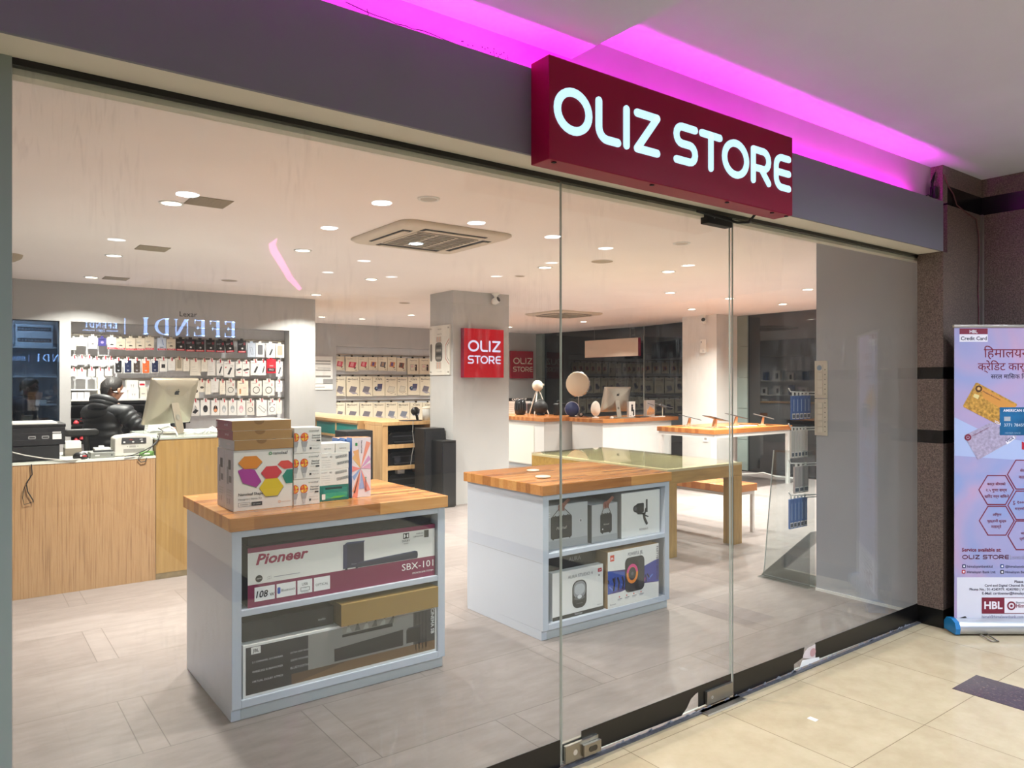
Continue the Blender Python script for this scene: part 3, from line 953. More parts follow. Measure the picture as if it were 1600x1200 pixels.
for ch in 'EFENDI':
    q = MB(); wd = serif(q, ch, x, 0, .207, BLUELIT); q.build('sign_letter', t); x += wd * .207 + .068
q = MB(); q.solid(1.315, -.02, -.01, 1.325, 0, .19, BLUELIT); q.build('divider_bar', t)
x = 1.41
for ch in 'EFENDI':
    q = MB(); wd = serif(q, ch, x, .06, .062, BLUELIT); q.build('sign_letter', t); x += wd * .062 + .020
q = MB()
q.text('1881', 1.585, .005, BLUELIT, h=.035, y=-.01, align='c'); q.solid(1.40, -.02, .02, 1.52, 0, .028, BLUELIT); q.solid(1.65, -.02, .02, 1.77, 0, .028, BLUELIT)
q.build('year_line', t)
m = MB(); m.solid(-.1, .001, -.06, 1.9, .06, .27, mat('sign board', '#2b2b30', .5)); m.build('backing_board', t)
t = thing('ceiling_light_curve', 'pink curved light strip on the mall ceiling, mirrored in the glass', 'light strip', (0, 0, 2.815))
m = MB(); m.tube([(2.36, -4.55, 0), (2.42, -4.85, 0), (2.56, -5.2, 0), (2.84, -5.8, 0), (3.34, -6.9, 0), (3.85, -7.9, 0)], [.004, .03, .04, .04, .04, .03], mat('pink light tube', '#ff70d0', .4, emit='#ff7ad8', es=9.0), 8)
m.build('light_tube', t)

# ================================================================== furniture
def display_cabinet(x, y, wd, shelf_z, label):
    t = thing('display_cabinet', label, 'cabinet', (x, y, 0), 0, 'white display cabinets with wood tops')
    D = .79
    m = MB(); m.solid(-.012, -.012, .842, wd + .012, D + .03, .902, OAKTOP); m.build('countertop', t, bevel=.003)
    m = MB()
    m.solid(0, 0, .055, .042, D, .842, LAM)
    m.solid(0, .014, 0, .042, D, .055, LAM)
    m.solid(wd - .042, 0, .055, wd, D, .842, LAM)
    m.solid(.042, D - .02, .055, wd - .042, D, .842, LAM)
    m.solid(.042, 0, .812, wd - .042, D - .02, .842, LAM)
    m.solid(.042, 0, .055, wd - .042, D - .02, .090, LAM)
    m.build('carcass', t, bevel=.002)
    m = MB(); m.solid(.042, .014, 0, wd - .006, D, .0545, mat('plinth grey', '#b4bac0', .45)); m.build('plinth', t, bevel=.002)
    m = MB(); m.solid(.042, .002, shelf_z - .028, wd - .042, D - .02, shelf_z, LAM); m.build('shelf', t, bevel=.002)
    return t
C1X, C2X, CFY = .970, 2.715, 1.145
display_cabinet(C1X, CFY, 1.095, .487, 'white display cabinet with wood top holding soundbar boxes, nearest the glass')
t = display_cabinet(C2X, CFY - .02, 1.085, .500, 'white display cabinet with wood top holding boxed speakers, behind the door joint')

m = MB(); m.solid(-.0006, .002, .448, .0, .788, .450, mat('panel seam', '#9aa0aa', .6)); m.build('panel_seam', t)

def carton(name, label, x, y, z, wd, dp, ht, faces, draw=None, rz=0., group=None, m0=CARD, cat='box', parts=True, bevel=.0015):
    """a retail carton: box part with its printed front"""
    t = thing(name, label, cat, (x, y, z), rz, group)
    m = MB(); m.box(0, 0, 0, wd, dp, ht, m0, faces=faces)
    m.build('carton', t, bevel=bevel)
    if draw:
        q = MB(); draw(q, wd, dp, ht); q.build('printed_front', t)
    return t

# --- soundbar carton on the top shelf
MAROON = K('#7d1148', .35)
def d_pioneer(m, W_, D_, H_):
    m.rect(0, 0, W_, .102, MAROON)
    m.rect(0, H_ - .022, W_, H_, MAROON)
    m.text('Pioneer', .036, .190, K('#9c1848'), w=.245, h=.046, bold=.03, shear=.25, y=-.0012)
    m.text('SBX-101', .775, .050, K('#f2eef0'), w=.185, h=.034, y=-.0012)
    m.text('SPEAKER BAR SYSTEM', .835, .024, K('#f2eef0'), w=.125, y=-.0012)
    m.rect(.462, .108, .565, .225, K('#1d2140'), -.0010)
    m.poly([(.462, .225), (.565, .225), (.57, .232), (.475, .234)], K('#383d68'), -.0010)
    m.rect(.455, .108, .475, .224, K('#2c3158'), -.0012)
    for x in (.466, .52):
        m.rect(x, .100, x + .012, .108, K('#15182c'), -.0012)
    m.text('Pioneer', .50, .122, K('#aab'), h=.006, y=-.0014)
    m.prism([(.53, .104), (.865, .104), (.868, .122), (.865, .138), (.53, .124)], -.0014, -.0006, K('#22273f'))
    m.prism([(.53, .124), (.865, .138), (.85, .143), (.54, .130)], -.0014, -.0006, K('#3a4160'))
    for k, (a, b) in enumerate(((.030, .122), (.130, .220), (.228, .300), (.308, .388))):
        m.rect(a, .024, b, .088, K('#efeff1'), -.0012)
    B_ = K('#23232a')
    m.text('108', .036, .040, B_, w=.055, h=.030, y=-.0016, bold=.02, shear=.2); m.text('W', .098, .040, B_, h=.014, y=-.0016, bold=.02)
    m.prism(rrect(.134, .042, .148, .072, .006), -.0016, -.0012, K('#2d57b8')); m.text('Bluetooth', .152, .050, B_, w=.064, y=-.0016)
    m.text('USB', .264, .062, B_, h=.012, y=-.0016, align='c')
    m.stroke([(.244, .036), (.286, .036), (.286, .052), (.244, .052)], .002, B_, -.0016, closed=True); m.text('TO ADAPTER', .264, .028, B_, w=.036, y=-.0016, align='c')
    m.text('OPTICAL', .348, .048, B_, w=.062, y=-.0016, align='c')
    m.rect(.782, .212, .816, .240, B_, -.0012)
    m.poly(arc(.786, .226, .010, -90, 90, 8), K('#f4f4f4'), -.0016); m.poly(arc(.812, .226, .010, 90, 270, 8), K('#f4f4f4'), -.0016)
    m.text('DOLBY', .799, .196, B_, h=.010, y=-.0016, align='c'); m.text('AUDIO', .799, .184, B_, h=.006, y=-.0016, align='c')
    m.rect(.905, .205, .932, .242, K('#4b4a46'), -.0012)
    m.text('WIRELESS', .900, .226, B_, h=.007, y=-.0016, align='r'); m.text('SUBWOOFER', .900, .212, B_, h=.007, y=-.0016, align='r')
    m.disc(.050, .126, .016, BLACK, -.0012); m.text('HDMI', .050, .123, K('#e8e8e8'), h=.006, y=-.0016, align='c')
    for i in range(6):
        for j in range(6):
            if (i * 7 + j * 5 + i * j) % 3 == 0:
                m.rect(.088 + i * .003, .116 + j * .003, .0905 + i * .003, .1185 + j * .003, B_, -.0012)
    m.rect(.118, .122, .24, .125, K('#9a9aa2'), -.0012)
carton('soundbar_box', 'long white and maroon soundbar carton on the upper shelf', C1X + .075, CFY + .020, .4875, .970, .24, .268, dict(l=SOFTBLACK, t=K('#241d22'), r=SOFTBLACK), d_pioneer)
tag(MB().solid(0, 0, 0, .96, .18, .042, SOFTBLACK).build('black_case', loc=(C1X + .085, CFY + .06, .7558), bevel=.003), 'flat black case lying on top of the maroon soundbar carton', 'case')
# --- lower compartment
def d_jbl(m, W_, D_, H_):
    m.rect(.012, .012, W_ - .012, H_ - .012, K('#5b5956'), -.0006)
    m.rect(.012, .060, .30, H_ - .012, K('#24242a'), -.0009)
    m.rect(.30, .060, W_ - .14, H_ - .012, K('#8b8985'), -.0009)
    m.rect(W_ - .14, .030, W_ - .012, H_ - .012, K('#3a383a'), -.0009)
    for k in range(4):
        m.rect(W_ - .13 + k * .02, .03, W_ - .122 + k * .02, H_ - .012, K('#28262a'), -.0011)
    m.rect(.012, .012, W_ - .012, .060, K('#59422d'), -.0009)
    m.poly([(.22, .012), (W_ - .012, .012), (W_ - .012, .060), (.50, .060)], K('#76583a'), -.0011)
    m.rect(.012, .012, .22, .125, K('#1c1d22'), -.0012)
    m.rect(.47, .195, .76, H_ - .012, K('#8b8880'), -.0011)
    for k in range(6):
        m.poly([(.49 + k * .045, .197), (.52 + k * .045, .197), (.50 + k * .05, .238)], K('#5c5a55' if k % 2 else '#a9a69e'), -.0013)
    m.prism([(.47, .178), (.74, .178), (.74, .196), (.47, .190)], -.0024, -.0012, K('#17171a'))
    m.prism([(.43, .070), (.80, .070), (.80, .150), (.43, .130)], -.0024, -.0012, K('#1e1e22'))
    m.prism([(.82, .075), (.90, .075), (.90, .148), (.82, .142)], -.0026, -.0012, K('#141416'))
    m.prism([(.82, .142), (.90, .148), (.905, .156), (.83, .152)], -.0026, -.0012, K('#33333a'))
    m.rect(.035, .190, .078, .222, K('#e6e4e2'), -.0014); m.text('JBL', .0565, .199, K('#33333a'), h=.014, y=-.0018, align='c', bold=.02)
    for k, s_ in enumerate(('2.1 CHANNEL SOUNDBAR', 'WIRELESS SUBWOOFER', 'VIRTUAL DOLBY ATMOS')):
        m.text(s_, .040, .150 - k * .044, K('#c9c9cc'), w=.14, y=-.0016); m.text(('EXTRA DEEP BASS', '220W POWER', 'BLUETOOTH')[k], .215, .155 - k * .036, K('#b9b9bc'), w=.085, y=-.0016)
    m.T = Matrix.Translation((W_ - .036, 0, .226)) @ Matrix.Rotation(R(90), 4, 'Y')
    m.text('CINEMA SB', 0, 0, K('#e6e6e6'), w=.13, y=-.0018, bold=.02)
    m.T = None
carton('soundbar_box', 'grey photo printed soundbar carton with a white rim on the bottom shelf', C1X + .052, CFY + .012, .0905, 1.000, .25, .236, dict(l=K('#d5d4d2')), d_jbl)
GOLD = mat('gold card', '#a5874f', .38, .35)
carton('gold_box', 'flat gold carton sticking out on top of the grey soundbar carton', C1X + .505, CFY - .016, .3278, .540, .23, .106, dict(l=mat('dark gold card', '#7c6540', .45, .3)), None, m0=GOLD)
carton('flat_black_box', 'flat black carton lying beside the gold carton on the grey soundbar carton', C1X + .062, CFY + .055, .3275, .435, .20, .088, {}, lambda m, W_, D_, H_: m.text('audio', W_ - .06, .030, K('#b9b9b9'), h=.012, align='c'), m0=SOFTBLACK)

# --- cartons on the near cabinet
TOPZ = .9025
def d_hexbox(m, W_, D_, H_):
    def hx(cx, cz, rx, rz_, c, sh):
        pts = [(cx + rx * math.cos(R(a)), cz + rz_ * math.sin(R(a))) for a in range(0, 360, 60)]
        m.prism([(x + .001, z - .005) for x, z in pts], -.0010, -.0006, K('#8a8a86'))
        m.prism(pts, -.0018, -.0010, K(c))
    hx(.077, .223, .056, .034, '#e08a1c', 1)
    pts = [(.020, .188), (.050, .200), (.098, .186), (.128, .132), (.104, .106), (.042, .130)]
    m.poly([(x, z - .004) for x, z in pts], K('#8a8a86'), -.0009)
    m.poly(pts, K('#a8349a'), -.0014)
    hx(.176, .170, .050, .034, '#cf3a44', 1)
    hx(.176, .100, .058, .048, '#dcc316', 1)
    m.poly([(.228, .150), (.250, .178), (.2785, .178), (.2785, .112), (.246, .112)], K('#17816e'), -.0016)
    m.poly([(.205, .205), (.222, .222), (.258, .222), (.2785, .206), (.2785, .184), (.236, .182)], K('#d8483f'), -.0014)
    B_ = K('#2a2c2e')
    m.disc(.171, .260, .008, K('#2f8f52'), -.0012, ri=.004)
    m.text('nanoleaf', .183, .254, B_, w=.072, y=-.0012, bold=.008)
    m.text('Nanoleaf Shapes', .022, .070, B_, w=.122, y=-.0012, bold=.02)
    m.text('Hexagons | Starter Kit', .022, .050, B_, w=.108, y=-.0012)
    m.stroke([(.022, .020), (.076, .020), (.076, .038), (.022, .038)], .0012, B_, -.0012, closed=True)
    m.text('9 PANELS', .049, .026, B_, w=.036, align='c', y=-.0014)
    m.rect(.082, .020, .132, .038, B_, -.0012); m.text('16M+ COLORS', .107, .026, K('#f0f0f0'), w=.036, align='c', y=-.0016)
    m.disc(.214, .028, .006, K('#e79a5a'), -.0012, ri=.004); m.text('Apple HomeKit', .224, .025, K('#c8935a'), w=.044, y=-.0012)
def d_hexside(m, D_, H_):
    """printed left side"""
    m.T = Matrix.Rotation(R(-90), 4, 'Z')
    B_ = K('#4b4b55')
    D_ = -D_
    m.rect(D_ + .05, .19, D_ + .09, .235, B_, -.0006); m.rect(D_ + .030, .12, D_ + .055, .20, K('#83838c'), -.0006)
    m.rect(D_ + .06, .13, D_ + .10, .16, K('#6b6b75'), -.0006)
    for k in range(3):
        m.rect(D_ + .03, .09 - k * .012, D_ + .10, .096 - k * .012, K('#a9a9b0'), -.0006)
    for i in range(5):
        for j in range(5):
            if (i * 3 + j * 5 + i * j) % 2 == 0:
                m.rect(D_ + .03 + i * .004, .03 + j * .004, D_ + .0335 + i * .004, .0335 + j * .004, B_, -.0006)
    m.rect(D_ + .07, .03, D_ + .075, .055, B_, -.0006)
    m.T = None
SIDEC = K('#b9b7c4')
for k, (y, s) in enumerate(((1.300, 'front one of the two, hexagon picture facing the glass'), (1.432, 'rear one of the two, seen only by its printed side'))):
    t = carton('light_panel_box', 'large white hexagon panel carton, ' + s, 1.022, y, TOPZ, .280, .128, .281, dict(l=SIDEC), d_hexbox if k == 0 else None, group='hexagon light panel cartons')
    m = MB(); d_hexside(m, .128, .281); m.build('printed_side', t)
zz = TOPZ + .2815
for k, (h, side, s, dx) in enumerate(((.046, K('#b5b4bd'), 'white ended, lowest of the three', .003), (.043, K('#8e2f47'), 'maroon ended, middle of the three', -.003), (.046, K('#8e2f47'), 'maroon ended, topmost of the three', -.006))):
    t = carton('flat_kraft_box', 'flat brown card carton on the white panel cartons, ' + s, 1.022 + dx, 1.296 + .004 * k, zz, .279, .258, h, dict(l=side, t=K('#e6e2dc')), lambda m, W_, D_, H_: m.poly([(.100, H_), (.105, H_ - .012), (.118, H_ - .019), (.133, H_ - .019), (.146, H_ - .012), (.151, H_)], mat('brown card notch', '#8d6a3f', .8)), group='flat kraft cartons', m0=KRAFT)
    m = MB(); m.T = Matrix.Rotation(R(-90), 4, 'Z')
    m.rect(-.25, h * .2, -.235, h * .8, K('#e7dfe2'), -.0006); m.text('nanoleaf', -.12, h * .45, K('#d9c3ca'), w=.06, y=-.0007)
    m.T = None
    m.build('printed_side', t)
    zz += h + .0006
def d_bulb(m, W_, D_, H_):
    B_ = K('#3a3b3d')
    for cx in (.006, .052):
        zb = .078
        x0 = max(.0, cx - .022)
        pts = [(cx + .020 * math.cos(R(a)), zb + .022 * math.sin(R(a))) for a in range(0, 360, 24)]
        pts = [(max(.0005, x), z) for x, z in pts]
        m.poly(pts, K('#d8442c'), -.0010)
        tri = [((.0, .02), (.018, .008), (.004, -.002), '#f3c433'), ((.0, -.018), (.02, -.006), (.004, .0), '#f0b22c'), ((-.018, .008), (-.004, .018), (-.003, .0), '#e8842b'), ((-.02, -.006), (-.004, -.02), (-.002, -.002), '#f6cf4a')]
        for a, b, c_, col in tri:
            m.poly([(max(.0005, cx + p[0]), zb + p[1]) for p in (a, b, c_)], K(col), -.0014)
        m.poly([(max(.0005, cx - .016), .058), (max(.001, cx + .016), .058), (max(.001, cx + .010), .030), (max(.0005, cx - .010), .030)], K('#a3a3a6'), -.0012)
        m.poly([(max(.0005, cx - .008), .030), (max(.001, cx + .008), .030), (max(.001, cx + .006), .008), (max(.0005, cx - .006), .008)], K('#c6c6c8'), -.0012)
    m.disc(.078, .107, .003, K('#2f8f52'), -.0012, ri=.0015, n=10)
    m.text('nanoleaf', .083, .104, B_, w=.042, y=-.0012)
    m.text('Nanoleaf', W_ - .006, .082, B_, w=.040, y=-.0012, bold=.015, align='r'); m.text('Essentials', W_ - .006, .070, B_, w=.042, y=-.0012, bold=.015, align='r')
    m.text('A19 | E27', W_ - .030, .058, B_, w=.022, y=-.0012, align='r'); m.rect(W_ - .026, .056, W_ - .006, .063, B_, -.0012)
    m.rect(.078, .018, .088, .028, B_, -.0012); m.text('Works with', .092, .020, K('#8a8a8a'), w=.034, y=-.0012); m.text('Dimmable color', .078, .035, K('#9a9a9a'), w=.046, y=-.0012)
for k, s in enumerate(('lowest of its stack of three', 'middle of its stack of three', 'topmost of its stack of three')):
    carton('bulb_box', 'white carton with orange light bulb picture, ' + s, 1.304 + .001 * k, 1.297 - .001 * k, TOPZ + k * .1257, .132 + .003 * k, .13, .125, {}, d_bulb, group='light bulb cartons')
def d_strip(m, W_, D_, H_):
    B_ = K('#3a3b3d')
    m.text('nanoleaf', .010, .062, K('#8a8a8c'), w=.030); m.text('4D', .052, .060, B_, h=.008)
    for k in range(4):
        m.text(('Screen', 'Mirror', 'Camera', 'Kit')[k], .010, .046 - k * .011, K('#a5a5a8'), h=.004); m.rect(.028, .046 - k * .011, .055, .048 - k * .011, K('#c5c5c8'))
    for z in (.034, .054):
        m.T = Matrix.Translation((.085 + (z < .05) * .008, 0, z - (z < .05) * .012)) @ Matrix.Rotation(R(-8), 4, 'Y')
        m.stroke([(0, 0), (.060, 0), (.060, .011), (0, .011)], .0016, B_, -.0010, closed=True)
        for j in range(6):
            m.rect(.005 + j * .009, .003, .010 + j * .009, .008, B_, -.0010)
        m.T = None
def d_teal(m, W_, D_, H_):
    m.rect(.02, .028, W_ - .01, H_ - .014, K('#1f8a80'), -.0009); m.rect(.03, H_ - .020, .120, H_ - .010, K('#123a3a'), -.0012)
    m.rect(.03, .012, W_ - .01, .040, K('#36a386'), -.0011); m.prism(rrect(.012, .008, .030, .036, .003), -.0016, -.0012, K('#eceff0'))
    m.poly([(.05, .012), (.11, .012), (.14, .022), (.08, .022)], K('#6cc24a'), -.0013)
SX, SYY = 1.452, 1.338
carton('teal_box', 'teal printed carton at the bottom of the light strip stack', SX, SYY, TOPZ, .156, .14, .078, dict(l=K('#2b3038')), d_teal, m0=K('#17756c'))
carton('light_strip_box', 'white light strip carton, lower of two, on the teal carton', SX, SYY, TOPZ + .0785, .155, .14, .078, {}, d_strip, group='light strip cartons')
carton('light_strip_box', 'white light strip carton, upper of two, under the small white boxes', SX + .002, SYY, TOPZ + .157, .154, .14, .084, {}, d_strip, group='light strip cartons')
for k in range(2):
    carton('small_white_box', ('left' if k == 0 else 'right') + ' one of two small white boxes on top of the light strip cartons', SX + .004 + k * .082, SYY + .004, TOPZ + .2415, .079, .12, .047, {}, lambda m, W_, D_, H_: m.text('Lightstrip', W_ / 2, .018, K('#6a6a6c'), w=.036, align='c'), group='small white boxes on the strip cartons')
def d_lines(m, W_, D_, H_):
    c = (.048, .150)
    rays = [((.0, .215), '#efbe7c'), ((.02, .245), '#f0b27a'), ((.095, .285), '#ee9a86'), ((.104, .205), '#d49ccb'), ((.104, .160), '#e0a6c6'), ((.088, .030), '#f0958a'), ((.014, .0), '#ee8f7a'), ((.0, .030), '#f0a184'), ((.0, .100), '#8fa9dd'), ((.055, .045), '#9fb0e2'), ((.0, .150), '#ee8d8c')]
    for (x, z), col in rays:
        d = Vector((x - c[0], z - c[1])); n_ = Vector((-d.y, d.x)).normalized() * .016
        m.poly([c, (min(.105, max(.001, x + n_.x)), max(.0, z + n_.y)), (min(.105, max(.001, x - n_.x)), max(.0, z - n_.y))], K(col), -.0008)
    for a in (25, 85, 145, 205, 265, 325):
        m.stroke([(c[0] + .012 * math.cos(R(a)), c[1] + .012 * math.sin(R(a))), (c[0] + .055 * math.cos(R(a)), c[1] + .075 * math.sin(R(a)))], .0022, K('#f3f1f3'), -.0012)
    m.rect(.018, .268, .030, .284, K('#2f8f52'), -.0012)
    m.T = Matrix.Translation((.050, 0, .294)) @ Matrix.Rotation(R(90), 4, 'Y')
    m.text('Nanoleaf Lines', 0, 0, K('#3a3b4d'), w=.066, y=-.0012, bold=.015); m.text('Smarter Kit | 60 degrees', 0, -.014, K('#6a6b7d'), w=.060, y=-.0012)
    m.T = Matrix.Translation((.072, 0, .098)) @ Matrix.Rotation(R(90), 4, 'Y')
    m.disc(-.002, .004, .005, K('#2f8f52'), -.0012, ri=.0025, n=12); m.text('nanoleaf', .007, 0, K('#3a3b4d'), w=.058, y=-.0012, bold=.01)
    m.T = None
PINKC = K('#eadfe8')
for k, (x, y, s) in enumerate(((1.632, 1.350, 'front one, coloured rays facing the glass'), (1.622, 1.420, 'second one, its left edge showing behind the front one'), (1.612, 1.490, 'third one, farthest back of its row'))):
    carton('line_light_box', 'tall upright pastel carton, ' + s, x, y, TOPZ, .106, .066, .310 - .004 * k, dict(l=K('#5d86c8'), t=K('#b9835a')), d_lines if k == 0 else (lambda m, W_, D_, H_: m.rect(0, H_ - .07, W_, H_ - .005, K('#5d86c8'))), group='upright pastel cartons', m0=PINKC)

# --- cartons in the second cabinet
C2S = .5005
def speaker_pic(m, x, z, wd, ht, strap):
    m.prism(rrect(x, z, x + wd, z + ht, .012), -.0022, -.0008, K('#1d1d1f'))
    m.rect(x + .006, z + .010, x + wd - .006, z + ht * .72, K('#2b2b2e'), -.0025)
    m.text('Marshall', x + wd / 2, z + ht * .40, K('#c9c6bd'), w=wd * .5, align='c', y=-.0028, shear=.3)
    for k in range(4):
        m.disc(x + wd * (.2 + .2 * k), z + ht, .006, K('#3a3a3c'), -.0024, n=10)
    for a in (x + .012, x + wd - .022):
        m.rect(a, z - .006, a + .010, z, K('#1d1d1f'), -.0022)
    cx, cz = x + wd * .5, z + ht + strap
    m.stroke([(x + .006, z + ht - .005), (x + wd * .28, cz - .02), (cx - .01, cz)], .005, K('#55504c'), -.0024)
    m.stroke([(x + wd - .006, z + ht - .005), (x + wd * .72, cz - .02), (cx + .01, cz)], .005, K('#55504c'), -.0024)
    sk, sk2 = K('#8f5a4c'), K('#77443a')
    m.prism([(cx - .026, cz - .012), (cx + .018, cz - .016), (cx + .028, cz + .006), (cx + .070, cz + .040), (cx + .050, cz + .052), (cx + .010, cz + .026), (cx - .022, cz + .018)], -.0032, -.0024, sk)
    for k in range(4):
        m.stroke([(cx - .022 + k * .012, cz + .008), (cx - .018 + k * .012, cz - .018)], .009, sk2 if k % 2 else sk, -.0034)
def d_boxA(m, W_, D_, H_):
    m.rect(.004, .004, W_ - .004, .05, K('#a2a4a6'), -.0006)
    speaker_pic(m, .065, .060, .165, .135, .050)
    m.disc(W_ - .060, .150, .011, K('#d8d8da'), -.0020); m.disc(W_ - .060, .150, .008, K('#7a7a7c'), -.0023)
    for k in range(3):
        m.rect(.015, H_ - .045 - k * .012, .060, H_ - .041 - k * .012, K('#e4e4e4'), -.0008)
    m.text('KILBURN II', .012, .018, K('#e4e4e4'), w=.045)
def d_boxB(m, W_, D_, H_):
    m.rect(.004, .004, W_ - .004, .04, K('#a2a4a6'), -.0006)
    speaker_pic(m, .072, .055, .098, .118, .055)
    m.disc(.090, .078, .005, K('#d9d9d9'), -.003, n=12)
def d_gimbal(m, W_, D_, H_):
    B_ = K('#222225')
    m.disc(.150, .180, .030, B_, -.0014, ri=.019); m.prism(rrect(.140, .150, .205, .212, .008), -.0016, -.0008, B_)
    m.disc(.128, .180, .022, B_, -.0020); m.disc(.126, .180, .014, K('#55555a'), -.0023)
    m.rect(.225, .148, .240, .232, B_, -.0014)
    m.stroke([(.150, .148), (.215, .140), (.222, .170)], .012, B_, -.0016)
    m.stroke([(.205, .135), (.212, .108), (.232, .075)], .020, B_, -.0016)
    m.stroke([(.215, .128), (.245, .118)], .008, B_, -.0016)
    m.text('RONIN-S', .205, .034, K('#5a3f3f'), w=.080, align='c')
def d_aura(m, W_, D_, H_):
    m.rect(0, 0, W_, .022, BLACK, -.0006); m.text('harman', W_ * .5, .006, K('#c9c9c9'), w=.06, align='c', y=-.001)
    m.prism(rrect(.155, .045, .270, .212, .045, 8), -.0014, -.0006, K('#232326'))
    m.prism(rrect(.164, .105, .261, .205, .038, 8), -.0020, -.0014, K('#8a8d92'))
    m.prism(rrect(.172, .125, .253, .190, .030, 8), -.0024, -.0020, K('#b4b8be'))
    m.disc(.212, .105, .044, K('#5d5f64'), -.0026, rz=.012); m.disc(.212, .112, .018, K('#d8dade'), -.0028, rz=.012)
    m.text('harman/kardon', .212, .070, K('#9a9a9a'), w=.05, align='c', y=-.002)
    m.text('AURA STUDIO 4', .120, .232, K('#6a6a70'), w=.20, y=-.0012)
    m.rect(W_ - .045, H_ - .045, W_ - .012, H_ - .022, K('#b82335')); m.text('360', W_ - .028, H_ - .038, K('#fff0f0'), h=.008, align='c', y=-.0012)
    m.disc(W_ - .035, H_ - .065, .006, K('#6a6a70'), n=12); m.text('Bluetooth', W_ - .050, .034, K('#6a6a70'), w=.036)
def d_party(m, W_, D_, H_):
    m.rect(.0, .09, W_, .235, K('#3c2f7a'), -.0006)
    m.poly([(.0, .09), (.16, .12), (.16, .21), (.0, .235)], K('#2f4fa8'), -.0009); m.poly([(.26, .13), (W_, .10), (W_, .25), (.26, .22)], K('#3a3f9a'), -.0009)
    for k in range(9):
        x = random.uniform(.005, .14) if k % 2 else random.uniform(.31, W_ - .03)
        z = random.uniform(.11, .20)
        m.stroke([(x, z), (x + random.uniform(-.03, .03), z + random.uniform(.015, .04))], .010, K(random.choice(['#b03a9a', '#5a78d8', '#16132c', '#d84a86'])), -.0012)
    for k in range(3):
        x = .05 + k * .04
        m.stroke([(x, .11), (x + .008, .15), (x - .004, .18)], .014, K('#120f24'), -.0014)
    m.poly([(0, .0), (W_, 0), (W_, .10), (.26, .115), (0, .07)], CARD, -.0010); m.poly([(0, .235), (.3, .215), (W_, .255), (W_, H_), (0, H_)], CARD, -.0010)
    m.prism(rrect(.150, .075, .325, .295, .035, 6), -.0030, -.0012, K('#17171a')); m.prism(rrect(.270, .085, .322, .285, .025, 6), -.0036, -.0030, K('#303036'))
    m.disc(.213, .190, .052, K('#ef8a2a'), -.0040, ri=.034, rz=.062); m.poly(arc(.213, .190, .052, 10, 170, 12, .062) + arc(.213, .190, .036, 170, 10, 12, .044), K('#e0408a'), -.0042)
    m.disc(.213, .190, .034, K('#2a2a30'), -.0041, rz=.042); m.disc(.213, .190, .012, K('#55555c'), -.0044)
    m.rect(.020, H_ - .060, .055, H_ - .022, K('#d8421f'), -.0014); m.text('JBL', .0375, H_ - .048, K('#ffffff'), h=.012, align='c', y=-.0018, bold=.02)
    m.text('POWERFUL JBL', .245, .305, K('#4a4458'), w=.135, h=.022, align='c', y=-.0014, bold=.01)
    for k in range(4):
        m.disc(.10 + k * .065, .060, .005, K('#d8421f'), -.0016, n=10); m.rect(.085 + k * .065, .045, .125 + k * .065, .049, K('#7a7684'), -.0014); m.rect(.085 + k * .065, .038, .115 + k * .065, .041, K('#a9a6b0'), -.0014)
    m.text('Bluetooth', .020, .018, K('#5a5668'), w=.05, y=-.0014)
    m.T = Matrix.Translation((W_ - .022, 0, .335)) @ Matrix.Rotation(R(90), 4, 'Y'); m.text('PARTYBOX ENCORE', 0, 0, K('#3a2f4a'), w=.22, y=-.0016, bold=.02); m.T = None
carton('speaker_box', 'grey carton with a large guitar style speaker held by a hand, left on the shelf', 2.772, 1.200, C2S, .362, .30, .262, dict(l=K('#7e8082')), d_boxA, m0=GREYCARD)
carton('speaker_box', 'narrow grey carton with a small speaker held by a hand, middle of the shelf', 3.150, 1.180, C2S, .222, .30, .236, dict(l=K('#6f7173')), d_boxB, m0=GREYCARD)
carton('gimbal_box', 'white carton with black camera gimbal picture, right on the upper shelf', 3.392, 1.165, C2S, .360, .33, .288, dict(l=K('#a7a6a4')), d_gimbal)
carton('speaker_box', 'white carton with a rounded glass dome speaker, bottom shelf left', 2.808, 1.150, .0905, .410, .05, .282, dict(l=K('#cfd2d4')), d_aura)
carton('black_speaker_box', 'black carton standing behind the dome speaker carton on the bottom shelf', 2.790, 1.215, .0905, .425, .26, .366, {}, lambda m, W_, D_, H_: m.text('AURA', .20, .315, K('#77777c'), w=.10), m0=BLACK)
carton('party_speaker_box', 'carton with colourful party speaker picture, brown sides, bottom shelf right', 3.236, 1.128, .0905, .462, .30, .352, dict(l=mat('darker kraft', '#8a6f4a', .8), t=KRAFT, r=KRAFT), d_party)  # left side in a darker brown than top and right
tag(MB().lathe([(.0005, .001), (.045, .001), (.05, .006), (.045, .012), (.0005, .013)], mat('pale plastic disc', '#e4dcc8', .3), 20, caps=False).build('charging_puck', loc=(2.94, 1.40, TOPZ)), 'flat pale disc lying on the wood top of the boxed speaker cabinet', 'charging pad')
tag(MB().lathe([(.0005, .001), (.040, .001), (.045, .006), (.040, .010), (.0005, .011)], mat('pale plastic disc', '#e4dcc8', .3), 20, caps=False).build('charging_puck', loc=(3.10, 1.70, TOPZ)), 'second flat pale disc, farther back on the boxed speaker cabinet', 'charging pad')

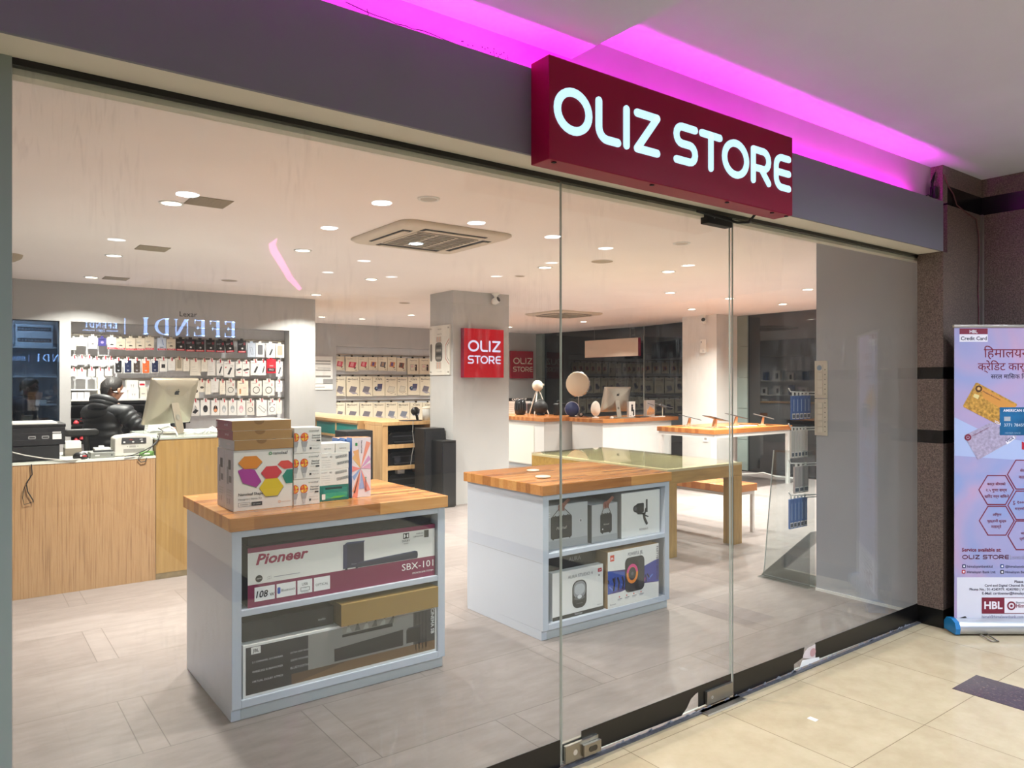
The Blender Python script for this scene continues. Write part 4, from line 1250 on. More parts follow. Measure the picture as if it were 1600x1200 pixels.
# ---------------------------------------------------------------- glass topped table and bench
t = thing('display_table', 'low gold legged display table with a greenish glass top', 'table', (4.83, 2.045, 0))
m = MB(); m.solid(-.004, -.004, .755, 1.03, 1.86, .765, TABLEGLASS); m.build('glass_top', t)
m = MB(); m.solid(0, 0, .735, 1.026, 1.856, .7545, mat('olive table inlay', '#beb48f', .35)); m.build('top_panel', t)
m = MB()
for a in ((0, 0, 1.026, .09), (0, 1.766, 1.026, 1.856), (0, .09, .09, 1.766), (.936, .09, 1.026, 1.766)):
    m.solid(a[0], a[1], .630, a[2], a[3], .735, BRASSW)
m.build('apron', t, bevel=.003)
for x in (0, .906):
    for y in (0, 1.736):
        m = MB(); m.solid(x, y, 0, x + .12, y + .12, .63, wood_mat('gold laminate upright', [(.25, '#8d6d32'), (.5, '#a4823f'), (.75, '#b8954c')], 0, 0, (30, 30, 4), .35)); m.build('leg', t, bevel=.003)
t = thing('bench', 'low bench with orange wood seat and slim white metal legs', 'bench', (6.03, 2.28, 0))
m = MB(); m.solid(0, 0, .415, .40, 1.60, .487, ORANGETOP); m.build('seat', t, bevel=.004)
m = MB()
for x in (.02, .35):
    m.solid(x, .02, .385, x + .03, 1.58, .415, WMETAL)
for y in (.02, 1.55):
    m.solid(.05, y, .385, .35, y + .03, .415, WMETAL)
m.build('frame', t)
for x in (.02, .35):
    for y in (.02, 1.55):
        m = MB(); m.solid(x, y, 0, x + .03, y + .03, .385, WMETAL); m.build('leg', t)

# ---------------------------------------------------------------- till counter
t = thing('till_counter', 'long striped wood counter with a white top at the left', 'counter', (-.30, 3.93, 0))
m = MB(); m.solid(0, 0, 0, 1.515, .025, .925, ZEBRA); m.build('front_panel', t)
m = MB(); m.solid(0, .025, .0, 1.515, .72, .925, PAINT); m.build('body', t)
m = MB(); m.solid(0, -.004, .925, 1.515, .74, .942, mat('pale green white top', '#dfe3d8', .3)); m.build('countertop', t)
t = thing('raised_counter', 'raised plain oak counter block with a grey glass top under the computer', 'counter', (1.217, 3.925, 0))
m = MB(); m.solid(0, 0, .045, .80, .03, 1.062, OAKV); m.build('front_panel', t)
m = MB(); m.solid(0, .03, .0, .80, 1.0, 1.062, OAKV); m.build('body', t)
m = MB(); m.solid(.0, .002, .0, .80, .03, .045, mat('scuffed kickboard', '#7c6c50', .6, var=.2, vs=20)); m.build('kickboard', t)
m = MB(); m.solid(-.006, -.006, 1.062, .806, 1.02, 1.075, mat('grey glass worktop', '#a9b0a8', .15)); m.build('countertop', t)
CT, RT = .9425, 1.0755
# printer
t = thing('printer', 'large black printer with a white top at the left end of the counter', 'printer', (.12, 3.98, CT))
m = MB(); m.solid(0, 0, 0, .475, .38, .112, BLACK); m.solid(.002, -.006, .012, .473, 0, .105, SOFTBLACK); m.build('paper_tray', t, bevel=.004)
m = MB(); m.solid(-.004, -.012, .113, .508, .40, .235, mat('printer black', '#1d1d20', .45)); m.solid(0, -.014, .150, .50, -.0125, .152, K('#3a3a3e')); m.solid(0, -.014, .196, .50, -.0125, .198, K('#3a3a3e')); pb = m.build('body', t, bevel=.004)
m = MB(); m.solid(-.006, -.014, .236, .512, .41, .262, BLACK); m.build('scanner_lid', t, bevel=.005)
m = MB(); m.solid(.0, -.008, .2625, .46, .36, .272, WHITE); m.build('paper_stack', t)
for x in (.285, .365):
    m = MB(); m.prism(rrect(x, .158, x + .045, .180, .006), -.016, -.0126, K('#8d8d8d')); m.rect(x + .006, .164, x + .039, .172, BLACK, -.0165); m.build('tray_latch', pb)
m = MB(); m.rect(.430, .152, .485, .190, CARD, -.0146); m.rect(.43, .195, .482, .206, K('#b9b9b9'), -.0146); m.build('sticker', pb)
m = MB(); m.tube([(.02, 3.93, 1.06), (.28, 3.925, 1.03), (.38, 3.92, .995), (.50, 3.915, .965), (.63, 3.92, .944), (.68, 3.915, .946), (.74, 3.95, .946)], .005, mat('pale grey cable', '#b9b7b0', .5), 6)
tag(m.build('printer_cable'), 'pale grey cable lying across the black printer front', 'cable')
m = MB(); m.tube([(.42, 3.917, .93), (.425, 3.915, .86), (.39, 3.915, .80), (.40, 3.915, .74), (.43, 3.915, .68), (.43, 3.915, .665)], .004, SOFTBLACK, 6)
m.tube([(.40, 3.915, .81), (.375, 3.915, .76), (.37, 3.915, .70), (.378, 3.915, .655), (.42, 3.915, .665)], .0025, SOFTBLACK, 6)
tag(m.build('hanging_cable'), 'black cable hanging down the striped counter front', 'cable')
# chair
t = thing('office_chair', 'black office chair whose arm rest shows beside the printer', 'chair', (.98, 5.36, 0), 0)
m = MB(); m.solid(-.24, -.24, .63, .24, .24, .712, SOFTBLACK); m.build('seat', t, bevel=.03)
m = MB(); m.solid(-.36, -.20, .86, -.29, .20, 1.12, SOFTBLACK); m.build('backrest', t, bevel=.03)
for s in (1,):
    m = MB(); m.prism(rrect(-.265, 1.045, -.005, 1.105, .028), -.42, -.35, BLACK); m.build('arm_rest', t, bevel=.012)
    m = MB(); m.tube([(-.10, -.385, 1.05), (-.09, -.385, .90), (-.06, -.33, .76), (-.05, -.22, .72)], .022, BLACK, 8); m.build('arm_support', t)
m = MB(); m.tube([(0, 0, .08), (0, 0, .63)], .03, BLACK, 10); m.build('column', t)
m = MB()
for k in range(5):
    a = R(72 * k); m.tube([(0, 0, .09), (.30 * math.cos(a), .30 * math.sin(a), .05)], .02, BLACK, 6)
m.build('base', t)
for k in range(5):
    a = R(72 * k); m = MB(); m.ball((.30 * math.cos(a), .30 * math.sin(a), .026), .026, BLACK, 10); m.build('caster', t)
tag(MB().box(0, 0, 0, .11, .13, .055, mat('taupe card', '#7d7468', .6)).box(.003, .003, .055, .107, .127, .105, CARD).build('small_box', loc=(.66, 4.30, CT)), 'small taupe and white box behind the card reader on the counter', 'box')
t = thing('card_reader', 'small black rounded card reader with red and white buttons', 'card reader', (.725, 3.99, CT))
m = MB(); m.lathe([(.045, 0), (.05, .015), (.044, .035), (.03, .046), (.0005, .05)], BLACK, 18, sx=1.0, sy=1.2, caps=False); m.build('body', t)
m = MB(); m.prism(rrect(-.008, .016, .004, .034, .005), -.057, -.052, WHITE); m.prism(rrect(.008, .018, .034, .030, .005), -.057, -.052, K('#b03030')); m.build('button', t)
t = thing('set_top_box', 'flat grey electronics box on the counter with white adapters on it', 'electronics box', (.785, 3.965, CT))
m = MB(); m.solid(0, 0, 0, .160, .16, .042, mat('grey box plastic', '#7b7d78', .5)); m.rect(.03, .016, .06, .024, K('#c8c8c8')); m.rect(.135, .014, .143, .026, K('#2a2a2a')); m.build('case', t, bevel=.004)
t = thing('white_adapter', 'white power adapter lying on the flat grey electronics box', 'adapter', (.815, 3.985, CT + .0425))
m = MB(); m.solid(0, 0, .0, .120, .09, .012, K('#4a4c4c')); m.build('tray', t)
m = MB(); m.solid(.0, .005, .012, .105, .085, .030, WHITE); m.solid(.03, .02, .030, .065, .05, .045, WHITE); m.build('body', t, bevel=.004)
# money counter
t = thing('money_counter', 'pale grey bank note counter with black control panel on the counter', 'money counter', (.945, 3.99, CT))
m = MB()
prof = [(0, 0), (.24, 0), (.24, .10), (.20, .155), (.10, .172), (0, .150)]
pg = mat('pale grey plastic', '#c9c6bf', .4)
m.prism([(.0, .004), (.262, .004), (.264, .125), (.245, .150), (.16, .163), (.03, .150), (.004, .135)], 0, .20, pg)
m.build('body', t, bevel=.008)
m = MB(); m.prism([(.045, .095), (.215, .095), (.215, .136), (.05, .140)], -.006, -.0005, K('#3a3a3c')); cp = m.build('control_panel', t)
m = MB()
for x in (.065, .125, .185):
    m.disc(x, .108, .008, K('#d8d8d8'), -.0066, rz=.006, n=12)
m.rect(.10, .122, .12, .128, K('#9a3030'), -.0066); m.rect(.17, .122, .19, .128, K('#c8c8c8'), -.0066)
m.build('button', cp)
m = MB(); m.rect(.06, .025, .205, .055, K('#8f8c88')); m.rect(.10, .065, .145, .080, K('#9d9a95')); m.rect(.085, .070, .09, .076, K('#55534f')); m.rect(.155, .070, .16, .076, K('#55534f')); m.build('front_slot', t)
t = thing('green_packet', 'green packet lying between the money counter and raised counter', 'packet', (1.11, 3.955, CT))
m = MB(); m.prism([(0, .004), (.10, .0), (.104, .030), (.055, .036), (.004, .026)], 0, .05, mat('green foil', '#6f9d52', .4)); m.rect(.03, .010, .07, .022, K('#dfe6d8')); m.build('pouch', t, bevel=.003)
m = MB()
m.tube([(1.27, 4.06, 1.084), (1.25, 3.96, 1.082), (1.235, 3.912, 1.075), (1.21, 3.909, 1.03), (1.13, 3.910, .985), (1.05, 3.912, .955), (1.00, 3.914, .95)], .004, BLACK, 6)
m.tube([(1.245, 4.02, 1.084), (1.235, 3.94, 1.082), (1.224, 3.910, 1.06), (1.155, 3.908, .98), (1.10, 3.912, .95), (1.09, 3.914, .925), (1.11, 3.914, .90), (1.14, 3.914, .905), (1.15, 3.914, .93)], .004, K('#3a3a3a'), 6)
tag(m.build('loose_cable'), 'dark cables hanging from the computer to the money counter', 'cable')

def apple_logo(m, cx, cz, h, y, mt):
    w_ = h * .40
    k = h / 1.09
    body = [(.50, .77), (.42, .80), (.32, .83), (.20, .80), (.09, .70), (.03, .55), (.04, .38), (.12, .18), (.24, .03), (.33, .0), (.42, .04), (.50, .06), (.58, .04), (.67, .0), (.76, .03), (.87, .17), (.94, .30),
            (.85, .37), (.80, .47), (.80, .57), (.85, .67), (.92, .73), (.82, .81), (.70, .84), (.60, .81)]
    leaf = [(.50, .86), (.61, .89), (.69, .99), (.70, 1.09), (.62, 1.07), (.53, .97)]
    for q in (body, leaf):
        m.poly([(cx + (x - .49) * k, cz + (z - .5) * k) for x, z in q], mt, y)

def imac(x, y, z, rz, wd, label, alu=ALU, tilt_deg=15):
    """all-in-one computer seen from behind: thin tapered shell on a bent foot"""
    t = thing('desktop_computer', label, 'computer', (x, y, z), rz, 'all-in-one computers')
    H_ = wd * .74; z0 = wd * .16
    tilt = Matrix.Translation((0, 0, z0)) @ Matrix.Rotation(R(tilt_deg), 4, 'X')
    m = MB(); m.T = tilt
    def rr(k, yy): return [(a * k, yy, H_ / 2 + (b - H_ / 2) * k) for a, b in rrect(-wd / 2, 0, wd / 2, H_, .014, 4)]
    m.loft([rr(1.0, .012), rr(1.0, .004), rr(.94, -.010), rr(.55, -.030), rr(.25, -.036)], alu, True, True, True)
    sh = m.build('shell', t)
    m = MB(); m.T = tilt; m.solid(-wd / 2 + .006, .0122, .008, wd / 2 - .006, .014, H_ - .006, SOFTBLACK); m.build('screen', sh)
    m = MB(); m.T = tilt; apple_logo(m, .0, H_ * .70, wd * .125, -.0345 + .0, K('#16161a')); m.build('fruit_emblem', sh)
    m = MB()
    a, b = wd * .155, wd * .115
    y1 = -.20 * wd / .53
    pts = [(0.0, .30 * wd / .53), (-.02, .25 * wd / .53), (y1 * .9, .012), (y1 * .9, .008), (y1 + .18 * wd / .53, .004)]
    ty = -.034 - H_ * .46 * math.sin(R(tilt_deg)); y1 = ty / .85 - .06
    pr = [(ty + .006, z0 + H_ * .46), (y1 * .85, .028), (y1 * .85 + .012, .008), (.06, .008), (.06, .0), (y1 * .85 - .004, .0), (y1 * .85 - .012, .012), (ty, z0 + H_ * .48)]
    n_ = len(pr)
    fr = [(-a / 2, p[0], p[1]) for p in pr]; bk = [(a / 2, p[0], p[1]) for p in pr]
    m.add(fr, [tuple(range(n_))], alu); m.add(bk, [tuple(range(n_))[::-1]], alu)
    m.add(fr + bk, [(i, i + n_, (i + 1) % n_ + n_, (i + 1) % n_) for i in range(n_)], alu)
    m.build('stand', t)
    m = MB()
    c = Vector((0, (ty + y1 * .85 - .012) / 2 - .002, (z0 + H_ * .48 + .012) / 2)); d = Vector((0, ty - (y1 * .85 - .012), z0 + H_ * .48 - .012)).normalized()
    m.add([(c.x + .020 * math.cos(R(q)), c.y + d.y * .024 * math.sin(R(q)) - .0012, c.z + d.z * .024 * math.sin(R(q))) for q in range(0, 360, 20)], [tuple(range(18))], mat('cable hole', '#6e6a60', .5))
    m.build('cable_hole', t)
    return t
imac(1.385, 4.36, RT, R(35), .52, 'silver all-in-one computer seen from behind on the raised till counter', mat('warm silver aluminium', '#9c9484', .4, .7))
# clutter on the raised counter
m = MB()
for k in range(7):
    a = k * .9
    m.tube([(1.50 + .03 * k, 4.20 + .02 * math.sin(a), RT + .006), (1.56 + .02 * k, 4.12 + .03 * math.cos(a), RT + .015 + .008 * k), (1.62 + .02 * k, 4.16 + .05 * math.sin(a + 1), RT + .02), (1.70 + .01 * k, 4.22, RT + .006)], .004, WHITE, 6)
m.tube([(1.33, 4.30, RT + .05), (1.36, 4.16, RT + .075), (1.385, 4.10, RT + .05), (1.40, 4.06, RT + .006)], .006, WHITE, 6)
m.tube([(1.30, 4.26, RT + .055), (1.31, 4.15, RT + .04), (1.29, 4.08, RT + .02), (1.26, 4.05, RT + .015)], .004, K('#4a4a4a'), 6)
m.tube([(1.46, 4.13, RT + .03), (1.55, 4.03, RT + .02), (1.62, 4.05, RT + .045), (1.68, 4.12, RT + .03), (1.74, 4.10, RT + .006)], .005, WHITE, 6)
tag(m.build('white_cables'), 'tangle of white cables around the computer stand on the raised counter', 'cable')
for k, (x, y, wd, dp, h, s) in enumerate(((1.30, 4.62, .36, .12, .018, 'white keyboard behind the till computer'),)):
    t = thing('keyboard', s, 'keyboard', (x, y, RT))
    m = MB(); m.solid(0, 0, 0, wd, dp, .010, WHITE); m.build('base', t, bevel=.002)
    m = MB()
    for i in range(14):
        for j in range(4):
            m.solid(.006 + i * .025, .008 + j * .027, .010, .028 + i * .025, .031 + j * .027, .014, K('#d4d4d0'))
    o = m.build('keys', t)
m = MB()
for k in range(4):
    m.solid(.0 + .002 * k, 0, k * .016, .19 - .003 * k, .14, k * .016 + .015, WHITE)
tag(m.build('paper_pads', loc=(1.32, 4.78, RT), bevel=.001), 'stack of white paper pads behind the till computer', 'paper')
t = thing('cable_coil', 'coil of black cable at the right end of the raised counter', 'cable', (1.84, 4.24, RT))
m = MB()
for k in range(3):
    m.tube([(.035 * math.cos(R(a)) * (1 + .1 * k), -.01 + .006 * k, .042 + .036 * math.sin(R(a)) * (1 + .08 * k)) for a in range(0, 375, 15)], .006, BLACK, 6)
m.build('coil', t)
m = MB(); m.solid(-.075, -.005, 0, -.035, .03, .030, WHITE); m.build('plug', t, bevel=.003)

# ================================================================== products hung on the walls
def rail(name, label, x0, x1, y, z, hooks, depth=.10):
    t = thing(name, label, 'rail', (x0, y, z))
    m = MB(); m.solid(0, -.018, -.012, x1 - x0, 0, .012, STEEL); m.build('bar', t)
    first = None
    for hx in hooks:
        if first is None:
            m = MB(); m.tube([(0, 0, 0), (0, -depth, 0), (0, -depth - .006, .012)], .003, STEEL, 5)
            first = m.build('hook', t, loc=(hx - x0, -.016, .004))
        else:
            c = first.copy(); COL.objects.link(c); c.parent = t; c.location = (hx - x0, -.016, .004)
    return t

DGREY, MGREY = K('#3b3c40'), K('#8f9094')
REDI, CREAMC, BEIGEC = K('#c3203a'), K('#ece7da'), K('#d9cfbc')
STYLE = {
 'cream': 'plain cream hang pack', 'cream2': 'wide cream pack with panel lines', 'wdot': 'white pack with small dark device', 'violet': 'small violet hang pack', 'redw': 'white memory card pack with red foot',
 'redb': 'beige memory card pack with red foot', 'redblue': 'bluish memory card pack with red foot', 'blk': 'black memory card pack with red foot', 'blkt': 'tilted black memory card pack with red foot',
 'phoneo': 'pale blue box with phone outline', 'phoned': 'white box with dark grey case picture', 'stick': 'white box with slanted grey hub picture', 'beiged': 'beige box with grey case picture',
 'w': 'plain white pack with red tag', 'beige': 'plain beige hang pack', 'case_black': 'black phone case in white frame', 'case_navy': 'navy blue phone case in white frame', 'case_brown': 'brown phone case in white frame',
 'case_orange': 'orange phone case in white frame', 'wsq': 'white pack with black square', 'stickred': 'tilted white box with grey hub', 'hub': 'white box with flat grey hub picture', 'red': 'bright red pack with black band',
 'mousepair': 'beige pack with dark oval device', 'ring': 'box with black ring picture', 'orange': 'cream box with small orange picture', 'square': 'small white pack with square outline', 'adapter': 'white box with black adapter picture',
 'mouseb': 'white box with black mouse picture', 'mouseo': 'white box with orange black mouse', 'mouseg': 'white box with grey mouse picture', 'mousep': 'white box with pink mouse picture',
 'loop': 'white box with cable loop picture', 'ring2': 'white box with ring and earphone'}
def art(m, st, W_, H_):
    cx = W_ / 2
    if st in ('redw', 'redb', 'redblue', 'blk', 'blkt'):
        m.rect(.002, .002, W_ - .002, H_ * .16, REDI); m.text('SanDisk', cx, H_ * .05, K('#f4e8e8'), w=W_ * .72, align='c')
        if st.startswith('blk'):
            m.prism(rrect(cx - .022, H_ * .26, cx + .022, H_ * .44, .004), -.002, -.0006, K('#3c3c3e')); m.disc(cx + .004, H_ * .34, .012, K('#d9d9d9'), -.0024, n=10)
            m.rect(.008, H_ * .72, W_ * .6, H_ * .75, MGREY); m.rect(.008, H_ * .64, W_ * .45, H_ * .67, MGREY); m.rect(W_ * .68, H_ * .62, W_ * .9, H_ * .82, K('#8a2a3a'))
        elif st == 'redblue':
            m.stroke([(W_ * .55, H_ * .85), (W_ * .68, H_ * .45)], .008, K('#7a8cc0')); m.rect(W_ * .25, H_ * .22, W_ * .7, H_ * .28, DGREY)
        else:
            m.prism(arc(cx, H_ * .34, .020, 180, 0, 8, .014), -.0020, -.0006, DGREY); m.rect(.010, H_ * .66, W_ * .6, H_ * .69, MGREY); m.rect(.010, H_ * .58, W_ * .45, H_ * .61, MGREY)
    elif st.startswith('case_'):
        col = {'case_black': '#26272b', 'case_navy': '#1e2b52', 'case_brown': '#4b413b', 'case_orange': '#e2713a'}[st]
        m.prism(rrect(.008, .008, W_ - .008, H_ * .90, .010), -.004, -.0006, K(col)); m.disc(W_ * .30, H_ * .80, W_ * .19, K('#e9ecef'), -.0046, n=16)
        m.disc(cx, H_ * .50, .007, K('#6e7280'), -.0046, n=10); m.poly([(cx - .016, H_ * .24), (cx + .016, H_ * .24), (cx, H_ * .14)], K('#b9bcc6'), -.0046)
    elif st in ('stick', 'stickred'):
        m.poly([(W_ * .30, H_ * .18), (W_ * .50, H_ * .15), (W_ * .78, H_ * .58), (W_ * .62, H_ * .64)], DGREY); m.stroke([(W_ * .72, H_ * .60), (W_ * .85, H_ * .75), (W_ * .6, H_ * .72)], .004, MGREY)
        m.rect(W_ * .1, H_ * .84, W_ * .6, H_ * .87, MGREY)
        if st == 'stickred': m.disc(W_ * .16, H_ * .62, W_ * .07, REDI, n=10)
        for k in range(4): m.rect(W_ * (.15 + .18 * k), H_ * .04, W_ * (.22 + .18 * k), H_ * .07, MGREY)
    elif st == 'hub':
        m.poly([(W_ * .05, H_ * .44), (W_ * .75, H_ * .56), (W_ * .95, H_ * .46), (W_ * .25, H_ * .34)], DGREY); m.rect(W_ * .35, H_ * .22, W_ * .75, H_ * .27, K('#d06a78')); m.rect(W_ * .1, H_ * .84, W_ * .7, H_ * .87, MGREY)
    elif st == 'phoneo':
        m.stroke([(W_ * .28, H_ * .72), (W_ * .55, H_ * .70), (W_ * .72, H_ * .22), (W_ * .46, H_ * .22)], .003, K('#6a7080'), closed=True)
    elif st in ('phoned', 'beiged'):
        m.prism(rrect(W_ * .22, H_ * .18, W_ * .80, H_ * .88, .010), -.0016, -.0006, K('#6e7076' if st == 'phoned' else '#a39a88'))
    elif st in ('ring', 'ring2'):
        m.disc(cx, H_ * .36, min(W_ * .32, .045), K('#1d1d20'), -.0008, ri=min(W_ * .27, .037)); m.rect(W_ * .12, H_ * .82, W_ * .5, H_ * .85, MGREY)
        if st == 'ring2': m.stroke([(W_ * .22, H_ * .66), (W_ * .22, H_ * .84)], .008, K('#1d1d20')); m.disc(W_ * .75, H_ * .70, .008, K('#1d1d20'), n=10)
        else: m.rect(W_ * .72, H_ * .62, W_ * .82, H_ * .80, K('#d08a90'))
    elif st == 'orange':
        m.rect(W_ * .18, H_ * .12, W_ * .32, H_ * .42, K('#c98a5a')); m.rect(W_ * .20, H_ * .42, W_ * .30, H_ * .46, DGREY); m.rect(W_ * .15, H_ * .80, W_ * .6, H_ * .84, MGREY); m.rect(W_ * .5, H_ * .5, W_ * .8, H_ * .54, K('#d9a0a0'))
    elif st == 'square':
        m.stroke([(W_ * .3, H_ * .42), (W_ * .7, H_ * .42), (W_ * .7, H_ * .74), (W_ * .3, H_ * .74)], .004, K('#8a5a60'), closed=True)
    elif st == 'wsq':
        m.rect(W_ * .28, H_ * .28, W_ * .74, H_ * .56, K('#1d1d20')); m.rect(W_ * .1, H_ * .8, W_ * .7, H_ * .83, MGREY)
    elif st == 'wdot':
        m.disc(cx, H_ * .40, W_ * .16, K('#2a2a30'), rz=.006, n=12); m.rect(W_ * .1, H_ * .14, W_ * .8, H_ * .17, MGREY)
    elif st == 'violet':
        m.disc(cx, H_ * .45, W_ * .2, K('#a89ad0'), n=12); m.rect(W_ * .1, H_ * .8, W_ * .8, H_ * .86, K('#1d1d30'))
    elif st == 'red':
        m.rect(W_ * .08, H_ * .12, W_ * .9, H_ * .36, K('#1a1014')); m.rect(W_ * .3, H_ * .5, W_ * .7, H_ * .56, K('#f0b0b0')); m.text('PRO', cx, H_ * .19, K('#e6c8c8'), w=W_ * .5, align='c')
    elif st == 'mousepair':
        m.disc(cx, H_ * .40, W_ * .30, K('#4a4640'), rz=H_ * .10, n=16); m.disc(cx, H_ * .42, W_ * .14, K('#8a857c'), -.001, rz=H_ * .04, n=12)
    elif st.startswith('mouse'):
        a, b = {'mouseb': ('#1d1d20', '#3a3a40'), 'mouseo': ('#1d1d20', '#e39a70'), 'mouseg': ('#a7adb0', '#d4d8da'), 'mousep': ('#d9a8b4', '#f0dce0')}[st]
        m.disc(cx, H_ * .42, W_ * .26, K(a), rz=H_ * .24, n=20); m.disc(cx, H_ * .33, W_ * .20, K(b), -.001, rz=H_ * .12, n=16); m.rect(cx - .003, H_ * .52, cx + .003, H_ * .60, K(b), -.0014)
    elif st == 'adapter':
        m.poly([(W_ * .10, H_ * .24), (W_ * .52, H_ * .46), (W_ * .92, H_ * .34), (W_ * .5, H_ * .14)], K('#2a2a2e')); m.stroke([(W_ * .45, H_ * .42), (W_ * .5, H_ * .66), (W_ * .66, H_ * .48)], .005, K('#2a2a2e'))
    elif st == 'loop':
        m.stroke([(W_ * .16, H_ * .52), (W_ * .30, H_ * .66), (W_ * .90, H_ * .36), (W_ * .72, H_ * .22), (W_ * .5, H_ * .34), (W_ * .22, H_ * .54)], .004, K('#2a2a2e'))
    elif st == 'cream2':
        for k in range(3): m.rect(W_ * (.28 + .24 * k), H_ * .08, W_ * (.285 + .24 * k), H_ * .9, BEIGEC)
    else:
        for k in range(3): m.rect(W_ * .18, H_ * (.25 + .14 * k), W_ * (.7 - .1 * k), H_ * (.28 + .14 * k), K('#c9c6c0'))
BODYC = {'cream': CREAMC, 'cream2': CREAMC, 'violet': K('#4a4690'), 'redb': BEIGEC, 'redblue': K('#c6d2e6'), 'blk': BLACK, 'blkt': BLACK, 'phoneo': K('#bfcbdc'), 'beiged': BEIGEC, 'beige': CREAMC, 'red': K('#b3122a'), 'mousepair': CREAMC, 'ring': K('#dcd9d2'), 'orange': K('#eadfcc')}
def hang_pack(st, cx, z0, wd, ht, y, label, group, tagred=True, dp=.022):
    m = MB()
    b = BODYC.get(st, CARD)
    if st == 'blkt':
        m.T = Matrix.Rotation(R(-6), 4, 'Y')
    T0 = Matrix.Translation((-wd / 2, 0, 0))
    m.T = (m.T @ T0) if m.T is not None else T0
    m.box(0, 0, 0, wd, dp, ht, b)
    # euro-hole card above the pack with the price tag clip
    m.solid(wd * .32, dp * .4, ht, wd * .68, dp * .6, ht + .024, b)
    if tagred:
        m.prism([(wd * .5 - .005, ht + .018), (wd * .5 + .006, ht + .018), (wd * .5 + .011, ht - .022), (wd * .5 + .0, ht - .024)], -.004, -.0012, REDI)
    art(m, st, wd, ht)
    return tag(m.build('hang_pack', loc=(cx, y, z0)), label, 'package', group)

ROW1 = [('cream',1.073,1.865,0.051,0.132),('cream2',1.154,1.913,0.100,0.100),('wdot',1.264,1.884,0.087,0.143),('violet',1.362,1.919,0.080,0.093),('redw',1.459,1.884,0.092,0.141),('redb',1.554,1.882,0.095,0.127),('redb',1.658,1.875,0.100,0.147),('redb',1.761,1.878,0.101,0.148),('redb',1.863,1.885,0.096,0.154),('redblue',2.000,1.884,0.098,0.151),('redb',2.103,1.887,0.098,0.137),('blk',2.214,1.885,0.101,0.147),('blk',2.325,1.878,0.106,0.153),('blk',2.441,1.877,0.104,0.153),('blk',2.563,1.878,0.102,0.151),('blk',2.685,1.876,0.106,0.152),('blkt',2.805,1.879,0.100,0.154),('blk',2.955,1.878,0.101,0.160),('phoneo',3.074,1.823,0.103,0.182),('phoned',3.189,1.826,0.109,0.183),('stick',3.322,1.823,0.114,0.185),('beiged',3.450,1.826,0.112,0.175)]
ROW2 = [('w',1.079,1.688,0.063,0.104),('w',1.154,1.698,0.072,0.096),('w',1.228,1.708,0.060,0.087),('w',1.304,1.686,0.069,0.092),('w',1.391,1.692,0.055,0.093),('w',1.450,1.693,0.041,0.093),('case_black',1.528,1.604,0.081,0.165),('case_navy',1.631,1.605,0.087,0.170),('case_brown',1.723,1.606,0.084,0.166),('case_orange',1.823,1.602,0.089,0.172),('case_navy',1.921,1.612,0.084,0.164),('wsq',2.016,1.627,0.089,0.160),('w',2.109,1.643,0.078,0.136),('beiged',2.196,1.639,0.083,0.157),('beige',2.279,1.634,0.070,0.149),('beige',2.386,1.581,0.126,0.193),('beige',2.489,1.631,0.070,0.145),('w',2.580,1.582,0.099,0.196),('stick',2.680,1.582,0.084,0.188),('stickred',2.796,1.562,0.128,0.200),('hub',2.912,1.578,0.081,0.186),('hub',3.008,1.574,0.092,0.191),('stick',3.124,1.590,0.125,0.187),('stick',3.228,1.590,0.072,0.189),('red',3.332,1.617,0.122,0.185),('stick',3.442,1.575,0.086,0.197)]
ROW2B = [('w',1.075,1.565,0.055,0.082),('beige',1.154,1.538,0.090,0.105),('w',1.252,1.565,0.068,0.088),('w',1.339,1.561,0.073,0.093),('w',1.426,1.571,0.074,0.084)]
ROW3 = [('mousepair',2.394,1.302,0.062,0.214),('mousepair',2.463,1.376,0.068,0.145),('beige',2.534,1.345,0.063,0.166),('w',2.621,1.370,0.100,0.166),('beige',2.709,1.344,0.064,0.172),('ring',2.812,1.332,0.112,0.189),('orange',2.963,1.326,0.137,0.191),('ring',3.138,1.329,0.140,0.188),('ring',3.297,1.322,0.150,0.200),('square',3.438,1.374,0.091,0.143)]
ROW4 = [('adapter',2.382,1.078,0.090,0.194),('mouseb',2.505,1.085,0.110,0.190),('mouseo',2.623,1.082,0.097,0.187),('mouseg',2.730,1.079,0.094,0.188),('mouseg',2.833,1.076,0.096,0.190),('mousep',2.945,1.073,0.102,0.191),('ring',3.058,1.075,0.100,0.187),('loop',3.208,1.056,0.136,0.209),('ring2',3.342,1.073,0.108,0.185),('beige',3.440,1.081,0.072,0.176)]
for name, rows, tg in (('top row', ROW1, False), ('second row', ROW2, True), ('short row', ROW2B, True), ('third row', ROW3, True), ('bottom row', ROW4, True)):
    for i, (st, cx, z0, wd, ht) in enumerate(rows):
        lab = '%s, %s from left, %s of accessory wall' % (STYLE[st], ORD[i], name)
        hang_pack(st, cx, z0, wd, ht, 7.535 + (.012 if i % 2 else 0), lab, 'hang packs on the accessory wall', tg)
YR = 7.65
def hk(rows): return [r[1] for r in rows]
rail('hook_rail', 'steel hook rail of the top row on the accessory wall', 1.04, 3.543, YR, 2.044, hk(ROW1))
rail('hook_rail', 'steel hook rail of the second row on the accessory wall', 1.04, 3.543, YR, 1.795, hk(ROW2))
rail('hook_rail', 'short steel hook rail at the far left of the accessory wall', 1.04, 1.48, YR, 1.665, hk(ROW2B))
rail('hook_rail', 'steel hook rail of the third row on the accessory wall', 1.50, 3.543, YR, 1.532, hk(ROW3))
rail('hook_rail', 'steel hook rail of the bottom row on the accessory wall', 2.30, 3.543, YR, 1.285, hk(ROW4))
